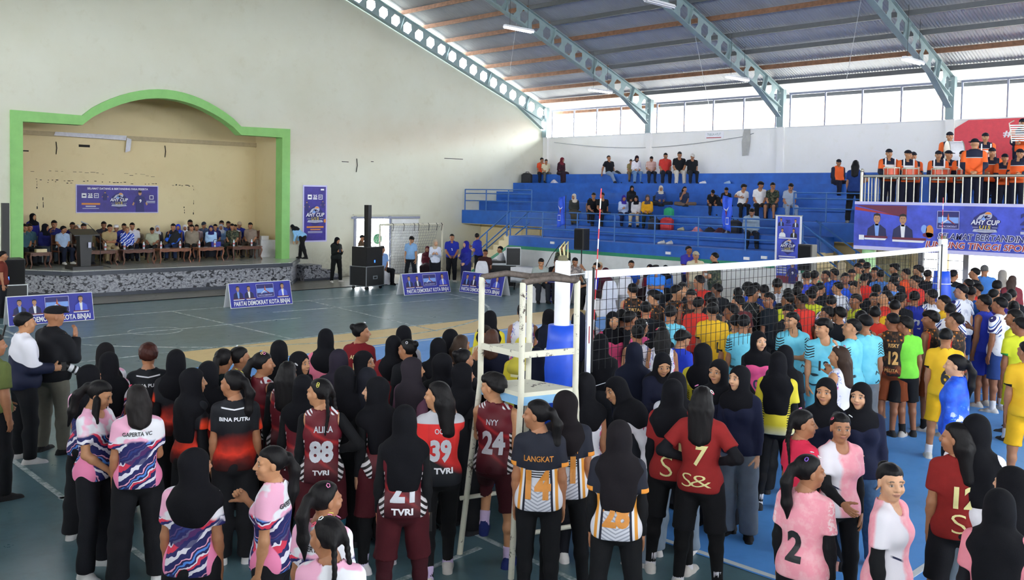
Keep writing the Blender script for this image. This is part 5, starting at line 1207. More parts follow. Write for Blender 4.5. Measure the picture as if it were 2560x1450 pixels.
# surface height maps for prints
_hm={}
def hmap(key,P,side):
    if (key,side) in _hm: return _hm[key,side]
    st=.016; X=np.arange(-.24,.241,st); Z=np.arange(.35,1.4,st); G=np.full((len(X),len(Z)),np.nan)
    m=(np.abs(P[:,0])<.24); Q=P[m]; sgn=-1 if side=='b' else 1
    i=np.clip(((Q[:,0]+.24)/st+.5).astype(int),0,len(X)-1); j=np.clip(((Q[:,2]-.35)/st+.5).astype(int),0,len(Z)-1)
    yy=Q[:,1]*sgn; H=np.full(G.shape,-9.); np.maximum.at(H,(i,j),yy); G=np.where(H>-8,H,np.nan)
    for _ in range(30):
        if not np.isnan(G).any(): break
        a=np.stack([np.roll(G,d,k) for k in (0,1) for d in (1,-1)]); 
        with np.errstate(all='ignore'):
            import warnings; warnings.simplefilter('ignore'); f=np.nanmean(a,0)
        G=np.where(np.isnan(G),f,G)
    G=np.nan_to_num(G,nan=.1); _hm[key,side]=(G*sgn,st); return _hm[key,side]
def subdiv(vs,fs,L):
    vs=[tuple(p) for p in vs]; T=[]
    for f in fs:
        for k in range(1,len(f)-1): T.append((f[0],f[k],f[k+1]))
    return vs,T
_pc={}
def print_mesh(gkey,P,body,side,cx,cz,h,width,bold,shear,m,lift=.004,name='print'):
    """lettering laid on the curved back or front of a garment"""
    key=(gkey,body,side,cx,cz,h,width,bold,m.name)
    if key in _pc: return _pc[key]
    vs,fs=text2d(body,1.,bold,shear); ys=[p[1] for p in vs]; xs=[p[0] for p in vs]; k=h/(max(ys)-min(ys)); kx=width/(max(xs)-min(xs)) if width else k*.85
    ox=(max(xs)+min(xs))/2; oy=(max(ys)+min(ys))/2
    bm=bmesh.new(); bv=[bm.verts.new(((x-ox)*kx,(y-oy)*k,0)) for x,y in vs]
    for f in fs:
        try: bm.faces.new([bv[i] for i in f])
        except ValueError: pass
    bmesh.ops.triangulate(bm,faces=bm.faces)
    for _ in range(4):
        e=[q for q in bm.edges if q.calc_length()>.03]
        if not e: break
        bmesh.ops.subdivide_edges(bm,edges=e,cuts=1); bmesh.ops.triangulate(bm,faces=bm.faces)
    G,st=hmap(gkey,P,side); sg=-1 if side=='b' else 1
    for w in bm.verts:
        u=cx+w.co.x*(1 if side=='b' else -1); z=cz+w.co.y; a=min(max((u+.24)/st,0),G.shape[0]-1.01); b=min(max((z-.35)/st,0),G.shape[1]-1.01); i,j=int(a),int(b); fa,fb=a-i,b-j
        y=G[i,j]*(1-fa)*(1-fb)+G[i+1,j]*fa*(1-fb)+G[i,j+1]*(1-fa)*fb+G[i+1,j+1]*fa*fb; w.co=(u,y+sg*lift,z)
    me=D.meshes.new(name); bm.to_mesh(me); bm.free(); me.materials.append(m); _pc[key]=me; return me
PR={'w':P_w,'k':mat('print_ink','#14161b',.6),'g':mat('print_gold','#e6dc9a',.55),'o':mat('print_amber','#c98230',.55),'m':mat('print_crimson','#b03064',.55),'s':mat('print_grey','#c9cad2',.55),'t':mat('print_tan','#d9a860',.55),'n':mat('print_navy_ink','#23284f',.6)}
def clips(hair,seed,cols,build):
    R=random.Random(seed)
    for c in cols:
        s=R.choice((-1,1)); th=R.uniform(.3,1.25); ph=R.uniform(-.6,1.0); p=Vector((s*.083*math.cos(ph*.9)*math.sin(th+.3),-.016+.103*math.sin(ph)*.75,.034+.092*math.cos(th)))
        mb=MB(); n=p.normalized(); u=n.cross(Vector((0,0,1))).normalized(); w=n.cross(u); k=R.choice((3,5,8)); pts=[p+n*.004+(u*math.cos(2*PI*i/k)*.011+w*math.sin(2*PI*i/k)*.017) for i in range(k)]; mb.tube(pts+[pts[0]],.0028,mat('clip_'+c,{'r':'#e0466a','y':'#e8dc6a','w':'#f0f0f2','b':'#58a8e8','p':'#8a5ad0','n':'#f08ac0'}[c],.35),5,False); mb.build('hair_clip',hair)
# outfit: top (kind, pattern or '', colour), bottom (kind, colour), under sleeves colour, shoes colour, socks, prints
OUT={
'gp':(('tee','gap','#fff'),('wide','#15151a'),0,'#eceaea',0,(('GAPERTA VC','b',0,1.235,.032,.22,'k',.02),)),'gpt':(('tee','gap','#fff'),('track','#14151c'),0,'#eceaea',0,()),
'bp':(('tee','bina','#fff'),('wide','#1a1a1e'),0,'#e6e4e4',0,(('BINA PUTRI','b',0,1.225,.032,.24,'w',.03),)),
'bps':(('tee','bina','#fff'),('wide','#1a1a1e'),'#101116','#e6e4e4',0,()),
'tv':(('tank','tv','#fff'),('leggings','#0d0d10','shorts','#451019'),'#0e0f13','#d9d5d8','#cfc4de',()),'tvb':(('tank','tv','#fff'),('shorts','#3a1018'),0,'#1c2860','#c9b4d8',()),
't39':(('tee','t39','#fff'),('leggings','#0d0d10'),0,'#c9c2bd','#c9b4d8',()),
'lk':(('tee','lang','#fff'),('leggings','#0f1014'),0,'#dcd8d6','#e6e4ea',()),'lks':(('tee','lang','#fff'),('leggings','#0f1014'),'#0e0f13','#dcd8d6','#e6e4ea',()),
'mr':(('tee','','#8f2424'),('leggings','#0d0d10','shorts','#101014'),'#0f1016','#d8d2cc','#e2e0e6',()),'mrn':(('tee','','#86211f'),('shorts','#14141a'),0,'#d8d2cc',0,()),
'pk':(('tee','pnk','#fff'),('leggings','#131318'),'#0f1014','#d8d2cc',0,()),'pkw':(('tee','pnkw','#fff'),('leggings','#131318'),'#0f1014','#d8d2cc',0,()),
'sbv':(('tee','sbv','#fff'),('leggings','#101014'),'#111218','#2a2a2e','#cfcfd6',()),'nv':(('long','','#151a34'),('wide','#6a7480'),0,'#17161a',0,()),'nvd':(('long','','#12162c'),('wide','#16181f'),0,'#17161a',0,()),'nvj':(('long','','#151a34'),('wide','#4a6a8e'),0,'#b98a84',0,()),
'wm':(('tank','wm','#fff'),('leggings','#14161e'),0,'#dcd8d6',0,()),'wmt':(('tee','','#e2dfe6'),('wide','#7a8898'),'#14161e','#dcd8d6',0,()),'mg':(('tank','','#e85a92'),('leggings','#14161e'),'#111218','#dcd8d6',0,()),'mgt':(('tee','','#e2507e'),('leggings','#14161e'),0,'#dcd8d6',0,()),'rp':(('tee','','#d22c4c'),('leggings','#121218'),0,'#e0dede','#e2e0e6',()),
'bl':(('tee','','#14151a'),('wide','#15161a'),'#111218','#2a2a2e',0,()),'mv':(('long','','#6a4458'),('wide','#1a1a20'),0,'#2a2a2e',0,()),'pkt':(('tee','','#d9748c'),('wide','#15161a'),'#111218','#2a2a2e',0,()),'ap':(('tee','','#7c1a22'),('leggings','#121218'),0,'#d8d2cc',0,()),'bj':(('jacket','bjk','#fff'),('shorts','#1c1e28'),0,'#dcd8d6',0,()),
'cy':(('tee','cyan','#fff'),('shorts','#5fb4cc'),0,'#2c2c34','#d5d5dc',()),'cyg':(('tee','cyan','#fff'),('pants','#84868a'),0,'#2c2c34',0,()),'yl':(('tee','gold','#fff'),('shorts','#e6b220'),0,'#cfcbc4','#e2e2e8',()),'ny':(('tee','neon','#fff'),('shorts','#cfd52c'),0,'#3a3a40','#d5d5dc',()),'bt':(('tank','batik','#fff'),('shorts','#7a3a1c'),0,'#b9b4b0','#1a1a1e',()),'bk':(('tank','bkl','#fff'),('shorts','#16161a'),0,'#4a4a50',0,()),'wb':(('tee','wb','#fff'),('shorts','#27407c'),0,'#c9c6c4','#d8d8de',()),
'rd':(('tee','','#d83a30'),('shorts','#8a1f1c'),0,'#4a4a50',0,()),'ro':(('tank','','#2b3aa8'),('shorts','#26349a'),0,'#b9b4b0',0,()),'gn':(('tee','','#7fe04a'),('shorts','#15161a'),0,'#2a2a2e',0,()),'lb':(('tee','','#5a8fe0'),('shorts','#2a3a70'),0,'#3a3a40',0,()),'dk':(('tee','','#1b1d24'),('shorts','#16181e'),0,'#3a3a40',0,()),'bu':(('tee','','#2a5ad8'),('shorts','#1c2450'),0,'#3a3a40',0,()),
'or':(('jacket','oru','#fff'),('track','#1b1d30'),0,'#141418',0,()),'ca':(('jacket','camo','#fff'),('track','#2c352c'),0,'#141418',0,()),'cas':(('shirt','camo','#fff'),('track','#2c352c'),0,'#141418',0,())}
def person(x,y,z,h,yaw,build,head,hcol,arms,legs,lean,hy,hp,outfit,label,grp,skin='b',lod=2,top=None,bot=None,prints=(),tilt=0.,cl='',full=True,cat='person'):
    """one person; yaw/hy in degrees, top/bot override colours or kinds of the outfit"""
    s=h/1.6; hyr,hpr=math.radians(hy),math.radians(hp)
    me,K=body_mesh(build,arms,legs,lean,hyr,hpr,lod)
    o=D.objects.new('person',me); link(o); o.location=(x,y,z); o.rotation_euler=(0,0,math.radians(yaw)); o.scale=(s,s,s); o.color=lin(SK[skin]); tag(o,label,cat,grp)
    (tk,tp,tc),bt_,slv,shc,sock,pr=OUT[outfit] if isinstance(outfit,str) else outfit
    bk,bc=bt_[:2]
    if top: tc=top
    if bot: bc=bot
    PF=garment(tk,build,arms,legs,lean,lod); gk=(tk,build,arms,legs,lean,lod)
    m=PAT(tp) if tp else (M_cl)
    sh=child(GNAME[tk],mesh_of(gk,GNAME[tk],PF,m),o,tc)
    gk2=(bk,build,arms,legs,lean,lod); B=garment(*gk2); mb_=M_denim if bc in ('#4a6a8e','#6d8fb8','#5b7fae') else M_cl
    child(GNAME[bk],mesh_of(gk2,GNAME[bk],B,mb_),o,bc)
    if len(bt_)>2: gk3=(bt_[2],build,arms,legs,lean,lod); child(GNAME[bt_[2]],mesh_of(gk3,GNAME[bt_[2]],garment(*gk3),M_cl),o,bt_[3])
    if slv and tk in ('tank','tee'):
        for i in '01': g=('A'+i,build,arms,legs,lean,lod); child('arm_sleeve',mesh_of(g,'arm_sleeve',garment(*g),M_cl),o,slv)
    if full:
        for i in '01':
            if sock and bk in ('leggings','shorts'): g=('K'+i+('h' if sock[0]=='!' else ''),build,arms,legs,lean,lod); child('sock',mesh_of(g,'sock',garment(*g),M_cl),o,sock.lstrip('!'))
            g=('S'+i,build,arms,legs,lean,lod); child('shoe',mesh_of(g,'shoe',garment(*g),M_cl),o,shc)
    # head
    if head:
        hs=head.split('+')
        for q in hs:
            nm={'scarf':'headscarf','scarflong':'headscarf','scarfshort':'headscarf','cap':'cap','bigcap':'cap','flatcap':'flat_cap','peci':'black_cap','headband':'cap'}.get(q,'hair')
            turn=hyr if q.startswith('scarf') else 0
            turn=round(turn/.2618)*.2618 if turn else 0
            mk=(q,build,lod,turn); mm=M_hair if nm=='hair' else (M_scarf if nm=='headscarf' else M_cl)
            ho=child(nm,mesh_of(mk,nm,headwear(*mk),mm),o,hcol if (nm!='hair' and q==hs[-1]) else '#131113' if nm=='hair' and not hcol else hcol)
            if q==hs[0] and len(hs)>1 and nm=='hair': ho.color=lin('#131113')
            ho.matrix_local=head_xf(K,hyr,hpr)
            if cl and nm=='hair': clips(ho,int(abs(x*100+y*37)),cl,build)
    for p in tuple(pr)+tuple(prints):
        body,side,cx,cz,ph,pw,pc,bold=p[:8]; me2=print_mesh(gk,PF[0],body,side,cx,cz,ph,pw,bold,p[8] if len(p)>8 else 0.,PR[pc],name='print'); child('printed_number' if body.strip('0123456789')=='' else 'printed_name',me2,sh)
    return o,K
def hand_at(o,K,i,along=.08,side=.0):
    sh,el,wr,f,h=K['a',i]; o.rotation_euler; p=wr+f*along; M=Matrix.LocRotScale(o.location,o.rotation_euler,o.scale); return M@Vector(p)
# ---------------------------------------------------------------- everybody in the hall: place (m), height, heading, build, head, pose, outfit, description
OUT['z0']=(('jacket','pho','#fff'),('pants','#15161b'),0,'#e6e2e0',0,())
OUT['z1']=(('jacket','','#16171c'),('pants','#6d6a60'),0,'#2b2a2c',0,())
OUT['z2']=(('shirt','','#5f6a3a'),('pants','#15161b'),0,'#2b2a2c',0,())
OUT['z3']=(('tee','','#a9b3ae'),('pants','#2a2c34'),0,'#222',0,())
OUT['z4']=(('tee','','#16161a'),('pants','#2a2c34'),0,'#222',0,())
OUT['z5']=(('shirt','flo','#fff'),('pants','#2a2c34'),0,'#222',0,())
OUT['z6']=(('shirt','','#2b2aa8'),('pants','#15161b'),0,'#222',0,())
OUT['z7']=(('shirt','','#24242a'),('pants','#15161b'),0,'#222',0,())
OUT['z8']=(('long','','#3a1a26'),('skirt','#2a1a20'),0,'#222',0,())
OUT['z9']=(('shirt','','#2f66d8'),('pants','#15161b'),0,'#222',0,())
OUT['z10']=(('long','','#7a1c34'),('skirt','#2a1a20'),0,'#222',0,())
OUT['z11']=(('shirt','','#3b86e8'),('pants','#15161b'),0,'#222',0,())
OUT['z12']=(('long','','#2f74e0'),('skirt','#16171c'),0,'#222',0,())
OUT['z13']=(('shirt','','#3a3aa0'),('pants','#1c2038'),0,'#222',0,())
OUT['z14']=(('shirt','','#d0c4a4'),('pants','#8a8270'),0,'#222',0,())
OUT['z15']=(('jacket','','#1a1f1e'),('pants','#121414'),0,'#d9d6d0',0,())
OUT['z16']=(('shirt','','#5a4632'),('pants','#23242a'),0,'#222',0,())
OUT['z17']=(('shirt','','#8fb4ea'),('pants','#15161b'),0,'#1a1a1c',0,())
OUT['z18']=(('shirt','','#8db6e2'),('pants','#1a1c22'),0,'#1a1a1c',0,())
OUT['z19']=(('long','','#dfe4f4'),('skirt','#15171f'),0,'#222',0,())
OUT['z20']=(('shirt','','#23309c'),('pants','#17181e'),0,'#d5d2cc',0,(('I','f',0,1.1,0.07,0.06,'w',0.06),))
OUT['z21']=(('long','','#222a86'),('skirt','#1c2050'),0,'#d5d2cc',0,())
OUT['z22']=(('shirt','','#2a38a4'),('pants','#17181e'),0,'#222',0,())
OUT['z23']=(('tee','','#3a1f1c'),('pants','#17181e'),0,'#222',0,())
OUT['z24']=(('jacket','','#e2e2e6'),('pants','#17181e'),0,'#222',0,())
OUT['z25']=(('long','','#5a1c28'),('skirt','#2a1a20'),0,'#222',0,())
OUT['z26']=(('tee','','#6a2a20'),('pants','#17181e'),0,'#222',0,())
OUT['z27']=(('long','','#8fc2ee'),('pants','#121216'),0,'#1a1a1c',0,())
OUT['z28']=(('tee','','#d8502e'),('pants','#1c2030'),0,'#2a2a2e',0,())
OUT['z29']=(('tee','','#d8cfae'),('pants','#5a5a58'),0,'#2a2a2e',0,())
OUT['z30']=(('long','','#3a1c28'),('skirt','#2a1a24'),0,'#2a2a2e',0,())
OUT['z31']=(('tee','','#16181e'),('pants','#7d8ea8'),0,'#2a2a2e',0,())
OUT['z32']=(('tee','','#8a7a50'),('pants','#6a5a48'),0,'#2a2a2e',0,())
OUT['z33']=(('long','','#e6e2ea'),('pants','#6d8fb8'),0,'#2a2a2e',0,())
OUT['z34']=(('shirt','plaid','#fff'),('pants','#232a3a'),0,'#2a2a2e',0,())
OUT['z35']=(('shirt','','#c83a34'),('pants','#1c2030'),0,'#2a2a2e',0,())
OUT['z36']=(('tee','','#17191f'),('pants','#cfc8bc'),0,'#2a2a2e',0,())
OUT['z37']=(('tee','','#15171d'),('pants','#1e222c'),0,'#2a2a2e',0,())
OUT['z38']=(('long','','#3a3c3a'),('skirt','#4a463c'),0,'#2a2a2e',0,())
OUT['z39']=(('tee','','#8a6a58'),('pants','#3a3438'),0,'#2a2a2e',0,())
OUT['z40']=(('tee','','#14161c'),('pants','#1a1e26'),0,'#2a2a2e',0,())
OUT['z41']=(('long','','#b9c8e8'),('pants','#1c2446'),0,'#2a2a2e',0,())
OUT['z42']=(('long','','#1b1d24'),('pants','#2a2e38'),0,'#2a2a2e',0,())
OUT['z43']=(('long','','#d9d6da'),('pants','#b5aa98'),0,'#2a2a2e',0,())
OUT['z44']=(('long','','#d9a020'),('pants','#26302e'),0,'#2a2a2e',0,())
OUT['z45']=(('long','','#2e4a86'),('pants','#2a2e38'),0,'#2a2a2e',0,())
OUT['z46']=(('tee','','#26324e'),('pants','#6a5a50'),0,'#2a2a2e',0,())
OUT['z47']=(('tee','','#17181e'),('pants','#1c2030'),0,'#2a2a2e',0,())
OUT['z48']=(('tee','','#1a1c28'),('pants','#15161c'),0,'#2a2a2e',0,())
OUT['z49']=(('tee','','#eceaea'),('pants','#1a1c22'),0,'#2a2a2e',0,())
OUT['z50']=(('tee','','#f0eeee'),('pants','#1a1c22'),0,'#2a2a2e',0,())
OUT['z51']=(('tee','camo','#fff'),('shorts','#3a3a3e'),0,'#2a2a2e',0,())
OUT['z52']=(('tee','','#aab6c8'),('pants','#8fa0b8'),0,'#2a2a2e',0,())
OUT['z53']=(('jacket','','#a9bccb'),('pants','#232a38'),0,'#2a2a2e',0,())
OUT['z54']=(('tee','','#1f3a78'),('pants','#16181e'),0,'#8a8a8a',0,())
OUT['z55']=(('shirt','','#3a5a68'),('pants','#23262e'),0,'#1c1c20',0,())
OUT['z56']=(('long','','#23257c'),('skirt','#1c1e50'),0,'#222',0,())
OUT['z57']=(('long','','#24286e'),('pants','#4a5460'),0,'#1c1c20',0,())
OUT['z58']=(('shirt','','#24286e'),('pants','#1c1e30'),0,'#1c1c20',0,())
OUT['z59']=(('shirt','','#b5cdee'),('pants','#1c2236'),0,'#e6e2da',0,())
OUT['z60']=(('shirt','','#2a2c70'),('pants','#22242c'),0,'#1c1c20',0,())
OUT['z61']=(('long','','#e2dede'),('pants','#22242c'),0,'#1c1c20',0,())
OUT['z62']=(('shirt','','#2a2c40'),('pants','#22242c'),0,'#1c1c20',0,())
OUT['z63']=(('shirt','','#33322e'),('pants','#26262a'),0,'#1c1c20',0,())
OUT['z64']=(('shirt','','#2a2a34'),('pants','#22242c'),0,'#1c1c20',0,())
OUT['z65']=(('shirt','','#a28e68'),('pants','#a2906e'),0,'#1c1c20',0,())
OUT['z66']=(('shirt','','#26308c'),('pants','#22242c'),0,'#1c1c20',0,())
OUT['z67']=(('jacket','bwj','#fff'),('pants','#1a1c24'),0,'#1c1c20',0,())
OUT['z68']=(('shirt','','#dcdcea'),('pants','#1c2030'),0,'#1c1c20',0,())
OUT['z69']=(('shirt','','#8a7a68'),('pants','#22242c'),0,'#1c1c20',0,())
OUT['z70']=(('shirt','','#a4a892'),('pants','#1a1c20'),0,'#1c1c20',0,())
OUT['z71']=(('long','','#4a4a54'),('pants','#22242c'),0,'#1c1c20',0,())
OUT['z72']=(('jacket','blk','#fff'),('pants','#23304e'),0,'#1c1c20',0,())
OUT['z73']=(('long','','#2a48c8'),('pants','#22242c'),0,'#1c1c20',0,())
OUT['z74']=(('long','','#d6d4da'),('pants','#22242c'),0,'#1c1c20',0,())
OUT['z75']=(('shirt','','#4a3a3a'),('pants','#22242c'),0,'#1c1c20',0,())
OUT['z76']=(('jacket','','#8a7f70'),('pants','#1c1e22'),0,'#1c1c20',0,())
OUT['z77']=(('shirt','','#9a8a94'),('pants','#22242c'),0,'#1c1c20',0,())
OUT['z78']=(('shirt','','#4a5a7a'),('pants','#22242c'),0,'#1c1c20',0,())
OUT['z79']=(('jacket','','#a9ccf0'),('skirt','#1c1e26'),0,'#1c1c20',0,())
OUT['z80']=(('shirt','','#26285e'),('pants','#22242c'),0,'#1c1c20',0,())
OUT['z81']=(('shirt','','#3a4a8a'),('pants','#22242c'),0,'#1c1c20',0,())
OUT['z82']=(('long','','#7fa0cc'),('skirt','#6a7088'),0,'#1c1c20',0,())
OUT['z83']=(('shirt','camo','#fff'),('pants','#2c352c'),0,'#1c1c20',0,())
OUT['z84']=(('shirt','','#dcdcea'),('pants','#22242c'),0,'#1c1c20',0,())
OUT['z85']=(('shirt','','#8a7a6e'),('pants','#3a322c'),0,'#1c1c20',0,())
PEOPLE=[
(3.37,11.2,0,1.68,-92,'m','short','','qq','t',0,0,0,'z0','person with glasses in white and navy jacket holding a camera with white lens','a',1,{'skin': 'a'},'camera','black camera with long white lens held by the bespectacled photographer'),
(3.73,11.36,0,1.71,-73,'m','flatcap','#17161a','nd','t',0,-15,0,'z1','person in black flat cap and vest covering mouth with one hand','a',1,{}),
(2.74,10.05,0,1.64,-75,'m','short','','df','t',0,-15,0,'z2','person at the far left edge in dark trousers beside photographer','a',1,{}),
(3.54,9.29,0,1.56,-26,'g','scarf','#1b191b','ff','t',0,0,0,'gp','person in black headscarf and pink jersey farthest back behind the smiling long-haired girl','a',0,{}),
(3.38,8.8,0,1.55,-21,'g','scarflong','#121217','ff','t',0,-15,0,'gp','person in long black headscarf and pink patterned jersey directly before another headscarf at left','a',0,{}),
(3.02,8.32,0,1.54,-60,'g','scarf','#121217','ff','t',0,-15,0,'gp','person in black headscarf and patterned jersey nearest the photographer','a',0,{}),
(2.8,7.56,0,1.56,-145,'g','longfront','','fk','t',0,15,-22,'gpt','person with long loose hair looking down smiling in patterned jersey','a',0,{'skin': 'a'}),
(2.97,7.14,0,1.56,-25,'g','bob','#1e1a1a','pd','t',0,15,0,'gp','person with wavy short hair seen from behind in GAPERTA jersey','a',0,{'cl': 'r'}),
(3.74,8.75,0,1.6,-23,'g','mop','#3a1a14','dd','t',0,0,0,'bp','person with short reddish hair in black BINA PUTRI jersey','a',0,{}),
(3.87,8.43,0,1.57,-20,'g','scarf','#121217','dd','t',0,0,0,'bps','person in black headscarf and black jersey right of the reddish-haired player','a',0,{}),
(3.54,7.42,0,1.58,-81,'g','scarflong','#121217','dd','t',0,-30,0,'bps','person in long black headscarf in profile wearing black jersey fading to red','a',0,{'skin': 'a'}),
(3.84,7.73,0,1.56,-36,'g','scarf','#121217','dd','t',0,-15,0,'bps','person in black headscarf behind the profile wearer of a black-red jersey','a',0,{}),
(4.26,8.27,0,1.56,-32,'g','pony','','dd','t',0,-30,0,'bl','person with hair tied back in dark teal numbered shirt','a',0,{'top': '#122226','prints': (('DIS','b',0,1.2,0.05,0.12,'s',0.01),)}),
(4.43,8.27,0,1.56,-88,'g','pony','','dd','t',0,-15,0,'bl','person with ponytail and white hair clip looking right behind the BINA PUTRI player','a',0,{'cl': 'ww'}),
(3.73,7.01,0,1.6,-33,'g','pony','','dd','n',0,60,0,'bp','person with long ponytail and yellow clips in black and red BINA PUTRI jersey','a',0,{'cl': 'yy'}),
(4.42,7.81,0,1.57,-80,'g','pony','','dd','t',0,-30,0,'tv','person with colourful triangular clips in maroon sleeveless jersey looking right','a',0,{'cl': 'nyrbn'}),
(4.38,7.29,0,1.56,-36,'g','long','','dd','t',0,-15,0,'tv','person with long black hair in maroon RAZMIKA jersey number 2','a',0,{'prints': (('RAZMIKA','b',0,1.225,0.05,0.2,'s',0.02),('2','b',0,1.05,0.2,0.11,'s',0.04)),'cl': 'rw'}),
(4.87,8.26,0,1.58,-31,'g','scarf','#121217','dd','t',0,0,0,'nvd','person in plain black headscarf in front of the ochre strip left of pink shirt','a',0,{}),
(4.77,7.72,0,1.55,-112,'g','scarf','#121217','dd','t',0,-45,0,'bl','person in black headscarf turning a worried face to the right','a',0,{'skin': 'a'}),
(5.68,8.65,0,1.58,-33,'g','scarf','#121217','dd','t',0,0,0,'pkt','person in black headscarf and rose pink shirt seen from behind at the court edge','a',1,{}),
(5.06,7.49,0,1.57,-49,'g','scarf','#2b2632','dd','t',0,-15,0,'bl','person in purplish black headscarf right of the rose pink shirt','a',0,{}),
(4.61,6.73,0,1.57,-54,'g','scarf','#121217','dd','t',0,-15,0,'bl','person in black headscarf behind the ALIKA player','a',0,{}),
(5.27,7.37,0,1.55,-106,'g','scarf','#121217','dd','t',0,-45,0,'bl','person in black headscarf with covered mouth looking toward the referee stand','a',0,{}),
(4.78,6.63,0,1.55,-46,'g','scarf','#1b1c24','dd','t',0,-15,0,'bl','person in black headscarf with grey sheen right of ALIKA','a',0,{}),
(6.25,8.82,0,1.58,-57,'g','bun','','dd','t',0,-60,0,'ap','person laughing in dark red APRIL jersey with red hair tie','a',1,{'prints': (('APRIL','b',0,1.22,0.045,0.15,'g',0.02),('5','b',0,1.08,0.14,0.08,'g',0.03)),'cl': 'w'}),
(6.0,7.85,0,1.57,-37,'g','scarf','#121217','dd','t',0,-15,0,'ap','person in black headscarf and dark red shirt beside the star-clip girl','a',0,{}),
(6.42,8.21,0,1.6,-43,'g','scarflong','#121217','dd','t',0,0,0,'wmt','person in long black headscarf and white sleeve near the blue court corner','a',1,{'top': '#e4e2ea'}),
(6.06,7.66,0,1.55,-8,'g','bun','','dd','t',0,30,0,'bl','person with white star clip and tied hair looking left','a',0,{'cl': 'w'}),
(5.3,6.66,0,1.58,-84,'g','scarflong','#2e2930','dd','t',0,-30,0,'mv','person in grey purple headscarf and mauve shawl in profile','a',0,{'skin': 'a'}),
(6.31,7.48,0,1.56,-45,'g','scarf','#121217','dd','t',0,-15,0,'bl','person in black headscarf left of the curly haired woman','a',0,{}),
(6.65,7.68,0,1.6,-51,'g','scarf','#121217','dd','t',0,-15,0,'bl','person in tall black headscarf against the blue court edge','a',1,{}),
(6.56,7.4,0,1.58,-62,'w','bob','#3a2a20','dd','t',0,-15,0,'bl','person with brownish curly hair near the referee stand leg','a',0,{}),
(5.58,6.56,0,1.6,-65,'g','scarflong','#121217','dr','t',0,-30,0,'bl','person in wide black headscarf reaching for the referee stand','a',0,{}),
(6.02,6.76,0,1.57,-82,'g','bun','','dv','t',0,-15,0,'bl','person with white letter M clip gripping the referee stand leg','a',0,{'cl': 'w'}),
(5.58,6.28,0,1.55,-82,'g','scarf','#121217','dr','t',0,-30,0,'bl','person in black headscarf with both hands on the stand leg','a',0,{}),
(4.18,6.7,0,1.55,-37,'g','scarf','#121217','dd','t',0,0,0,'tv','person in black headscarf in maroon jersey between RAZMIKA and ALIKA players','a',0,{}),
(4.09,6.27,0,1.6,-36,'g','braids','','hd','t',0,60,0,'tv','person with gold hair ties in maroon ALIKA jersey number 88','a',0,{'skin': 'a','bot': '#1f5a6a','prints': (('ALIKA','b',0.015,1.225,0.05,0.15,'s',0.02),('88','b',0,1.05,0.17,0.19,'s',0.05),('TVRI','b',0,0.89,0.04,0.13,'w',0.04)),'cl': 'yy'}),
(4.53,6.12,0,1.58,-1,'g','scarflong','#121217','dd','t',0,45,0,'tv','person in black headscarf in left profile wearing maroon jersey','a',0,{'skin': 'd'}),
(4.11,5.24,0,1.56,-40,'g','scarflong','#121217','dd','t',0,-15,0,'tv','person in black headscarf and maroon TVRI jersey number 21 holding a phone','a',0,{'bot': '#3a0f18','prints': (('21','b',0,1.02,0.19,0.18,'s',0.04),('TVRI','b',0,0.86,0.05,0.16,'w',0.04))},'phone0','dark phone held low by the player number 21'),
(4.74,5.58,0,1.6,-35,'g','long','','rd','w',0,60,0,'t39','person with star clips in bright red jersey number 39','a',0,{'skin': 'a','prints': (('39','b',0,1.08,0.18,0.17,'s',0.05),('TVRI','b',0.02,0.93,0.045,0.15,'w',0.04),('OCA','b',0,1.235,0.04,0.1,'s',0.01)),'cl': 'ybpw'}),
(5.28,5.5,0,1.61,-59,'b','mop','','dk','c',0,75,0,'tvb','person with short black hair in maroon NYY jersey number 24 with one leg raised','a',0,{'skin': 'a','prints': (('NYY','b',0,1.225,0.045,0.1,'s',0.01),('24','b',0.01,1.06,0.19,0.19,'s',0.04))}),
(4.94,4.67,0,1.58,-50,'g','pony','','dd','n',0,75,0,'lk','person with ponytail and pale blue clip in LANGKAT jersey number 14','a',0,{'prints': (('LANGKAT','b',0,1.19,0.042,0.22,'o',0.015),('14','b',0,1.0,0.21,0.19,'o',0.05)),'cl': 'b'}),
(5.28,4.71,0,1.59,-48,'g','scarf','#1d191c','dd','t',0,45,0,'lk','person in black headscarf and LANGKAT jersey number 11','a',0,{'prints': (('LANGKAT','b',0,1.17,0.04,0.2,'o',0.015),('11','b',0,1.03,0.2,0.15,'o',0.05))}),
(6.59,5.8,0,1.6,-23,'g','scarflong','#1d191c','ss','t',0.3,0,0,'lks','person in long dark headscarf leaning both arms on the referee stand seat','a',0,{}),
(5.9,5.07,0,1.6,-49,'g','scarf','#121217','dd','t',0,-15,0,'wm','person in black headscarf and white NAJLA jersey beside the net band','a',0,{'prints': (('NAJLA','b',0,1.18,0.04,0.14,'m',0.02),('4','b',0,1.05,0.12,0.08,'m',0.03))}),
(6.33,4.69,0,1.62,9,'g','scarf','#121217','rd','t',0.55,60,0,'wmt','person in black headscarf bending left in white jersey number 29','a',0,{'skin': 'a','prints': (('29','b',0,1.1,0.16,0.16,'m',0.04),)}),
(4.94,3.93,0,1.56,-54,'g','scarflong','#1d1a1e','dd','t',0,-15,0,'lks','person in long black headscarf and LANGKAT jersey number 28','a',0,{'prints': (('28','b',0,0.98,0.17,0.19,'o',0.05),)}),
(6.26,4.42,0,1.6,-63,'g','scarf','#121217','dd','t',0,15,0,'mr','person in black headscarf and crimson jersey with gold line art beside number 7','a',0,{'prints': (('S','b',-0.02,0.92,0.16,0.1,'g',-0.012),('1','b',0.09,1.08,0.12,0.04,'g',0.02))}),
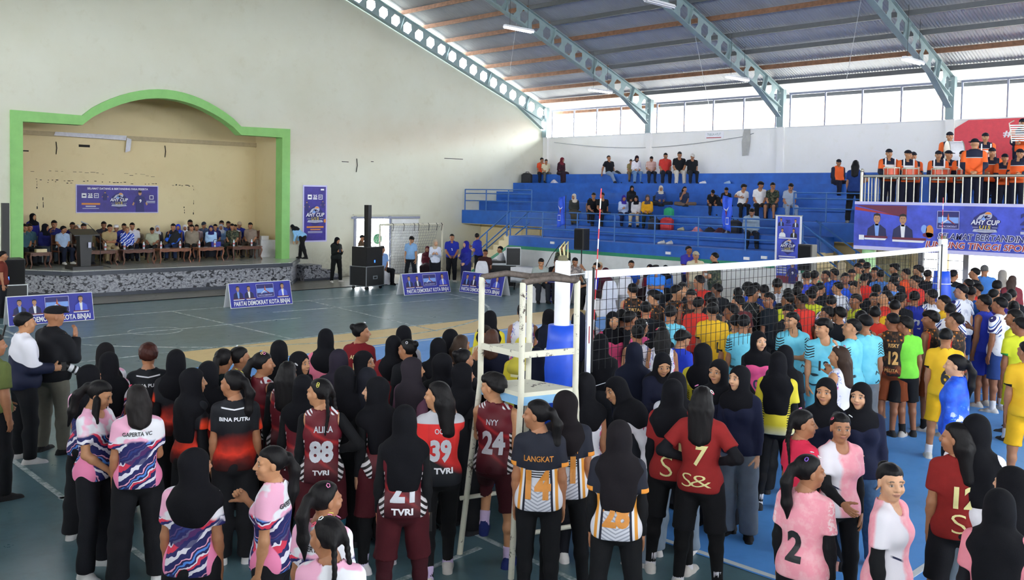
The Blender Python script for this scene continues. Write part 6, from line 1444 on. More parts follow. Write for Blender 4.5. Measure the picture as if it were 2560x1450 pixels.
(6.16,4.07,0,1.61,-67,'g','long','','hh','t',0,0,0,'mr','person with hair tied back in crimson jersey number 7 hands on hips','a',0,{'prints': (('7','b',0.02,1.09,0.16,0.11,'g',0.03,0.2),('S','b',-0.08,0.9,0.1,0.08,'g',-0.012),('&','b',0.03,0.9,0.09,0.16,'g',-0.012)),'cl': 'rwn'}),
(7.47,5.42,0,1.57,141,'g','scarf','#121217','pp','t',0,0,-20,'nvd','person in black headscarf looking down at the hands in navy jacket','a',0,{'skin': 'a'}),
(6.62,4.64,0,1.58,-55,'g','scarf','#121217','dd','t',0,0,0,'wmt','person in black headscarf with white sleeve behind the crimson jerseys','a',0,{'top': '#e4e2ea'}),
(8.1,5.37,0,1.59,-66,'g','scarf','#121217','dd','t',0,-30,0,'sbv','person in black headscarf and yellow SBV DELI SERDANG jersey number 10','a',0,{'prints': (('SBV DELI SERDANG','b',0,1.2,0.035,0.22,'k',0.015),('10','b',0,1.06,0.16,0.15,'k',0.04))}),
(7.46,4.75,0,1.58,108,'g','scarf','#121217','cc','t',0,-15,0,'nvd','person in black headscarf glancing aside with arms crossed in navy jacket','a',0,{'skin': 'a'}),
(7.38,4.47,0,1.57,106,'g','scarf','#121217','dd','n',0,-30,0,'nv','person in black headscarf,navy jacket and long grey skirt looking left','a',0,{'skin': 'd'}),
(8.29,4.61,0,1.58,-66,'g','scarflong','#121217','dd','t',0,0,0,'sbv','person in long black headscarf and yellow jersey number 7','a',0,{'prints': (('7','b',0.05,1.08,0.15,0.09,'k',0.03,0.2),('SBV DELI SERDANG','b',0,1.2,0.03,0.2,'k',0.01))}),
(9.49,5.54,0,1.57,135,'g','scarf','#121217','ff','t',0,15,0,'mg','person in black headscarf and pink vest number 02 fiddling with the hands','a',1,{'skin': 'd','prints': (('02','f',0,1.0,0.11,0.14,'n',0.03),)}),
(8.79,4.81,0,1.57,-71,'g','scarf','#121217','dd','t',0,0,0,'bl','person in black headscarf half hidden behind the yellow number 7 jersey','a',1,{}),
(6.47,3.39,0,1.5,-117,'g','braids','','dd','t',0,-30,0,'rp','person with braids and pink clips in bright crimson pink shirt looking right','a',0,{'cl': 'nnw'}),
(7.41,3.66,0,1.58,101,'g','scarf','#121217','dd','t',0,0,0,'nvd','person in black headscarf facing the camera between two pink shirted girls','a',0,{'skin': 'a'}),
(5.35,2.76,0,1.5,-83,'g','pony','','dd','t',0,-45,0,'pk','person with ponytail and clips in pink jersey number 2','a',0,{'prints': (('2','b',-0.02,1.02,0.2,0.11,'k',0.04),),'cl': 'wpw'}),
(6.6,3.14,0,1.5,145,'g','bun','','kd','t',0,-15,0,'pkw','person with striped clips facing the camera in pale pink jersey','a',0,{'cl': 'rw'}),
(7.55,3.41,0,1.56,124,'g','scarf','#121217','qd','t',0,-30,0,'nvj','person in black headscarf,navy top and blue jeans holding a phone','a',0,{'skin': 'd'},'phone0','grey phone in the hand of girl wearing jeans'),
(5.5,2.29,0,1.52,-178,'g','bun','','dd','t',0,-45,0,'pkw','person with hair bun smiling at the camera in pink and white jersey','a',0,{'skin': 'd'}),
(6.72,2.33,0,1.56,-56,'g','long','','hd','t',0,60,0,'mrn','person with long loose hair in dark red jersey number 12','a',0,{'bot': '#14141a','prints': (('12','b',0.03,1.1,0.16,0.17,'g',0.03),('S','b',-0.02,0.92,0.13,0.1,'g',-0.012)),'cl': 'b'}),
(6.79,2.25,0,1.62,-82,'g','scarflong','#121217','dd','t',0,-15,0,'wmt','person in long black headscarf with white shoulder behind the number 12 player','a',0,{'top': '#e6e2e8'}),
(6.06,1.78,0,1.5,-24,'g','scarf','#121217','dd','t',0,15,0,'bl','person in black headscarf cut by the right edge of the picture','a',0,{'skin': 'd'}),
(5.52,1.69,0,1.5,-78,'g','scarflong','#121217','dd','t',0,0,0,'pkt','person in large black headscarf and pink shirt at the lower right corner','a',0,{'top': '#e58a98'}),
(9.66,3.4,0,1.57,4,'g','pony','','dd','t',0,15,0,'bj','person with striped hair clip and ponytail in shiny blue jacket','a',1,{'skin': 'd','cl': 'rwr'}),
(2.57,5.37,0,1.5,-46,'g','scarf','#121217','dd','t',0,-45,0,'gp','person in black headscarf and patterned jersey at the lower left facing away','a',0,{}),
(2.97,5.1,0,1.5,40,'g','pony','','wd','t',0,30,0,'gp','person in patterned jersey with one hand raised to the shoulder looking left','a',0,{'skin': 'a'}),
(2.84,4.34,0,1.48,-63,'g','pony','','dd','t',0,-30,0,'gp','person with pink scrunchie in patterned jersey at the bottom edge','a',0,{'cl': 'n'}),
(2.59,3.88,0,1.46,-49,'g','braids','','dd','t',0,60,0,'gp','person with many coloured hair ties nearest the camera at the bottom edge','a',0,{'cl': 'ynwrn'}),
(8.12,8.6,0,1.6,-53,'g','scarf','#121217','dd','t',0,0,0,'sbv','person in black headscarf and yellow jersey seen past the stand leg at left','a',1,{}),
(7.24,7.76,0,1.58,-58,'g','headband','#231a17','dd','t',0,-15,0,'sbv','person with dark hair band and yellow sleeve behind the stand leg','a',1,{}),
(7.21,7.6,0,1.56,-53,'w','bob','#4a2f24','dd','t',0,0,0,'nvd','person with brown hair in navy jacket before the stand seat','a',1,{}),
(8.7,8.57,0,1.66,-45,'w','bun','','dd','t',0,0,0,'wm','person with hair up and black cloth over white number 0 jersey','a',1,{'prints': (('0','b',0.06,1.02,0.15,0.09,'m',0.04),)}),
(8.86,8.25,0,1.6,-52,'g','scarf','#121217','dd','t',0,0,0,'wm','person in black headscarf standing tallest before the blue padded post','a',1,{}),
(7.88,7.39,0,1.57,-47,'g','scarf','#171b2b','dd','t',0,0,0,'sbv','person in navy headscarf and yellow jersey number 2 behind the stand seat','a',1,{'prints': (('2','b',0.06,1.0,0.16,0.09,'k',0.04),)}),
(7.06,6.96,0,1.56,-45,'g','scarfshort','#cbbd4a','dd','t',0,0,0,'sbv','person in yellow jersey number 12 hidden behind the stand seat','a',0,{'prints': (('12','b',0,1.05,0.16,0.15,'k',0.04),)}),
(6.69,6.39,0,1.56,-46,'g','scarf','#171b2b','dd','t',0,0,0,'nvd','person in navy headscarf below the stand seat board','a',0,{}),
(8.86,7.74,0,1.62,-49,'g','scarflong','#171b2b','dd','t',0,0,0,'bl','person in navy headscarf right of the padded net post','a',1,{}),
(9.31,7.92,0,1.6,-50,'g','braids','','dd','t',0,0,0,'wm','person with long braids in white and pink jersey number 11 behind the net band','a',1,{'prints': (('PIONERS','b',0,1.2,0.05,0.2,'n',0.01),('11','b',0,1.02,0.2,0.13,'m',0.05)),'cl': 'n'}),
(9.34,7.57,0,1.6,144,'g','scarf','#121217','dd','t',0,0,0,'mgt','person in black headscarf smiling at the camera in pink shirt behind net','a',1,{'skin': 'a'}),
(7.81,6.49,0,1.58,-50,'g','scarflong','#121217','dd','t',0,0,0,'bl','person in black headscarf standing close behind the white net band','a',1,{}),
(7.53,5.81,0,1.6,-57,'g','scarflong','#171b2b','dd','t',0,0,0,'nvd','person in long navy black headscarf in front of white ERS jerseys','a',0,{}),
(8.79,6.73,0,1.57,-58,'g','bun','','dd','t',0,30,0,'wm','person with hair tied up in white RS jersey under the net','a',1,{'prints': (('PIONERS','b',0.02,1.2,0.045,0.2,'n',0.01),)}),
(8.8,6.38,0,1.58,-54,'g','bob','','dd','t',0,0,0,'wm','person with beaded bob hair in white ERS jersey number 2','a',1,{'prints': (('PIONERS','b',0.02,1.2,0.05,0.2,'n',0.01),('2','b',0.03,1.04,0.16,0.1,'m',0.05)),'cl': 'wywyr'}),
(9.32,6.81,0,1.57,-59,'g','scarf','#121217','dd','t',0,0,0,'bl','person in black headscarf before the cyan jersey under the net','a',1,{}),
(9.38,7.14,0,1.55,-73,'g','bun','','dd','t',0,-15,0,'mg','person with white round clip and pink vest under the net','a',1,{'cl': 'w'}),
(9.16,6.39,0,1.52,-95,'g','mop','','dd','t',0,-15,-20,'bl','person with short black hair in royal blue shirt looking down','a',1,{'skin': 'a','top': '#2a44c8'}),
(9.28,4.44,0,1.56,-4,'g','long','#3a2a22','nd','t',0,15,0,'wm','person with curly hair and red star clip covering mouth in white jersey','a',1,{'skin': 'a','cl': 'rrww'}),
(12.17,9.44,0,1.66,-57,'b','short','','dd','t',0,30,0,'bt','person in batik TIRTA jersey with short hair before the white covered chairs','b',1,{'skin': 'a','prints': (('TIRTA','b',0.03,1.2,0.05,0.18,'t',0.02),),'full': False}),
(9.58,7.61,0,1.61,-52,'b','short','','dd','t',0,0,0,'dk','person in dark jersey with white collar right behind the smiling pink shirt girl','b',1,{'skin': 'c','full': False}),
(9.5,7.42,0,1.61,-92,'b','short','','dd','t',0,-15,0,'dk','person with brown cheek turned right beside dark white-collared jersey','b',1,{'skin': 'c','full': False}),
(11.97,8.85,0,1.61,-13,'b','mop','','dd','t',0,30,0,'bt','person with wavy hair in batik vest facing left','b',1,{'skin': 'a','full': False}),
(12.37,8.73,0,1.68,-95,'b','fade','','dv','t',0,-30,0,'bt','person shouting with raised open hand in batik vest','b',1,{'skin': 'a','full': False}),
(10.56,7.96,0,1.61,-53,'b','short','','dd','t',0,0,0,'dk','person in black jersey with pale blue collar trim','b',1,{'top': '#12161f','full': False}),
(10.31,7.36,0,1.63,-54,'b','short','','dd','t',0,-15,0,'cy','person in cyan jersey with thick hair behind beaded hair girl','b',1,{'full': False}),
(12.32,8.4,0,1.65,134,'b','short','','dd','t',0,0,-12,'bt','person facing the camera in batik vest behind the raised hand','b',1,{'skin': 'c','full': False}),
(13.96,9.33,0,1.72,-46,'b','fade','','dd','t',0,45,0,'rd','person in red shirt standing tall before the camouflage soldier','b',2,{'full': False}),
(13.45,9.36,0,1.61,-65,'b','mop','','dd','t',0,-15,0,'dk','person with black hair just behind the shouting one','b',2,{'full': False}),
(11.69,7.84,0,1.61,-66,'b','short','','dd','t',0,-15,0,'rd','person with dark hair in red shirt right of the raised hand','b',1,{'skin': 'c','full': False}),
(11.88,7.7,0,1.61,-62,'b','short','','dd','t',0,30,0,'bk','person in black vest with grey lines behind the first golden shirt','b',1,{'skin': 'c','full': False}),
(12.45,8.14,0,1.61,-77,'b','short','','dd','t',0,-15,0,'dk','person in dark shirt left of the taller black-haired boy','b',1,{'full': False}),
(11.01,7.14,0,1.64,-57,'b','short','','dd','t',0,15,0,'yl','person in golden yellow shirt with black trim under the net','b',1,{'prints': (('1','b',0.08,1.02,0.14,0.04,'k',0.03),),'full': False}),
(13.86,8.9,0,1.61,-37,'b','short','','dd','t',0,45,0,'dk','person with dark skin facing left under the soldier','b',2,{'skin': 'e','full': False}),
(13.53,8.29,0,1.61,-59,'b','fade','','dd','t',0,0,0,'dk','person with round short hair before the white bleacher wall','b',1,{'full': False}),
(12.47,7.62,0,1.61,-39,'b','short','','dd','t',0,45,0,'rd','person in dark red shirt left of the zigzag vest','b',1,{'top': '#5a2428','full': False}),
(14.53,8.72,0,1.61,-64,'b','mop','','dd','t',0,-30,0,'bu','person with spiky hair against the white wall','b',2,{'full': False}),
(14.59,8.59,0,1.61,-65,'b','short','','dd','t',0,0,0,'dk','person with black hair right of the spiky haired one','b',2,{'full': False}),
(14.37,8.29,0,1.61,-60,'b','short','','dd','t',0,0,0,'bu','person with round hair left of the white navy collar','b',2,{'top': '#26408a','full': False}),
(12.99,7.73,0,1.7,-69,'b','short','','dd','t',0,-45,0,'bk','person in black vest with grey zigzag lines seen from behind','b',1,{'full': False}),
(13.02,7.42,0,1.63,0,'b','short','','dd','t',0,75,0,'dk','person in black jersey with white piping facing left','b',1,{'skin': 'c','top': '#101822','full': False}),
(14.58,8.16,0,1.72,-61,'b','short','','dd','t',0,0,0,'wb','person in white and navy jersey before the hanging banner','b',2,{'full': False}),
(14.14,7.71,0,1.61,-66,'b','short','','dd','t',0,0,0,'dk','person with round dark hair below the hanging banner','b',2,{'full': False}),
(13.41,7.3,0,1.61,-41,'b','short','','dd','t',0,45,0,'ny','person in neon yellow jersey number 2 partly hidden','b',1,{'prints': (('2','b',0.0,1.06,0.18,0.1,'k',0.04),),'full': False}),
(16.82,8.79,0,1.7,-62,'b','fade','','dd','t',0,0,0,'bu','person with close-cropped hair left of the second black tripod speaker','b',2,{'top': '#3a4ac0','full': False}),
(17.06,8.75,0,1.7,-73,'b','short','','dd','t',0,-15,0,'dk','person with black hair right under the second tripod speaker','b',2,{'full': False}),
(15.49,8.24,0,1.61,-67,'b','short','','dd','t',0,0,0,'wb','person in white navy jersey low before the close-cropped one','b',2,{'full': False}),
(14.53,7.76,0,1.61,-67,'b','short','','dd','t',0,0,0,'dk','person with black hair just before another dark head at centre right','b',2,{'full': False}),
(13.48,7.1,0,1.61,-42,'b','short','','dd','t',0,45,0,'rd','person with dark skin in red jersey facing left','b',1,{'skin': 'e','full': False}),
(14.91,7.66,0,1.61,-68,'b','short','','dd','t',0,-30,0,'dk','person in dark shirt left of the blue shirted boy','b',2,{'full': False}),
(14.28,7.37,0,1.61,-58,'b','short','','dd','t',0,45,0,'ny','person in neon yellow jersey number 1 facing left','b',2,{'skin': 'c','prints': (('7','b',0.05,1.05,0.18,0.1,'k',0.04),),'full': False}),
(15.62,7.95,0,1.61,-83,'b','short','','dd','t',0.2,-15,0,'dk','person bowing slightly in dark shirt before white stair panel','b',2,{'full': False}),
(12.04,6.56,0,1.61,149,'b','short','','np','t',0,-15,-15,'dk','person in dark jersey looking down with arm raised to face','b',1,{'full': False}),
(11.05,5.94,0,1.63,133,'b','fade','','fc','t',0,-60,0,'cy','person smiling in cyan jersey with crossed hands facing left','b',1,{'skin': 'a','full': False}),
(11.38,7.06,0,1.61,-28,'b','short','','dd','t',0,45,0,'bk','person in black lined vest behind the two golden shirts','b',1,{'skin': 'c','full': False}),
(10.47,6.32,0,1.6,-69,'b','short','','dd','t',0,0,0,'cy','person in cyan jersey with black shoulder stripes seen from behind','b',1,{'full': False}),
(10.56,6.49,0,1.58,-58,'b','short','','dd','t',0,0,0,'yl','person in golden yellow shirt beside the cyan back','b',1,{'full': False}),
(18.41,9.18,0,1.61,47,'b','short','','dd','t',0,15,0,'bu','person in bright blue shirt looking left before the stair rail','b',2,{'skin': 'c','full': False}),
(18.71,9.14,0,1.64,-4,'b','short','','dd','t',0,15,0,'bu','person with flat fringe in bright blue shirt','b',2,{'full': False}),
(21.7,10.42,0,1.6,-4,'w','scarf','#b9a98a','dd','t',0,15,0,'mv','person in beige headscarf standing before the stair side','b',2,{'top': '#b7a58c','full': False}),
(19.23,9.0,0,1.61,-65,'b','cap','#15161c','dd','t',0,0,0,'dk','person in black round cap beside the green column','b',2,{'full': False}),
(20.66,9.5,0,1.66,5,'b','fade','','dd','t',0,30,-12,'gn','person with shaved sides looking down left before the green column','b',2,{'top': '#c9d08a','full': False}),
(21.11,9.52,0,1.66,-71,'b','short','','dd','t',0,-15,0,'dk','person in dark shirt before the green column right side','b',2,{'full': False}),
(21.38,9.77,0,1.7,-75,'b','cap','#141418','dd','t',0,0,0,'dk','person in black cap with white mark by green column','b',2,{'full': False}),
(18.19,8.65,0,1.61,145,'b','short','','dd','t',0,-15,0,'bu','person facing the camera among the far blue shirts','b',2,{'skin': 'c','full': False}),
(20.33,8.98,0,1.61,84,'b','short','','dd','t',0,0,0,'dk','person facing left beside the light blue back','b',2,{'skin': 'c','full': False}),
(19.3,8.4,0,1.64,-66,'b','short','','dd','t',0,0,0,'lb','person in light blue shirt seen from behind under balcony banner','b',2,{'full': False}),
(21.19,8.89,0,1.66,8,'b','mop','','dd','t',0,15,0,'dk','person with full fringe before the grilled window','b',2,{'full': False}),
(20.45,8.33,0,1.62,-8,'b','fade','','dd','t',0,15,0,'rd','person with orange red shirt before the grilled window','b',2,{'top': '#e0542e','full': False}),
(20.86,8.22,0,1.68,2,'b','mop','','dd','t',0,15,0,'dk','person with swept fringe nearest the far net band','b',2,{'skin': 'a','full': False}),
(19.09,8.01,0,1.61,-77,'b','short','','dd','t',0,-15,0,'dk','person with thick black hair below the full fringe boy','b',2,{'full': False}),
(18.43,8.36,0,1.6,-71,'b','short','','dd','t',0,0,0,'rd','person in red and blue shirt seen from behind','b',2,{'top': '#d83028','full': False}),
(17.67,7.43,0,1.61,-7,'b','short','','dd','t',0,30,0,'lb','person in pale blue shirt facing left in the crowd','b',2,{'full': False}),
(18.21,7.23,0,1.66,-18,'b','fade','','dd','t',0,30,0,'rd','person in red vest standing tall before far net band','b',2,{'full': False}),
(20.53,7.9,0,1.62,-79,'b','short','','dd','t',0,-15,0,'dk','person in black shirt behind the far net band','b',2,{'full': False}),
(16.06,7.76,0,1.61,-24,'b','fade','','dd','t',0,30,0,'wb','person in white navy jersey facing left with cropped hair','b',2,{'skin': 'a','full': False}),
(16.51,7.64,0,1.61,25,'b','short','','dd','t',0,15,-10,'wb','person in white and black jersey with head lowered','b',2,{'skin': 'a','full': False}),
(16.2,7.12,0,1.61,-71,'b','short','','dd','t',0,0,0,'dk','person with small black head under the red blue back','b',2,{'full': False}),
(13.62,6.71,0,1.61,-74,'b','short','','dd','t',0.15,0,0,'wb','person in white navy jersey with head bowed away','b',1,{'full': False}),
(14.24,6.58,0,1.61,45,'b','fade','','dd','t',0,15,0,'ny','person in yellow jersey with fade haircut facing left','b',1,{'skin': 'c','top': '#e0b020','full': False}),
(15.3,6.76,0,1.55,104,'b','short','','ud','t',0,15,0,'dk','person grinning with one arm raised up','b',2,{'full': False}),
(14.78,6.35,0,1.64,8,'b','short','','dd','t',0,30,18,'rd','person looking up left in red vest','b',2,{'skin': 'a','full': False}),
(14.98,6.19,0,1.61,-88,'b','mop','','dd','t',0,-15,0,'dk','person with long dark fringe before the blue number 2 back','b',2,{'full': False}),
(15.21,6.05,0,1.64,-68,'b','short','','dd','t',0,0,0,'ro','person in royal blue sleeveless jersey number 2','b',2,{'prints': (('2','b',0.05,1.1,0.17,0.1,'s',0.04),),'full': False}),
(13.96,5.84,0,1.6,-72,'b','short','','dd','t',0,0,0,'yl','person with round hair in batik yellow shirt','b',1,{'full': False}),
(15.82,6.0,0,1.64,-49,'b','short','','dd','t',0,30,0,'wb','person in white navy jersey right of the blue number 2','b',2,{'full': False}),
(12.86,5.66,0,1.6,-66,'b','short','','dd','t',0,0,0,'rd','person in red shirt with round black hair seen from behind','b',1,{'full': False}),
(12.21,6.04,0,1.61,-4,'b','short','','dd','t',0,30,0,'dk','person in dark shirt left of the bun-less black head in front row','b',1,{'skin': 'c','full': False}),
(12.3,5.91,0,1.61,-44,'b','short','','dd','t',0,45,0,'dk','person with thick black hair between cyan players','b',1,{'full': False}),
(12.14,5.53,0,1.61,-70,'b','short','','dd','t',0,0,0,'bk','person in black vest with yellow piping behind cyan players','b',1,{'full': False}),
(19.2,7.01,0,1.66,-70,'b','short','','dd','t',0,15,0,'lb','person in light blue striped shirt right of far post','b',2,{'full': False}),
(20.48,7.35,0,1.66,-90,'b','short','','dd','t',0,-15,0,'dk','person with black hair before the bright entrance post','b',2,{'full': False}),
(20.96,7.07,0,1.7,-1,'b','short','','dd','t',0,15,0,'dk','person in left profile against the bright entrance','b',2,{'full': False}),
(22.12,7.27,0,1.7,-77,'m','fade','#5a5a5a','dd','t',0,0,0,'lb','person with grey hair and blue shirt in the bright entrance','b',2,{'top': '#4a86d8','full': False}),
(22.71,7.07,0,1.58,-53,'w','scarf','#a9a29a','dd','t',0,15,0,'nvd','person in grey patterned headscarf at the bright entrance','b',2,{'top': '#3a5a98','full': False}),
(21.12,6.39,0,1.58,-63,'w','bob','#4a3a34','dd','t',0,-30,0,'mv','person with brown hair and red top at the bright entrance edge','b',2,{'top': '#8a3a44','full': False}),
(18.92,6.49,0,1.61,-31,'b','short','','dd','t',0,15,0,'dk','person with black hair low beside the entrance post','b',2,{'skin': 'c','full': False}),
(16.51,5.77,0,1.7,-26,'b','short','','dd','t',0,45,0,'wb','person in white navy striped jersey standing before the entrance post','b',2,{'skin': 'a','full': False}),
(18.04,6.03,0,1.61,-11,'b','short','','dd','t',0,30,0,'rd','person in red collar facing left right of striped jersey','b',2,{'skin': 'c','full': False}),
(17.24,5.87,0,1.61,-81,'b','short','','dd','t',0,0,0,'bu','person in blue shirt behind the striped jersey','b',2,{'top': '#2f62b0','full': False}),
(19.04,6.02,0,1.61,-77,'b','mop','','dd','t',0,0,0,'dk','person with dark curly hair below the grey headscarf','b',2,{'full': False}),
(17.1,5.46,0,1.61,-92,'b','short','','dd','t',0,-15,0,'dk','person with black hair left of the brown haired woman','b',2,{'full': False}),
(17.39,5.26,0,1.61,-78,'b','short','','dd','t',0,0,0,'dk','person with black hair at the right edge before the entrance','b',2,{'full': False}),
(14.94,4.89,0,1.7,-12,'b','short','','pd','n',0,15,0,'ro','person in indigo sleeveless jersey and shorts standing side on','b',1,{'skin': 'c'}),
(14.76,4.61,0,1.7,-13,'b','short','','dd','t',0,15,0,'wb','person in white navy jersey with navy shorts standing side on','b',1,{'skin': 'c'}),
(16.53,5.08,0,1.61,-78,'b','short','','dd','t',0,-15,0,'bl','person with dark hair and purple shirt behind the white navy jersey','b',2,{'top': '#3a2a78','full': False}),
(15.33,4.6,0,1.61,-78,'b','bun','','dd','t',0,0,0,'dk','person with small knotted hair at the right edge','b',2,{'full': False}),
(13.64,4.07,0,1.66,-3,'b','short','','dd','t',0,15,0,'ny','person in yellow and orange jersey looking left at right edge','b',1,{'skin': 'c','top': '#e6c030'}),
(15.21,5.58,0,1.61,0,'b','short','','dd','t',0,15,0,'yl','person in yellow batik jersey with brown fringe facing left','b',2,{'skin': 'a','full': False}),
(14.23,5.13,0,1.6,-80,'b','short','','dd','t',0,0,0,'wb','person in white navy jersey seen from behind with round hair','b',1,{'full': False}),
(12.82,4.86,0,1.62,-9,'b','mop','','dd','t',0,30,0,'bt','person in red brown vest with full hair facing left','b',1,{'skin': 'c'}),
(12.72,4.53,0,1.64,-15,'b','fade','','dd','t',0,30,14,'bt','person looking up left in batik vest with fade haircut','b',1,{}),
(10.67,5.31,0,1.64,126,'b','mop','','dn','t',0,-60,0,'cy','person in cyan jersey number 12 with full fringe','b',1,{'skin': 'a','prints': (('12','f',0.02,1.06,0.12,0.12,'k',0.03),)}),
(10.94,5.1,0,1.64,-5,'b','fade','','dd','t',0,45,14,'cy','person in cyan jersey looking up left with fade haircut','b',1,{'skin': 'a','prints': (('0','f',0.06,1.0,0.2,0.07,'k',0.04),)}),
(11.19,5.04,0,1.68,-41,'b','fade','','dd','t',0,30,0,'cyg','person in cyan jersey and grey trousers facing away','b',1,{}),
(12.12,5.08,0,1.62,-72,'b','fade','','dd','t',0,45,0,'bt','person in batik RISKY jersey number 12','b',1,{'skin': 'c','prints': (('RISKY','b',0.02,1.2,0.05,0.13,'t',0.02),('12','b',0.02,1.04,0.17,0.12,'t',0.04),('PELITA','b',0,0.88,0.04,0.16,'t',0.01))}),
(12.2,4.95,0,1.58,-48,'b','mop','','dd','t',0,60,0,'gn','person in bright green shirt and black shorts','b',1,{'skin': 'c'}),
(11.48,4.18,0,1.58,-75,'b','fade','','dd','t',0,0,0,'yl','person in golden yellow kit number 6 with cropped hair','b',1,{'prints': (('6','b',0.02,1.04,0.2,0.1,'k',0.04),)}),
(13.09,3.83,0,1.62,-54,'b','short','','dd','t',0,45,0,'ny','person in neon yellow kit with green cuffs at right edge','b',1,{'skin': 'c'}),
(11.01,3.14,0,1.6,-59,'b','short','','dd','t',0,30,0,'yl','person in golden yellow kit cut by the right edge','b',1,{'prints': (('1','b',0,1.04,0.2,0.05,'k',0.04),)}),
(20.4,18.51,0,1.7,162,'m','bald','#2a2422','dd','t',0.1,-15,-15,'cas','person in camouflage uniform standing behind the scoring table','c',2,{}),
(19.44,18.5,-0.01,1.66,149,'m','short','','qq','s',0.15,0,-15,'z3','person in pale grey shirt seated at the scoring table','c',2,{'skin': 'a'}),
(19.85,18.25,-0.01,1.66,148,'m','fade','#3a2c24','nq','s',0.15,-15,-15,'z4','person in black shirt seated with hand on the forehead','c',2,{'skin': 'c'}),
(20.39,18.03,-0.02,1.68,161,'m','short','','fq','s',0.1,-15,-12,'z5','person in grey batik shirt seated behind the net post','c',2,{}),
(19.33,16.26,-0.01,1.66,30,'m','fade','#1c1816','vk','s',0,15,0,'z6','person in royal blue polo seated pointing a finger','c',2,{}),
(19.73,16.5,-0.0,1.62,-50,'m','cap','#b5a58a','ff','s',0,-15,0,'z7','person in beige cap seated beside the blue polo','c',2,{}),
(18.63,15.36,0.02,1.56,-20,'w','scarf','#4a1f2c','ff','s',0,15,0,'z8','person in maroon headscarf seated near the net antenna','c',2,{}),
(20.85,16.26,-0.01,1.66,133,'m','short','','ff','s',0,0,0,'z9','person in bright blue shirt seated facing the court','c',2,{}),
(20.62,15.43,0.02,1.56,97,'w','scarf','#201a20','ff','s',0,0,0,'z10','person in dark headscarf and red blouse seated by blue shirts','c',2,{'skin': 'd'}),
(19.97,14.74,-0.01,1.66,131,'m','peci','#17161a','cc','s',0,-15,-10,'z11','person in sky blue shirt with round badge seated arms folded','c',2,{}),
(20.77,15.01,0.02,1.56,141,'w','scarflong','#15161c','ff','s',0,-15,0,'z12','person in long black headscarf and blue sleeve seated','c',2,{}),
(22.76,15.65,0,1.68,154,'m','fade','','pf','t',0,15,0,'z13','person in purple blue polo with lanyard standing by the wall','c',2,{'skin': 'c'}),
(21.01,14.21,0,1.66,144,'m','cap','#b9ad94','dd','t',0,0,0,'z14','person in beige uniform shirt and cap standing by the wall','c',2,{}),
(20.41,13.21,0,1.7,3,'m','fade','','pq','t',0,15,0,'cas','person in camouflage uniform standing in profile near hanging banner','c',2,{}),
(18.05,26.88,0,1.55,176,'w','scarf','#14141a','pp','a',0,15,-20,'z15','person in black headscarf and dark jacket using a phone by wall','c',2,{'skin': 'a'},'phone0','phone held by the woman in black beside the wall'),
(19.47,27.4,0.0,1.58,-145,'m','short','','fq','n',0,-15,-20,'z16','person in brown shirt in the bright grille door','c',2,{}),
(18.82,25.33,-0.01,1.66,173,'m','peci','#15151a','ff','so',0,30,0,'z17','person in black cap and pale blue shirt seated beside speaker tower','c',2,{}),
(19.88,25.08,0,1.62,122,'b','mop','','dd','a',0,45,-20,'z18','person in light blue shirt walking before the goal net','c',2,{'skin': 'a'}),
(20.01,23.93,0,1.56,140,'w','scarf','#b9ab98','pp','n',0,15,-12,'z19','person in beige headscarf and white shirt speaking at a microphone','c',2,{'skin': 'd'}),
(21.38,24.66,0,1.68,144,'m','short','','ff','n',0,0,0,'z20','person in navy polo with white name card standing hands clasped','c',2,{}),
(20.0,22.35,0,1.58,98,'w','scarf','#23248a','pf','n',0,-15,0,'z21','person in navy blue headscarf and dress holding a black box bag','c',2,{'skin': 'd'}),
(22.29,24.26,0.05,1.66,18,'m','short','','sp','n',0.12,-75,0,'z22','person in navy polo leaning on the blue stair rail','c',2,{}),
(20.49,22.0,0.05,1.6,-63,'m','cap','#16161c','qq','s',0.1,15,0,'z23','person in black cap seated behind flight cases','c',2,{'skin': 'c'}),
(22.11,22.85,0.04,1.64,46,'m','fade','','qq','s',0.1,15,0,'z24','person in white jacket with yellow headphones at the mixing desk','c',2,{'skin': 'a'}),
(21.14,25.72,0.03,1.5,131,'w','scarf','#4a1a24','ff','s',0,0,0,'z25','person in maroon seated behind the white plastic barrel','c',2,{}),
(6.73,23.9,0.0,1.57,-111,'b','short','','dd','n',0,0,0,'z26','person in brick red shirt at far left before the speaker tower','c',2,{}),
(17.48,28.12,0.75,1.43,29,'w','scarf','#15151a','kk','w',0.9,45,0,'z27','person in black headscarf and pale blue shirt bending beside green pillar','c',2,{'skin': 'd'}),
(29.25,27.88,3.62,1.44,144,'b','short','','ff','s',0.15,30,-8,'z28','person in orange shirt sitting at the far corner of the top tier','d',2,{}),
(29.25,27.61,3.66,1.3,148,'m','short','','qf','s',0.15,0,-8,'z29','person in cream shirt sitting beside the orange shirt','d',2,{}),
(29.25,26.72,3.62,1.43,162,'w','scarf','#6a2430','ff','s',0.15,30,-8,'z30','person in maroon headscarf and dress on the top tier','d',2,{}),
(29.25,24.02,3.61,1.49,160,'m','short','','ld','sl',-0.2,0,-8,'z31','person in black shirt leaning back with stretched legs','d',2,{}),
(29.25,22.97,3.7,1.15,143,'g','short','','ff','s',0.15,0,-8,'z32','small person hidden beside the white sleeved woman on top tier','d',2,{}),
(29.25,22.69,3.62,1.45,143,'w','scarf','#2a1a24','qq','s',0.15,0,-25,'z33','person in dark headscarf and white sleeves looking at a phone','d',2,{}),
(29.25,21.96,3.64,1.37,137,'m','short','','qq','s',0.15,0,-28,'z34','person in plaid shirt looking down','d',2,{}),
(29.25,21.29,3.58,1.58,136,'m','fade','','fd','s',0.15,0,-8,'z35','person in red and white shirt on the top tier','d',2,{}),
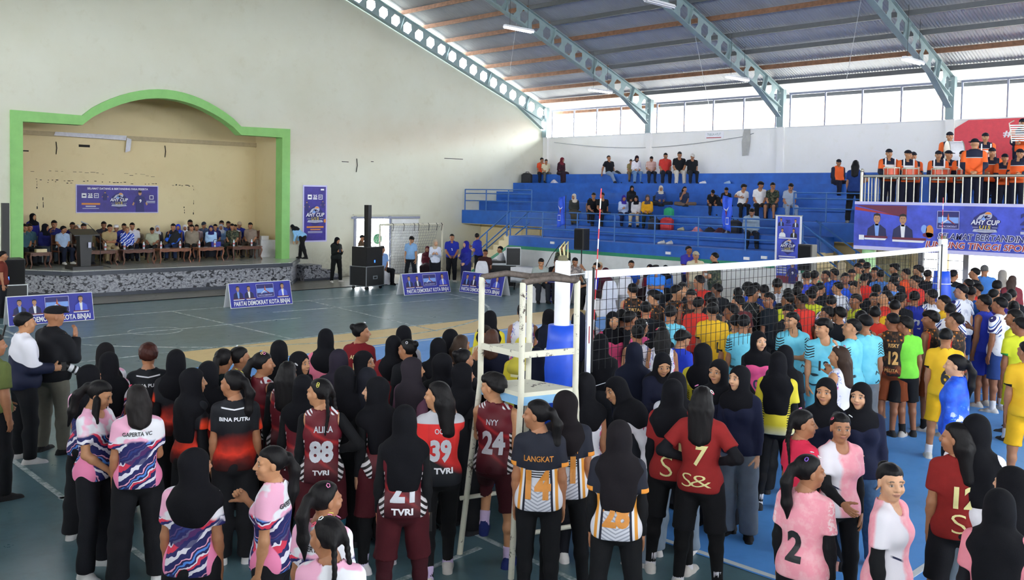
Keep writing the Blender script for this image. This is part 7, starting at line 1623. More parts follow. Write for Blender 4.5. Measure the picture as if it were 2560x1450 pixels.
(29.25,20.64,3.56,1.65,135,'m','fade','','ff','s',0.15,0,-8,'z36','person in black shirt and pale trousers with chest bag','d',2,{}),
(29.25,20.06,3.61,1.47,139,'m','cap','#cbc7c0','ld','s',0.15,0,-8,'z37','person in white cap and black shirt at the end of top row','d',2,{}),
(25.35,22.48,2.06,1.44,146,'w','scarf','#cfc4b4','ff','s',0.15,-45,-8,'z38','person in cream headscarf and dark grey tunic on lower bench','d',2,{}),
(25.35,21.72,2.14,1.15,145,'g','short','','ff','s',0.15,-15,-8,'z39','small child in brown top beside the black shirts','d',2,{}),
(25.35,21.57,2.03,1.54,150,'m','short','','kd','s',0.15,-15,-8,'z40','person in black shirt behind the small child','d',2,{}),
(25.35,21.15,2.03,1.55,150,'m','fade','','kd','s',0.15,-60,-8,'z40','person in black shirt right of the child seen in profile','d',2,{}),
(25.35,20.19,2.08,1.38,143,'w','scarf','#3a2a8a','pf','s',0.15,0,-8,'z41','person in violet headscarf and pale sleeves holding a phone','d',2,{}),
(26.3,20.59,2.49,1.3,143,'w','scarf','#17181d','qq','s',0.15,0,-8,'z42','person in black hooded top sitting behind violet headscarf','d',2,{}),
(25.35,19.59,2.07,1.39,113,'w','scarf','#17181d','fk','s',0.15,0,-8,'z43','person in black headscarf and white top with crossed legs','d',2,{}),
(25.35,19.15,2.05,1.46,132,'w','scarf','#4a4650','qq','s',0.15,0,-8,'z44','person in grey headscarf and mustard jacket','d',2,{}),
(26.3,19.3,2.82,1.34,136,'w','scarf','#c9c0b0','qq','x',0.1,0,-8,'z45','person in cream headscarf and blue white jacket cross-legged','d',2,{}),
(26.3,18.32,2.83,1.27,140,'w','long','','nf','x',0.1,15,-8,'z46','person with long dark hair resting a hand on the chin','d',2,{}),
(26.3,17.24,2.53,1.16,138,'b','mop','','ff','s',0.45,0,-25,'z47','person in black hunched forward at left of the resting boys','d',2,{}),
(26.3,16.69,2.5,1.27,137,'b','short','','ff','s',0.3,-30,-20,'z48','person in black vest leaning forward with knees apart','d',2,{}),
(26.3,16.06,2.45,1.44,136,'b','mop','','sf','s',0.15,45,-8,'z49','person in white shirt with arm around the next one','d',2,{}),
(26.3,15.44,2.41,1.6,130,'b','mop','','ff','s',0.15,30,-8,'z50','person in white BOIS shirt sitting upright','d',2,{}),
(26.3,14.96,2.42,1.55,105,'b','short','','ff','s',0.15,30,-8,'z51','person in camouflage shirt and shorts beside the white shirt','d',2,{}),
(26.3,14.41,2.41,1.57,133,'b','short','','ff','s',0.3,0,-15,'z52','person in pale shirt and light jeans resting arms on knees','d',2,{}),
(24.3,14.52,1.61,1.58,126,'m','short','','ff','s',0.25,0,-15,'z53','person in pale denim jacket and dark jeans on lower bench','d',2,{}),
(28.3,13.83,3.2,1.55,146,'m','cap','#1c1e2a','ff','s',0.1,-15,0,'or','person in orange uniform sitting apart on the upper tier','d',2,{}),
(25.9,12.11,2.46,1.81,-75,'w','long','#121216','hd','t',0,0,0,'z54','person with long black hair standing beside the balcony railing','d',2,{}),
(23.3,10.03,2.8,1.62,128,'m','cap','#191b28','qq','n',0,0,0,'or','person in orange uniform with white drum harness nearest the railing corner','e',2,{'skin': 'a'},'drum','snare drum of the drummer nearest the railing corner'),
(23.3,9.56,2.8,1.58,127,'m','cap','#191b28','qq','n',0,30,0,'or','person in orange uniform with white drum harness second from the corner','e',2,{'skin': 'a'},'drum','snare drum of the second drummer from the corner'),
(24.2,9.78,2.8,1.58,127,'m','cap','#191b28','qq','n',0,0,0,'or','person in orange uniform standing behind the second drummer','e',2,{'skin': 'a'}),
(23.3,8.81,2.8,1.55,121,'m','cap','#191b28','qq','n',0,0,0,'or','person in orange uniform with white drum harness left of conductor','e',2,{'skin': 'a'},'drum','red snare drum left of the conductor'),
(24.0,8.84,2.8,1.59,130,'m','cap','#191b28','qq','n',0,30,0,'or','person in orange uniform behind the drummer left of conductor','e',2,{'skin': 'a'}),
(27.3,10.03,3.25,1.84,125,'m','cap','#191b28','qq','n',0,0,0,'or','person in orange uniform with large bass drum on the step behind','e',2,{'skin': 'a'},'bass','large white bass drum carried on the step behind the drummers'),
(23.6,8.35,2.8,1.55,124,'m','cap','#191b28','qq','n',0,0,0,'or','person in orange uniform half hidden left of the conductor','e',2,{'skin': 'a'},'drum','red snare drum half hidden behind the conductor'),
(22.75,7.79,2.8,1.78,-71,'m','bigcap','#191b28','bb','n',0,0,0,'or','person in orange and navy jacket and black hat conducting with hands behind back','e',2,{'skin': 'a'}),
(27.3,9.08,3.25,1.78,118,'m','cap','#191b28','qq','n',0,0,0,'or','person in orange uniform on the step behind conductor','e',2,{'skin': 'a'},'drum','drum with silver frame on the step behind conductor'),
(23.8,7.75,2.8,1.62,113,'m','cap','#191b28','qq','n',0,0,0,'or','person in orange uniform first right of the conductor','e',2,{'skin': 'a'}),
(23.6,7.4,2.8,1.46,122,'m','cap','#191b28','qq','n',0,0,0,'or','person in orange uniform second right of the conductor','e',2,{'skin': 'a'}),
(23.3,7.0,2.8,1.55,87,'m','cap','#191b28','qq','n',0,45,0,'or','person in orange uniform at right edge looking sideways','e',2,{'skin': 'a'}),
(28.3,8.45,3.63,1.83,112,'m','cap','#191b28','qq','n',0,0,0,'or','person in orange uniform highest at the right edge with lyre','e',2,{'skin': 'a'},'lyre','silver bell lyre held at the right edge'),
(8.93,29.7,0.76,1.58,-167,'m','fade','','ff','s',0.1,0,-4,'z55','person in teal shirt half hidden by left green pillar','f',2,{}),
(9.18,30.1,0.76,1.57,-167,'m','fade','','ff','s',0.1,15,-4,'z55','person in teal shirt second from the left green pillar','f',2,{}),
(9.47,30.6,0.75,1.53,-167,'w','scarf','#14141c','dd','t',0,15,0,'z56','person in black headscarf and blue dress standing on the stage left','f',2,{'skin': 'a'}),
(9.62,30.1,0.76,1.56,-158,'w','scarf','#161720','ff','s',0.1,30,-4,'z57','person in dark headscarf and navy shirt looking right on stage','f',2,{}),
(10.08,30.6,0.72,1.72,172,'m','short','','nf','s',0.1,0,-4,'z58','person in navy shirt with one hand on the head','f',2,{}),
(9.92,29.4,0.79,1.46,-169,'m','short','','ff','s',0.1,45,-4,'z59','person in pale blue shirt with white shoes at left front','f',2,{}),
(10.63,30.6,0.76,1.59,171,'m','fade','','ff','s',0.1,0,-4,'z60','person behind the white cap on stage','f',2,{'skin': 'c'}),
(10.56,30.1,0.8,1.43,171,'w','scarfshort','#7a5a48','ff','s',0.1,0,-4,'z61','person in brown headscarf and white shirt behind the lectern','f',2,{}),
(10.83,30.7,0.8,1.43,176,'m','cap','#e4e2e0','ff','s',0.1,0,-4,'z62','person in white cap in the back row left','f',2,{}),
(10.53,29.4,0.76,1.59,-180,'m','fade','','ff','s',0.1,0,-4,'z63','person in dark brown shirt beside the lectern','f',2,{'skin': 'c'}),
(11.6,30.6,0.75,1.62,169,'m','short','','ff','s',0.1,0,-4,'z64','person in the back row behind the khaki shirt','f',2,{'skin': 'c'}),
(11.32,29.4,0.77,1.53,174,'m','fade','','cc','s',0.1,15,-4,'z65','person in khaki uniform with folded arms','f',2,{}),
(11.81,30.1,0.8,1.43,164,'m','peci','#e8e6e8','ff','s',0.1,0,-4,'z66','person in white cap and blue shirt on stage','f',2,{}),
(12.26,30.6,0.79,1.48,163,'m','fade','','ff','s',0.1,0,-4,'z66','person in blue shirt behind the bald guest','f',2,{}),
(11.88,29.4,0.82,1.37,163,'m','bald','#8a6a50','ff','s',0.1,0,-4,'z67','bald person in blue and white sports jacket','f',2,{'skin': 'a'}),
(12.33,30.1,0.76,1.57,158,'m','short','','ff','s',0.1,0,-4,'z68','person in white shirt right of the bald guest','f',2,{}),
(12.74,30.6,0.88,1.15,157,'m','fade','','ff','s',0.1,0,-4,'z69','person mostly hidden between white and grey shirts','f',2,{}),
(12.7,29.4,0.83,1.33,147,'m','fade','','qq','s',0.1,0,-28,'z70','person in grey green shirt looking down at a phone','f',2,{'skin': 'c'}),
(13.16,30.1,0.82,1.37,161,'w','scarf','#cfcfd6','ff','s',0.1,0,-4,'z71','person in pale headscarf behind the grey green shirt','f',2,{}),
(13.41,29.4,0.78,1.52,141,'m','short','','nf','s',0.1,0,-4,'z72','person in black and blue jacket leaning face on hand','f',2,{}),
(13.88,30.1,0.8,1.44,155,'w','scarf','#2a48d8','ff','s',0.1,0,-4,'z73','person in bright blue headscarf','f',2,{}),
(14.12,30.1,0.81,1.4,155,'w','scarf','#e6e4e6','ff','s',0.1,0,-4,'z74','person in white headscarf on stage','f',2,{}),
(14.54,30.6,0.73,1.69,155,'m','short','','ff','s',0.1,0,-4,'z75','person standing tall in the back row middle','f',2,{'skin': 'c'}),
(14.04,29.4,0.8,1.45,145,'m','short','','ff','s',0.1,-15,-4,'z76','person with glasses in open dark shirt over beige','f',2,{}),
(14.54,30.1,0.81,1.4,154,'m','short','','ff','s',0.1,0,-4,'z77','person in mauve shirt behind the open dark shirt','f',2,{}),
(15.08,30.6,0.77,1.54,124,'m','cap','#2a3442','ff','s',0.1,15,-4,'z78','person in dark green cap in the back row','f',2,{}),
(14.71,29.4,0.81,1.39,153,'w','scarf','#26265e','ff','s',0.1,0,-4,'z79','person in navy headscarf and pale blue jacket with blue handbag','f',2,{}),
(15.22,30.1,0.81,1.41,153,'w','short','','ff','s',0.1,0,-4,'z80','person in navy between pale blue jacket and grey headscarf','f',2,{}),
(15.71,30.6,0.75,1.62,153,'m','short','','ff','s',0.1,0,-4,'z81','person in the back row before the plain wall right','f',2,{'skin': 'c'}),
(15.44,30.1,0.81,1.41,148,'w','scarf','#b5b9c8','ff','s',0.1,0,-4,'z82','person in pale grey headscarf and blue dress','f',2,{}),
(15.97,30.6,0.77,1.56,153,'m','fade','','ff','s',0.1,0,-4,'z66','person in royal blue in the back row right','f',2,{'skin': 'c'}),
(15.51,29.4,0.79,1.48,137,'m','fade','','ff','s',0.1,0,-4,'z83','person in green camouflage uniform seated on stage','f',2,{}),
(16.41,30.6,0.78,1.52,142,'m','cap','#b9aa94','ff','s',0.1,15,-4,'z66','person in beige hat and blue shirt in the back row','f',2,{}),
(15.99,30.1,0.82,1.37,142,'m','short','','ff','s',0.1,0,-4,'z84','person in white shirt behind the camouflage uniform','f',2,{}),
(16.2,29.4,0.77,1.55,131,'m','fade','','ff','s',0.1,0,-4,'z85','person in grey brown police uniform at right end of the front row','f',2,{}),
]
# ---------------------------------------------------------------- furniture of the stage and of the officials
M_wood=mat('dark_carved_wood','#5a3424',.45,var=.2,scale=10); M_wood2=mat('reddish_wood','#7d4a30',.42,var=.2,scale=10); M_lect=mat('black_lectern','#17171a',.4)
GRP={'a':'girl volleyball players in the foreground','b':'boy volleyball players on the blue court','c':'officials and helpers around the court','d':'spectators on the bleachers','e':'orange drum band on the balcony','f':'guests seated on the stage'}
def chair_proto():
    r=empty('wooden_chair'); mb=MB(); mb.rbox((-.23,-.22,.40),(.23,.22,.445),.04,M_wood); mb.build('seat',r)
    mb=MB(); mb.box((-.21,-.25,.62),(.21,-.215,.95),M_wood); mb.build('backrest',r)
    for s in (-1,1):
        mb=MB(); mb.tube([(s*.21,-.235,0),(s*.21,-.235,.45),(s*.215,-.25,.97)],.02,M_wood,7); mb.build('leg',r)
        mb=MB(); mb.tube([(s*.21,.2,0),(s*.22,.2,.42),(s*.24,.19,.64)],.02,M_wood,7); mb.build('leg',r)
        mb=MB(); mb.tube([(s*.215,-.24,.66),(s*.24,.0,.67),(s*.24,.22,.645)],.018,M_wood,7); mb.build('armrest',r)
    return r
def plastic_proto():
    r=empty('plastic_chair'); m=mat('pale_plastic','#8f98a4',.5); mb=MB(); mb.rbox((-.21,-.2,.42),(.21,.21,.445),.05,m); mb.build('seat',r); mb=MB(); mb.prism([(-.2,.45),(.2,.45),(.17,.86),(-.17,.86)],-.23,-.2,m,'y'); mb.build('backrest',r)
    for sx in (-1,1):
        for sy in (-1,1): mb=MB(); mb.tube([(sx*.2,sy*.19,.42),(sx*.23,sy*.23,0)],.018,m,6); mb.build('leg',r)
    return r
def cloth_chair_proto():
    r=empty('covered_chair'); m=mat('white_chair_cloth','#e2e2e8',.85,var=.05,bump=.3,bscale=12); mb=MB(); n=28
    rings=[(.0,.31,.30),(.15,.285,.27),(.36,.245,.235),(.445,.235,.225)]; vs=[]
    for z,a,b in rings:
        for k in range(n):
            t=2*PI*k/n; w=1+.05*math.sin(7*t)*(1-z/.45); c,s_=math.cos(t),math.sin(t); e=.55; vs.append((a*w*math.copysign(abs(c)**e,c),b*w*math.copysign(abs(s_)**e,s_),z+.01))
    fs=[(j*n+k,j*n+(k+1)%n,(j+1)*n+(k+1)%n,(j+1)*n+k) for j in range(3) for k in range(n)]+[tuple(range(3*n,4*n))]; mb.add(vs,fs,m,True); mb.build('seat_cover',r)
    mb=MB(); P=[(.225*math.cos(PI*k/12)*(1 if k else 1),.55+.40*min(1,math.sin(PI*k/12)*1.25)) for k in range(13)]; mb.prism([(.24,.44)]+P+[(-.24,.44)],-.26,-.2,m,'y'); mb.build('back_cover',r)
    for sx in (-1,1): mb=MB(); mb.tube([(sx*.2,.2,0),(sx*.2,.2,.1)],.02,mat('pale_plastic','#8f98a4',.5),6); mb.build('leg',r)
    return r
wc,pc,cc=chair_proto(),plastic_proto(),cloth_chair_proto(); used=set()
def put(proto,x,y,z,yaw,label,cat,group,s=1.):
    o=proto if proto.name not in used else copy_tree(proto); used.add(proto.name)
    o.location=(x,y,z); o.rotation_euler=(0,0,math.radians(yaw)); o.scale=(s,s,s); tag(o,label,cat,group); return o
# ---- everybody
def held(kind,o,K,label):
    yaw=o.rotation_euler.z; s=o.scale.x; f=Vector((-math.sin(yaw),math.cos(yaw),0)); M=Matrix.LocRotScale(o.location,o.rotation_euler,o.scale)
    if kind.startswith('phone'):
        p=hand_at(o,K,0,.085); mb=MB(); mb.rbox((-.036,-.005,-.07),(.036,.005,.07),.004,M_dark); mb.box((-.032,.005,-.064),(.032,.0062,.064),mat('phone_glass','#33384a',.15)); q=mb.build('mobile_phone',loc=p+f*.02,rz=yaw); tag(q,label,'phone')
    elif kind=='camera':
        p=(hand_at(o,K,0,.07)+hand_at(o,K,1,.07))/2+f*.06; r=empty('camera',p,yaw,label,'camera'); mb=MB(); mb.rbox((-.07,-.035,-.05),(.07,.035,.05),.012,M_dark); mb.box((-.03,-.03,.05),(.03,.03,.08),M_dark); mb.build('camera_body',r)
        mb=MB(); a=Vector((0,.03,0)); d=Vector((.15,1,-.55)).normalized()
        mb.tube([a,a+d*.05],.042,M_dark,16); mb.tube([a+d*.05,a+d*.1],.044,P_w,16); mb.tube([a+d*.1,a+d*.125],.046,M_dark,16); mb.tube([a+d*.125,a+d*.15],.046,P_w,16); mb.tube([a+d*.15,a+d*.17],.05,M_dark,16); mb.tube([a+d*.17,a+d*.245],.058,P_w,16); mb.build('lens',r)
    elif kind in ('drum','bass'):
        m=mat('drum_shell_'+kind,'#d8502a' if kind=='drum' else '#d9d9de',.35); R,h=(.19,.28) if kind=='drum' else (.33,.35)
        p=M@Vector((0,.34 if kind=='drum' else .42,.86 if kind=='drum' else .98)); r=empty('snare_drum' if kind=='drum' else 'bass_drum',p,yaw,label,'drum','drums of the band')
        mb=MB()
        if kind=='drum': mb.lathe([(R,0),(R,h)],m,20)
        else: mb.tube([(-h/2,0,.1),(h/2,0,.1)],R,m,24)
        mb.build('shell',r); mb=MB()
        if kind=='drum':
            mb.lathe([(R+.008,-.005),(R+.014,.01),(R+.008,.03)],M_chrome,20); mb.lathe([(R+.008,h-.03),(R+.014,h-.01),(R+.006,h+.006)],M_chrome,20)
            for k in range(8): t=2*PI*k/8; mb.tube([((R+.012)*math.cos(t),(R+.012)*math.sin(t),.0),((R+.012)*math.cos(t),(R+.012)*math.sin(t),h)],.008,M_chrome,5)
        else: mb.tube([(-h/2-.02,0,.1),(-h/2,0,.1)],R+.012,M_chrome,24); mb.tube([(h/2,0,.1),(h/2+.02,0,.1)],R+.012,M_chrome,24)
        mb.build('metal_rim',r); mb=MB(); P=M.to_3x3()
        if kind=='drum':
            mb.box((-.13,-.19,.30),(.13,-.16,.34),P_w); mb.box((-.03,-.2,.02),(.03,-.165,.32),P_w)
            for q in (-.13,.10): mb.box((q,-.2,.32),(q+.03,-.165,.52),P_w)
            mb.build('harness',r); mb=MB(); mb.lathe([(.001,h+.002),(R,h+.002)],P_w,20); mb.build('drum_head',r)
    elif kind=='lyre':
        p=M@Vector((.1,.3,1.0)); r=empty('bell_lyre',p,yaw,label,'bell lyre'); mb=MB(); mb.tube([(-.16,0,0),(-.24,0,.55),(-.12,0,.62)],.015,M_chrome,7); mb.tube([(.16,0,0),(.24,0,.55),(.12,0,.62)],.015,M_chrome,7); mb.build('frame',r)
        for k in range(8): mb=MB(); mb.box((-.16-.008*k,-.01,.05+k*.06),(.16+.008*k,.01,.085+k*.06),M_alu); mb.build('bar',r)
nf=0
for row in PEOPLE:
    x,y,z,h,yaw,b,hd,hc,ar,lg,ln_,hy,hp,of,lb,g,lod,kw=row[:18]
    o,K=person(x,y,z,h,yaw,b,hd,hc,ar,lg,ln_,hy,hp,of,lb,GRP[g],lod=lod,**kw)
    if len(row)>18: held(row[18],o,K,row[19])
    if lg[0]=='s' and g in 'fc':
        back=Vector((math.sin(math.radians(yaw)),-math.cos(math.radians(yaw)),0))*.0; s=h/1.6
        who=lb.replace('person ','guest ',1); lab='under the '+' '.join(who.split()[:10])
        zf=z
        if g=='f': (put(wc,x,y,zf,yaw,'dark wooden armchair '+lab,'chair','wooden armchairs on the stage',s) if y<29.9 else put(pc,x,y,zf,yaw,'pale plastic chair '+lab,'chair','plastic chairs on the stage',s))
        elif z<.2: put(cc,x,y,0.,yaw,'white cloth covered chair '+lab,'chair','white covered chairs',s)
for x,y,r_,lb in ((19.73,16.9,60,'empty white cloth covered chair nearest the white net band'),(19.95,16.25,40,'empty white cloth covered chair standing on ochre strip edge'),(19.6,15.4,140,'empty white cloth covered chair with back to the camera'),(20.7,15.6,120,'empty white cloth covered chair right of the turned one'),(22.3,15.3,90,'empty white cloth covered chair beside the long black headscarf')):
    put(cc,x,y,0,r_,lb,'chair','white covered chairs')
# scoring table
r=empty('scoring_table',(21.55,20.3,0),0,'white cloth covered scoring table behind the A-frame board','table'); mb=MB(); mb.box((-.32,-1.2,.70),(.32,1.2,.735),P_w); mb.build('table_top',r)
for sx in (-.27,.27):
    for sy in (-1.1,1.1): mb=MB(); mb.tube([(sx,sy,0),(sx,sy,.7)],.02,M_black,6); mb.build('leg',r)
mb=MB(); n=60; vs=[]
for k in range(n+1):
    y=-1.22+2.44*k/n; vs+=[(-.34-.02*math.sin(k*.9),y,.25),(-.33,y,.74),(.33,y,.74)]
fs=[(3*k+j,3*k+3+j,3*k+4+j,3*k+1+j) for k in range(n) for j in (0,1)]; mb.add(vs,fs,mat('white_chair_cloth','#e2e2e8',.85),True); o=mb.build('tablecloth'); o.location=(21.55,20.3,0); sm=o.modifiers.new('t','SOLIDIFY'); sm.thickness=.004; tag(o,'white cloth draped over the scoring table','tablecloth')
# stage tables with bottles and plates
def ctable(x,w,y,label,m):
    r=empty('coffee_table',(x,y,.75),0,label,'coffee table','low wooden tables on the stage'); d=.5; t=.46
    mb=MB(); mb.rbox((-w/2,-d/2,t-.03),(w/2,d/2,t),.03,m); mb.build('table_top',r)
    mb=MB()
    for yy in (-d/2+.03,d/2-.05):
        P=[(-w/2+.05,t-.03),(w/2-.05,t-.03)]+[(w/2-.05-(w-.1)*k/16,t-.085-.025*abs(math.sin(3*PI*k/16))) for k in range(17)]; mb.prism(P,yy,yy+.02,m,'y')
    mb.build('carved_apron',r)
    for sx in (-1,1):
        for sy in (-1,1): mb=MB(); a=sx*(w/2-.05); c=sy*(d/2-.05); mb.tube([(a,c,t-.03),(a+sx*.03,c+sy*.02,t-.13),(a-sx*.015,c-sy*.01,.12),(a+sx*.035,c+sy*.02,.0)],[.035,.033,.02,.024],m,8); mb.build('leg',r)
    return r
def bottle(x,y,z,label):
    r=empty('water_bottle',(x,y,z),0,label,'bottle','water bottles on the stage tables'); mb=MB(); mb.lathe([(.001,0),(.031,.003),(.032,.05),(.029,.1),(.032,.15),(.026,.175),(.012,.205),(.012,.21)],mat('clear_plastic','#c6d2dc',.15),12); mb.build('body',r)
    mb=MB(); mb.lathe([(.0335,.07),(.0335,.125)],mat('bottle_label','#b05a60',.5),12); mb.build('label_band',r); mb=MB(); mb.lathe([(.014,.205),(.014,.228),(.001,.228)],P_w,10); mb.build('cap',r)
names=['at the left green pillar','behind the lectern','before the khaki uniform and sports jacket','before the grey green shirt','before the pale blue jacket','at the right end of the row']
for k,(xa,xb,m) in enumerate(((8.75,9.35,M_wood),(10.15,11.25,M_wood),(11.4,12.4,M_wood),(12.55,13.6,M_wood2),(13.85,14.75,M_wood2),(15.05,16.15,M_wood))):
    ctable((xa+xb)/2,xb-xa,28.75,'low carved wooden table '+names[k],m)
    for j,f in enumerate((.12,.72) if k else ()):
        xx=xa+(xb-xa)*f; bottle(xx,28.7,1.211,'water bottle at the %s of the table %s'%(('left','right')[j],names[k]))
        mb=MB(); mb.lathe([(.001,0),(.05,.004),(.075,.016)],P_w,16); o=mb.build('plate',loc=(xx+.2,28.66,1.211)); tag(o,'white plate beside the %s bottle on table %s'%(('left','right')[j],names[k]),'plate','plates on the stage tables')
mb=MB(); mb.rbox((-.15,-.1,0),(.15,.1,.09),.03,mat('cream_box','#d9c9a0',.6)); tag(mb.build('food_box',loc=(9.1,28.7,1.211)),'cream food box on the table at the left green pillar','box')
r=empty('blue_handbag',(14.6,28.82,1.211),0,'blue handbag on the table before the pale blue jacket','handbag'); mb=MB(); mb.rbox((-.16,-.06,0),(.16,.06,.17),.04,mat('handbag_blue','#2a2f9a',.4)); mb.build('bag_body',r); mb=MB(); mb.tube([(-.1,0,.17),(-.06,0,.24),(.06,0,.24),(.1,0,.17)],.01,M_dark,6); mb.build('handle',r)
mb=MB(); mb.lathe([(.001,.0),(.13,.0),(.13,.015),(.085,.03),(.085,.1),(.001,.11)],mat('beret','#16181a',.8),14); tag(mb.build('uniform_cap',loc=(15.98,28.78,1.211)),'dark uniform cap lying on the table at the right end','cap')
# lectern, microphone stands
r=empty('lectern',(9.97,27.75,.75),.0,'black lectern with wide base at the stage front','lectern'); mb=MB(); mb.box((-.42,-.32,0),(.42,.32,.09),M_lect); mb.build('base',r); mb=MB(); mb.prism([(-.14,.09),(.14,.09),(.19,.98),(-.17,.98)],-.14,.14,M_lect,'y'); mb.build('column',r)
mb=MB(); mb.prism([(-.24,.97),(.24,1.12),(.24,1.15),(-.24,1.0)],-.36,.36,M_lect,'x'); mb.build('slanted_top',r); mb=MB(); mb.box((.05,-.20,.62),(.13,-.19,.78),P_sil); mb.build('badge',r)
def micstand(loc,rz,label,h,boom):
    r=empty('microphone_stand',loc,rz,label,'microphone stand'); mb=MB(); mb.tube([(0,0,.02),(0,0,h)],.011,M_black,7); mb.build('pole',r)
    for k in range(3): a=2*PI*k/3; mb=MB(); mb.tube([(0,0,.09),(.3*math.cos(a),.3*math.sin(a),.012)],.01,M_black,6); mb.build('leg',r)
    mb=MB(); mb.tube([(0.18,0,h-.18),(-boom*.7,0,h+boom*.75)],.009,M_black,7); mb.build('boom',r); mb=MB(); a=Vector((-boom*.7,0,h+boom*.75)); mb.tube([a,a+Vector((-.15,0,.06))],[.016,.022],M_alu,10); mb.ball(a+Vector((-.17,0,.07)),.026,M_alu,10,7); mb.build('microphone',r)
micstand((10.42,27.72,.75),0,'black boom microphone stand beside the lectern',.92,.5)
micstand((22.15,26.35,0),.6,'microphone stand before the woman in beige headscarf',1.1,.05)
mb=MB(); mb.lathe([(.001,0),(.26,0),(.27,.4),(.25,.75),(.27,.8),(.2,.86),(.001,.87)],mat('white_plastic_sack','#dfe0e4',.5,bump=.3,bscale=6),16); tag(mb.build('plastic_barrel',loc=(21.95,26.85,0)),'white plastic covered barrel beside the microphone woman','barrel')
r=empty('side_table',(16.95,29.9,.75),0,'small table with white cloth and boxes behind the right green pillar','table'); mb=MB(); mb.box((-.3,-.4,0),(.3,.4,.6),mat('white_chair_cloth','#e2e2e8',.85)); mb.build('table_cloth',r); mb=MB(); mb.rbox((-.2,-.2,0),(.1,.1,.14),.02,P_w); tag(mb.build('snack_box',loc=(16.95,29.85,1.352)),'white snack box on the small cloth covered table','box')
mb=MB(); mb.box((-.03,-.02,0),(.03,.02,1.25),mat('raw_timber','#c0935a',.7)); o=mb.build('timber_batten',loc=(9.1,RB-.06,.76)); tag(o,'short timber batten leaning on the stage back wall at left','batten')
# ---------------------------------------------------------------- flags, bags and shoes on the bleachers
M_flag=MATS.get('flag_blue') or mat('flag_blue','#2456d8',.6,var=.1)
for x,y,z0,tilt,lb in ((23.108,20.85,2.0,.12,'blue flag with red white star on the bleacher railing left of antenna'),(23.108,14.72,2.1,-.1,'blue flag on the bleacher railing beside the pale denim jacket')):
    r=empty('flag',(x,y,z0),0,lb,'flag','blue flags on the bleacher railing'); mb=MB(); mb.tube([(0,0,0),(0,0,1.12)],.012,M_black,6); mb.build('pole',r)
    mb=MB(); nx,nz=10,12; vs=[(-.02-.04*math.sin(i*1.1+j*.25),(tilt*3.2*(i/nx)+.02*math.sin(j)) *.9,1.1-.95*j/nz-.12*i/nx*(1 if j else .6)) for j in range(nz+1) for i in range(nx+1)]; k=nx+1
    mb.add(vs,[(j*k+i,j*k+i+1,(j+1)*k+i+1,(j+1)*k+i) for j in range(nz) for i in range(nx)],M_flag,True); o=mb.build('flag_cloth',r); sm=o.modifiers.new('t','SOLIDIFY'); sm.thickness=.006
    A=Art(o,lambda u,v,d,t=tilt:(-.075-d,t*2.6*u,.62+v)); A.poly([(.2,.12),(.55,.05),(.9,.16),(.58,-.02)],P_w); A.poly([(.45,.04),(.55,-.16),(.62,.05)],P_red); A.frame(.5,-.36,.9,-.16,.02,P_w); A.done('emblem')
def bag(name,loc,col,label,s=1.,rz=0.,cat='bag'):
    r=empty(name,loc,rz,label,cat); m=mat('bag_'+col.strip('#'),col,.7,var=.12); mb=MB(); mb.rbox((-.13*s,-.19*s,0),(.13*s,.19*s,.30*s),.07*s,m); mb.ball((0,0,.3*s),(.125*s,.18*s,.07*s),m,14,8); mb.build('bag_body',r)
    mb=MB(); mb.rbox((-.17*s,-.13*s,.03*s),(-.12*s,.13*s,.18*s),.02*s,m); mb.build('front_pocket',r); mb=MB(); mb.tube([(.1*s,-.08*s,.32*s),(.05*s,-.05*s,.40*s),(.05*s,.05*s,.40*s),(.1*s,.08*s,.32*s)],.012*s,M_dark,6); mb.build('strap',r); return r
bag('backpack',(24.85,17.95,2.05),'#c03038','red backpack lying on the bleacher below the mustard jacket',1.1,.3,'backpack'); bag('backpack',(24.7,18.35,2.05),'#1c2030','dark backpack beside the red backpack',1.,.1,'backpack'); bag('shopping_bag',(25.5,18.35,2.46),'#1f9a6a','green carrier bag right of the mustard jacket',.85)
bag('duffel_bag',(28.5,28.0,3.63),'#17181c','black bag at the far corner of the upper bleacher',1.2,.5); bag('backpack',(26.6,17.25,2.85),'#1a1c22','black bag beside the long haired sitter',.9,.2,'backpack'); bag('backpack',(24.75,15.35,2.05),'#20232c','dark backpack left of the pale denim jacket',1.1,.2,'backpack'); bag('backpack',(26.8,19.75,2.85),'#1a1c22','black bag behind the violet headscarf',1.,0,'backpack')
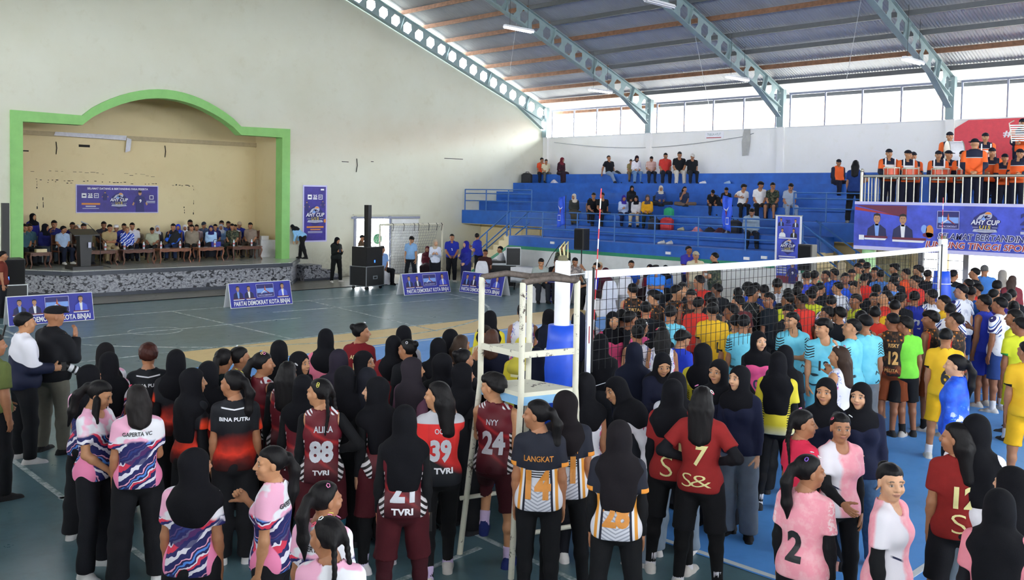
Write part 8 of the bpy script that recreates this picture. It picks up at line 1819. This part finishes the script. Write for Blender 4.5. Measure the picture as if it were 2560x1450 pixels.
for x,y,z,c,lb,R in ((24.8,16.75,2.05,'#e0909c','pink crumpled cloth on the bleacher bench',.22),(24.85,16.3,2.05,'#23222c','dark flowered cloth heap beside the pink cloth',.26),(24.8,15.9,2.05,'#4a1a2c','maroon cloth heap on the bleacher bench',.25),(24.8,15.6,2.05,'#c9c6d0','pale cloth at the end of the cloth heaps',.14),(29.6,27.0,4.02,'#2f8a6a','green cloth lying beside the maroon headscarf sitter',.2),(28.4,26.3,3.63,'#c9c6d0','white wrapped items below the maroon headscarf sitter',.2),(29.55,23.9,4.02,'#20242c','dark jacket lying behind the stretched legs',.24)):
    mb=MB(); m=mat('cloth_'+c.strip('#'),c,.85,var=.15); vs=[];n=14
    for j in range(5):
        for k in range(n): t=2*PI*k/n; rr=R*(1-.22*j)*(1+.18*math.sin(3*t+j+x*9)+.1*math.sin(5*t)); vs.append((rr*.7*math.cos(t),rr*math.sin(t),.035*j+.02*math.sin(2*t+j) if j else 0))
    mb.add(vs,[(j*n+k,j*n+(k+1)%n,(j+1)*n+(k+1)%n,(j+1)*n+k) for j in range(4) for k in range(n)]+[tuple(range(4*n,5*n))],m,True); tag(mb.build('folded_cloth',loc=(x,y,z+.0)),lb,'cloth')
sp=garment('S0','b','dd','n',0,2); sme=np_mesh('sport_shoe',sp[0]-np.array([sp[0][:,0].mean(),sp[0][:,1].mean(),sp[0][:,2].min()]),sp[1],[M_cl])
for x,y,z,a,c,lb in ((23.7,17.3,1.65,1.2,'#d9d6d0','left white shoe on the lower bleacher walkway'),(23.7,17.0,1.65,1.5,'#d9d6d0','right white shoe of the pair on lower walkway'),(24.8,17.35,2.05,.4,'#d5cba8','pale yellow shoe on the bench near the railing'),(28.75,19.2,3.63,.8,'#e3e3e6','white shoe pair bag left below the white cap sitter'),(28.8,18.2,3.63,.3,'#a9c4dc','pale blue shoe on the tier right of the white cap sitter')):
    o=D.objects.new('sport_shoe',sme); link(o); o.location=(x,y,z); o.rotation_euler=(0,0,a); o.color=lin(c); tag(o,lb,'shoe')
# photographer's bag
bg_=empty('camera_bag',(3.28,11.42,.78),.4,'black camera bag hanging at the hip of the photographer','bag'); mb=MB(); mb.rbox((-.19,-.1,0),(.19,.1,.28),.05,M_dark); mb.build('bag_body',bg_); mb=MB(); mb.tube([(-.16,0,.26),(-.02,.12,.5),(.12,.2,.72)],.012,M_dark,6); mb.build('strap',bg_)
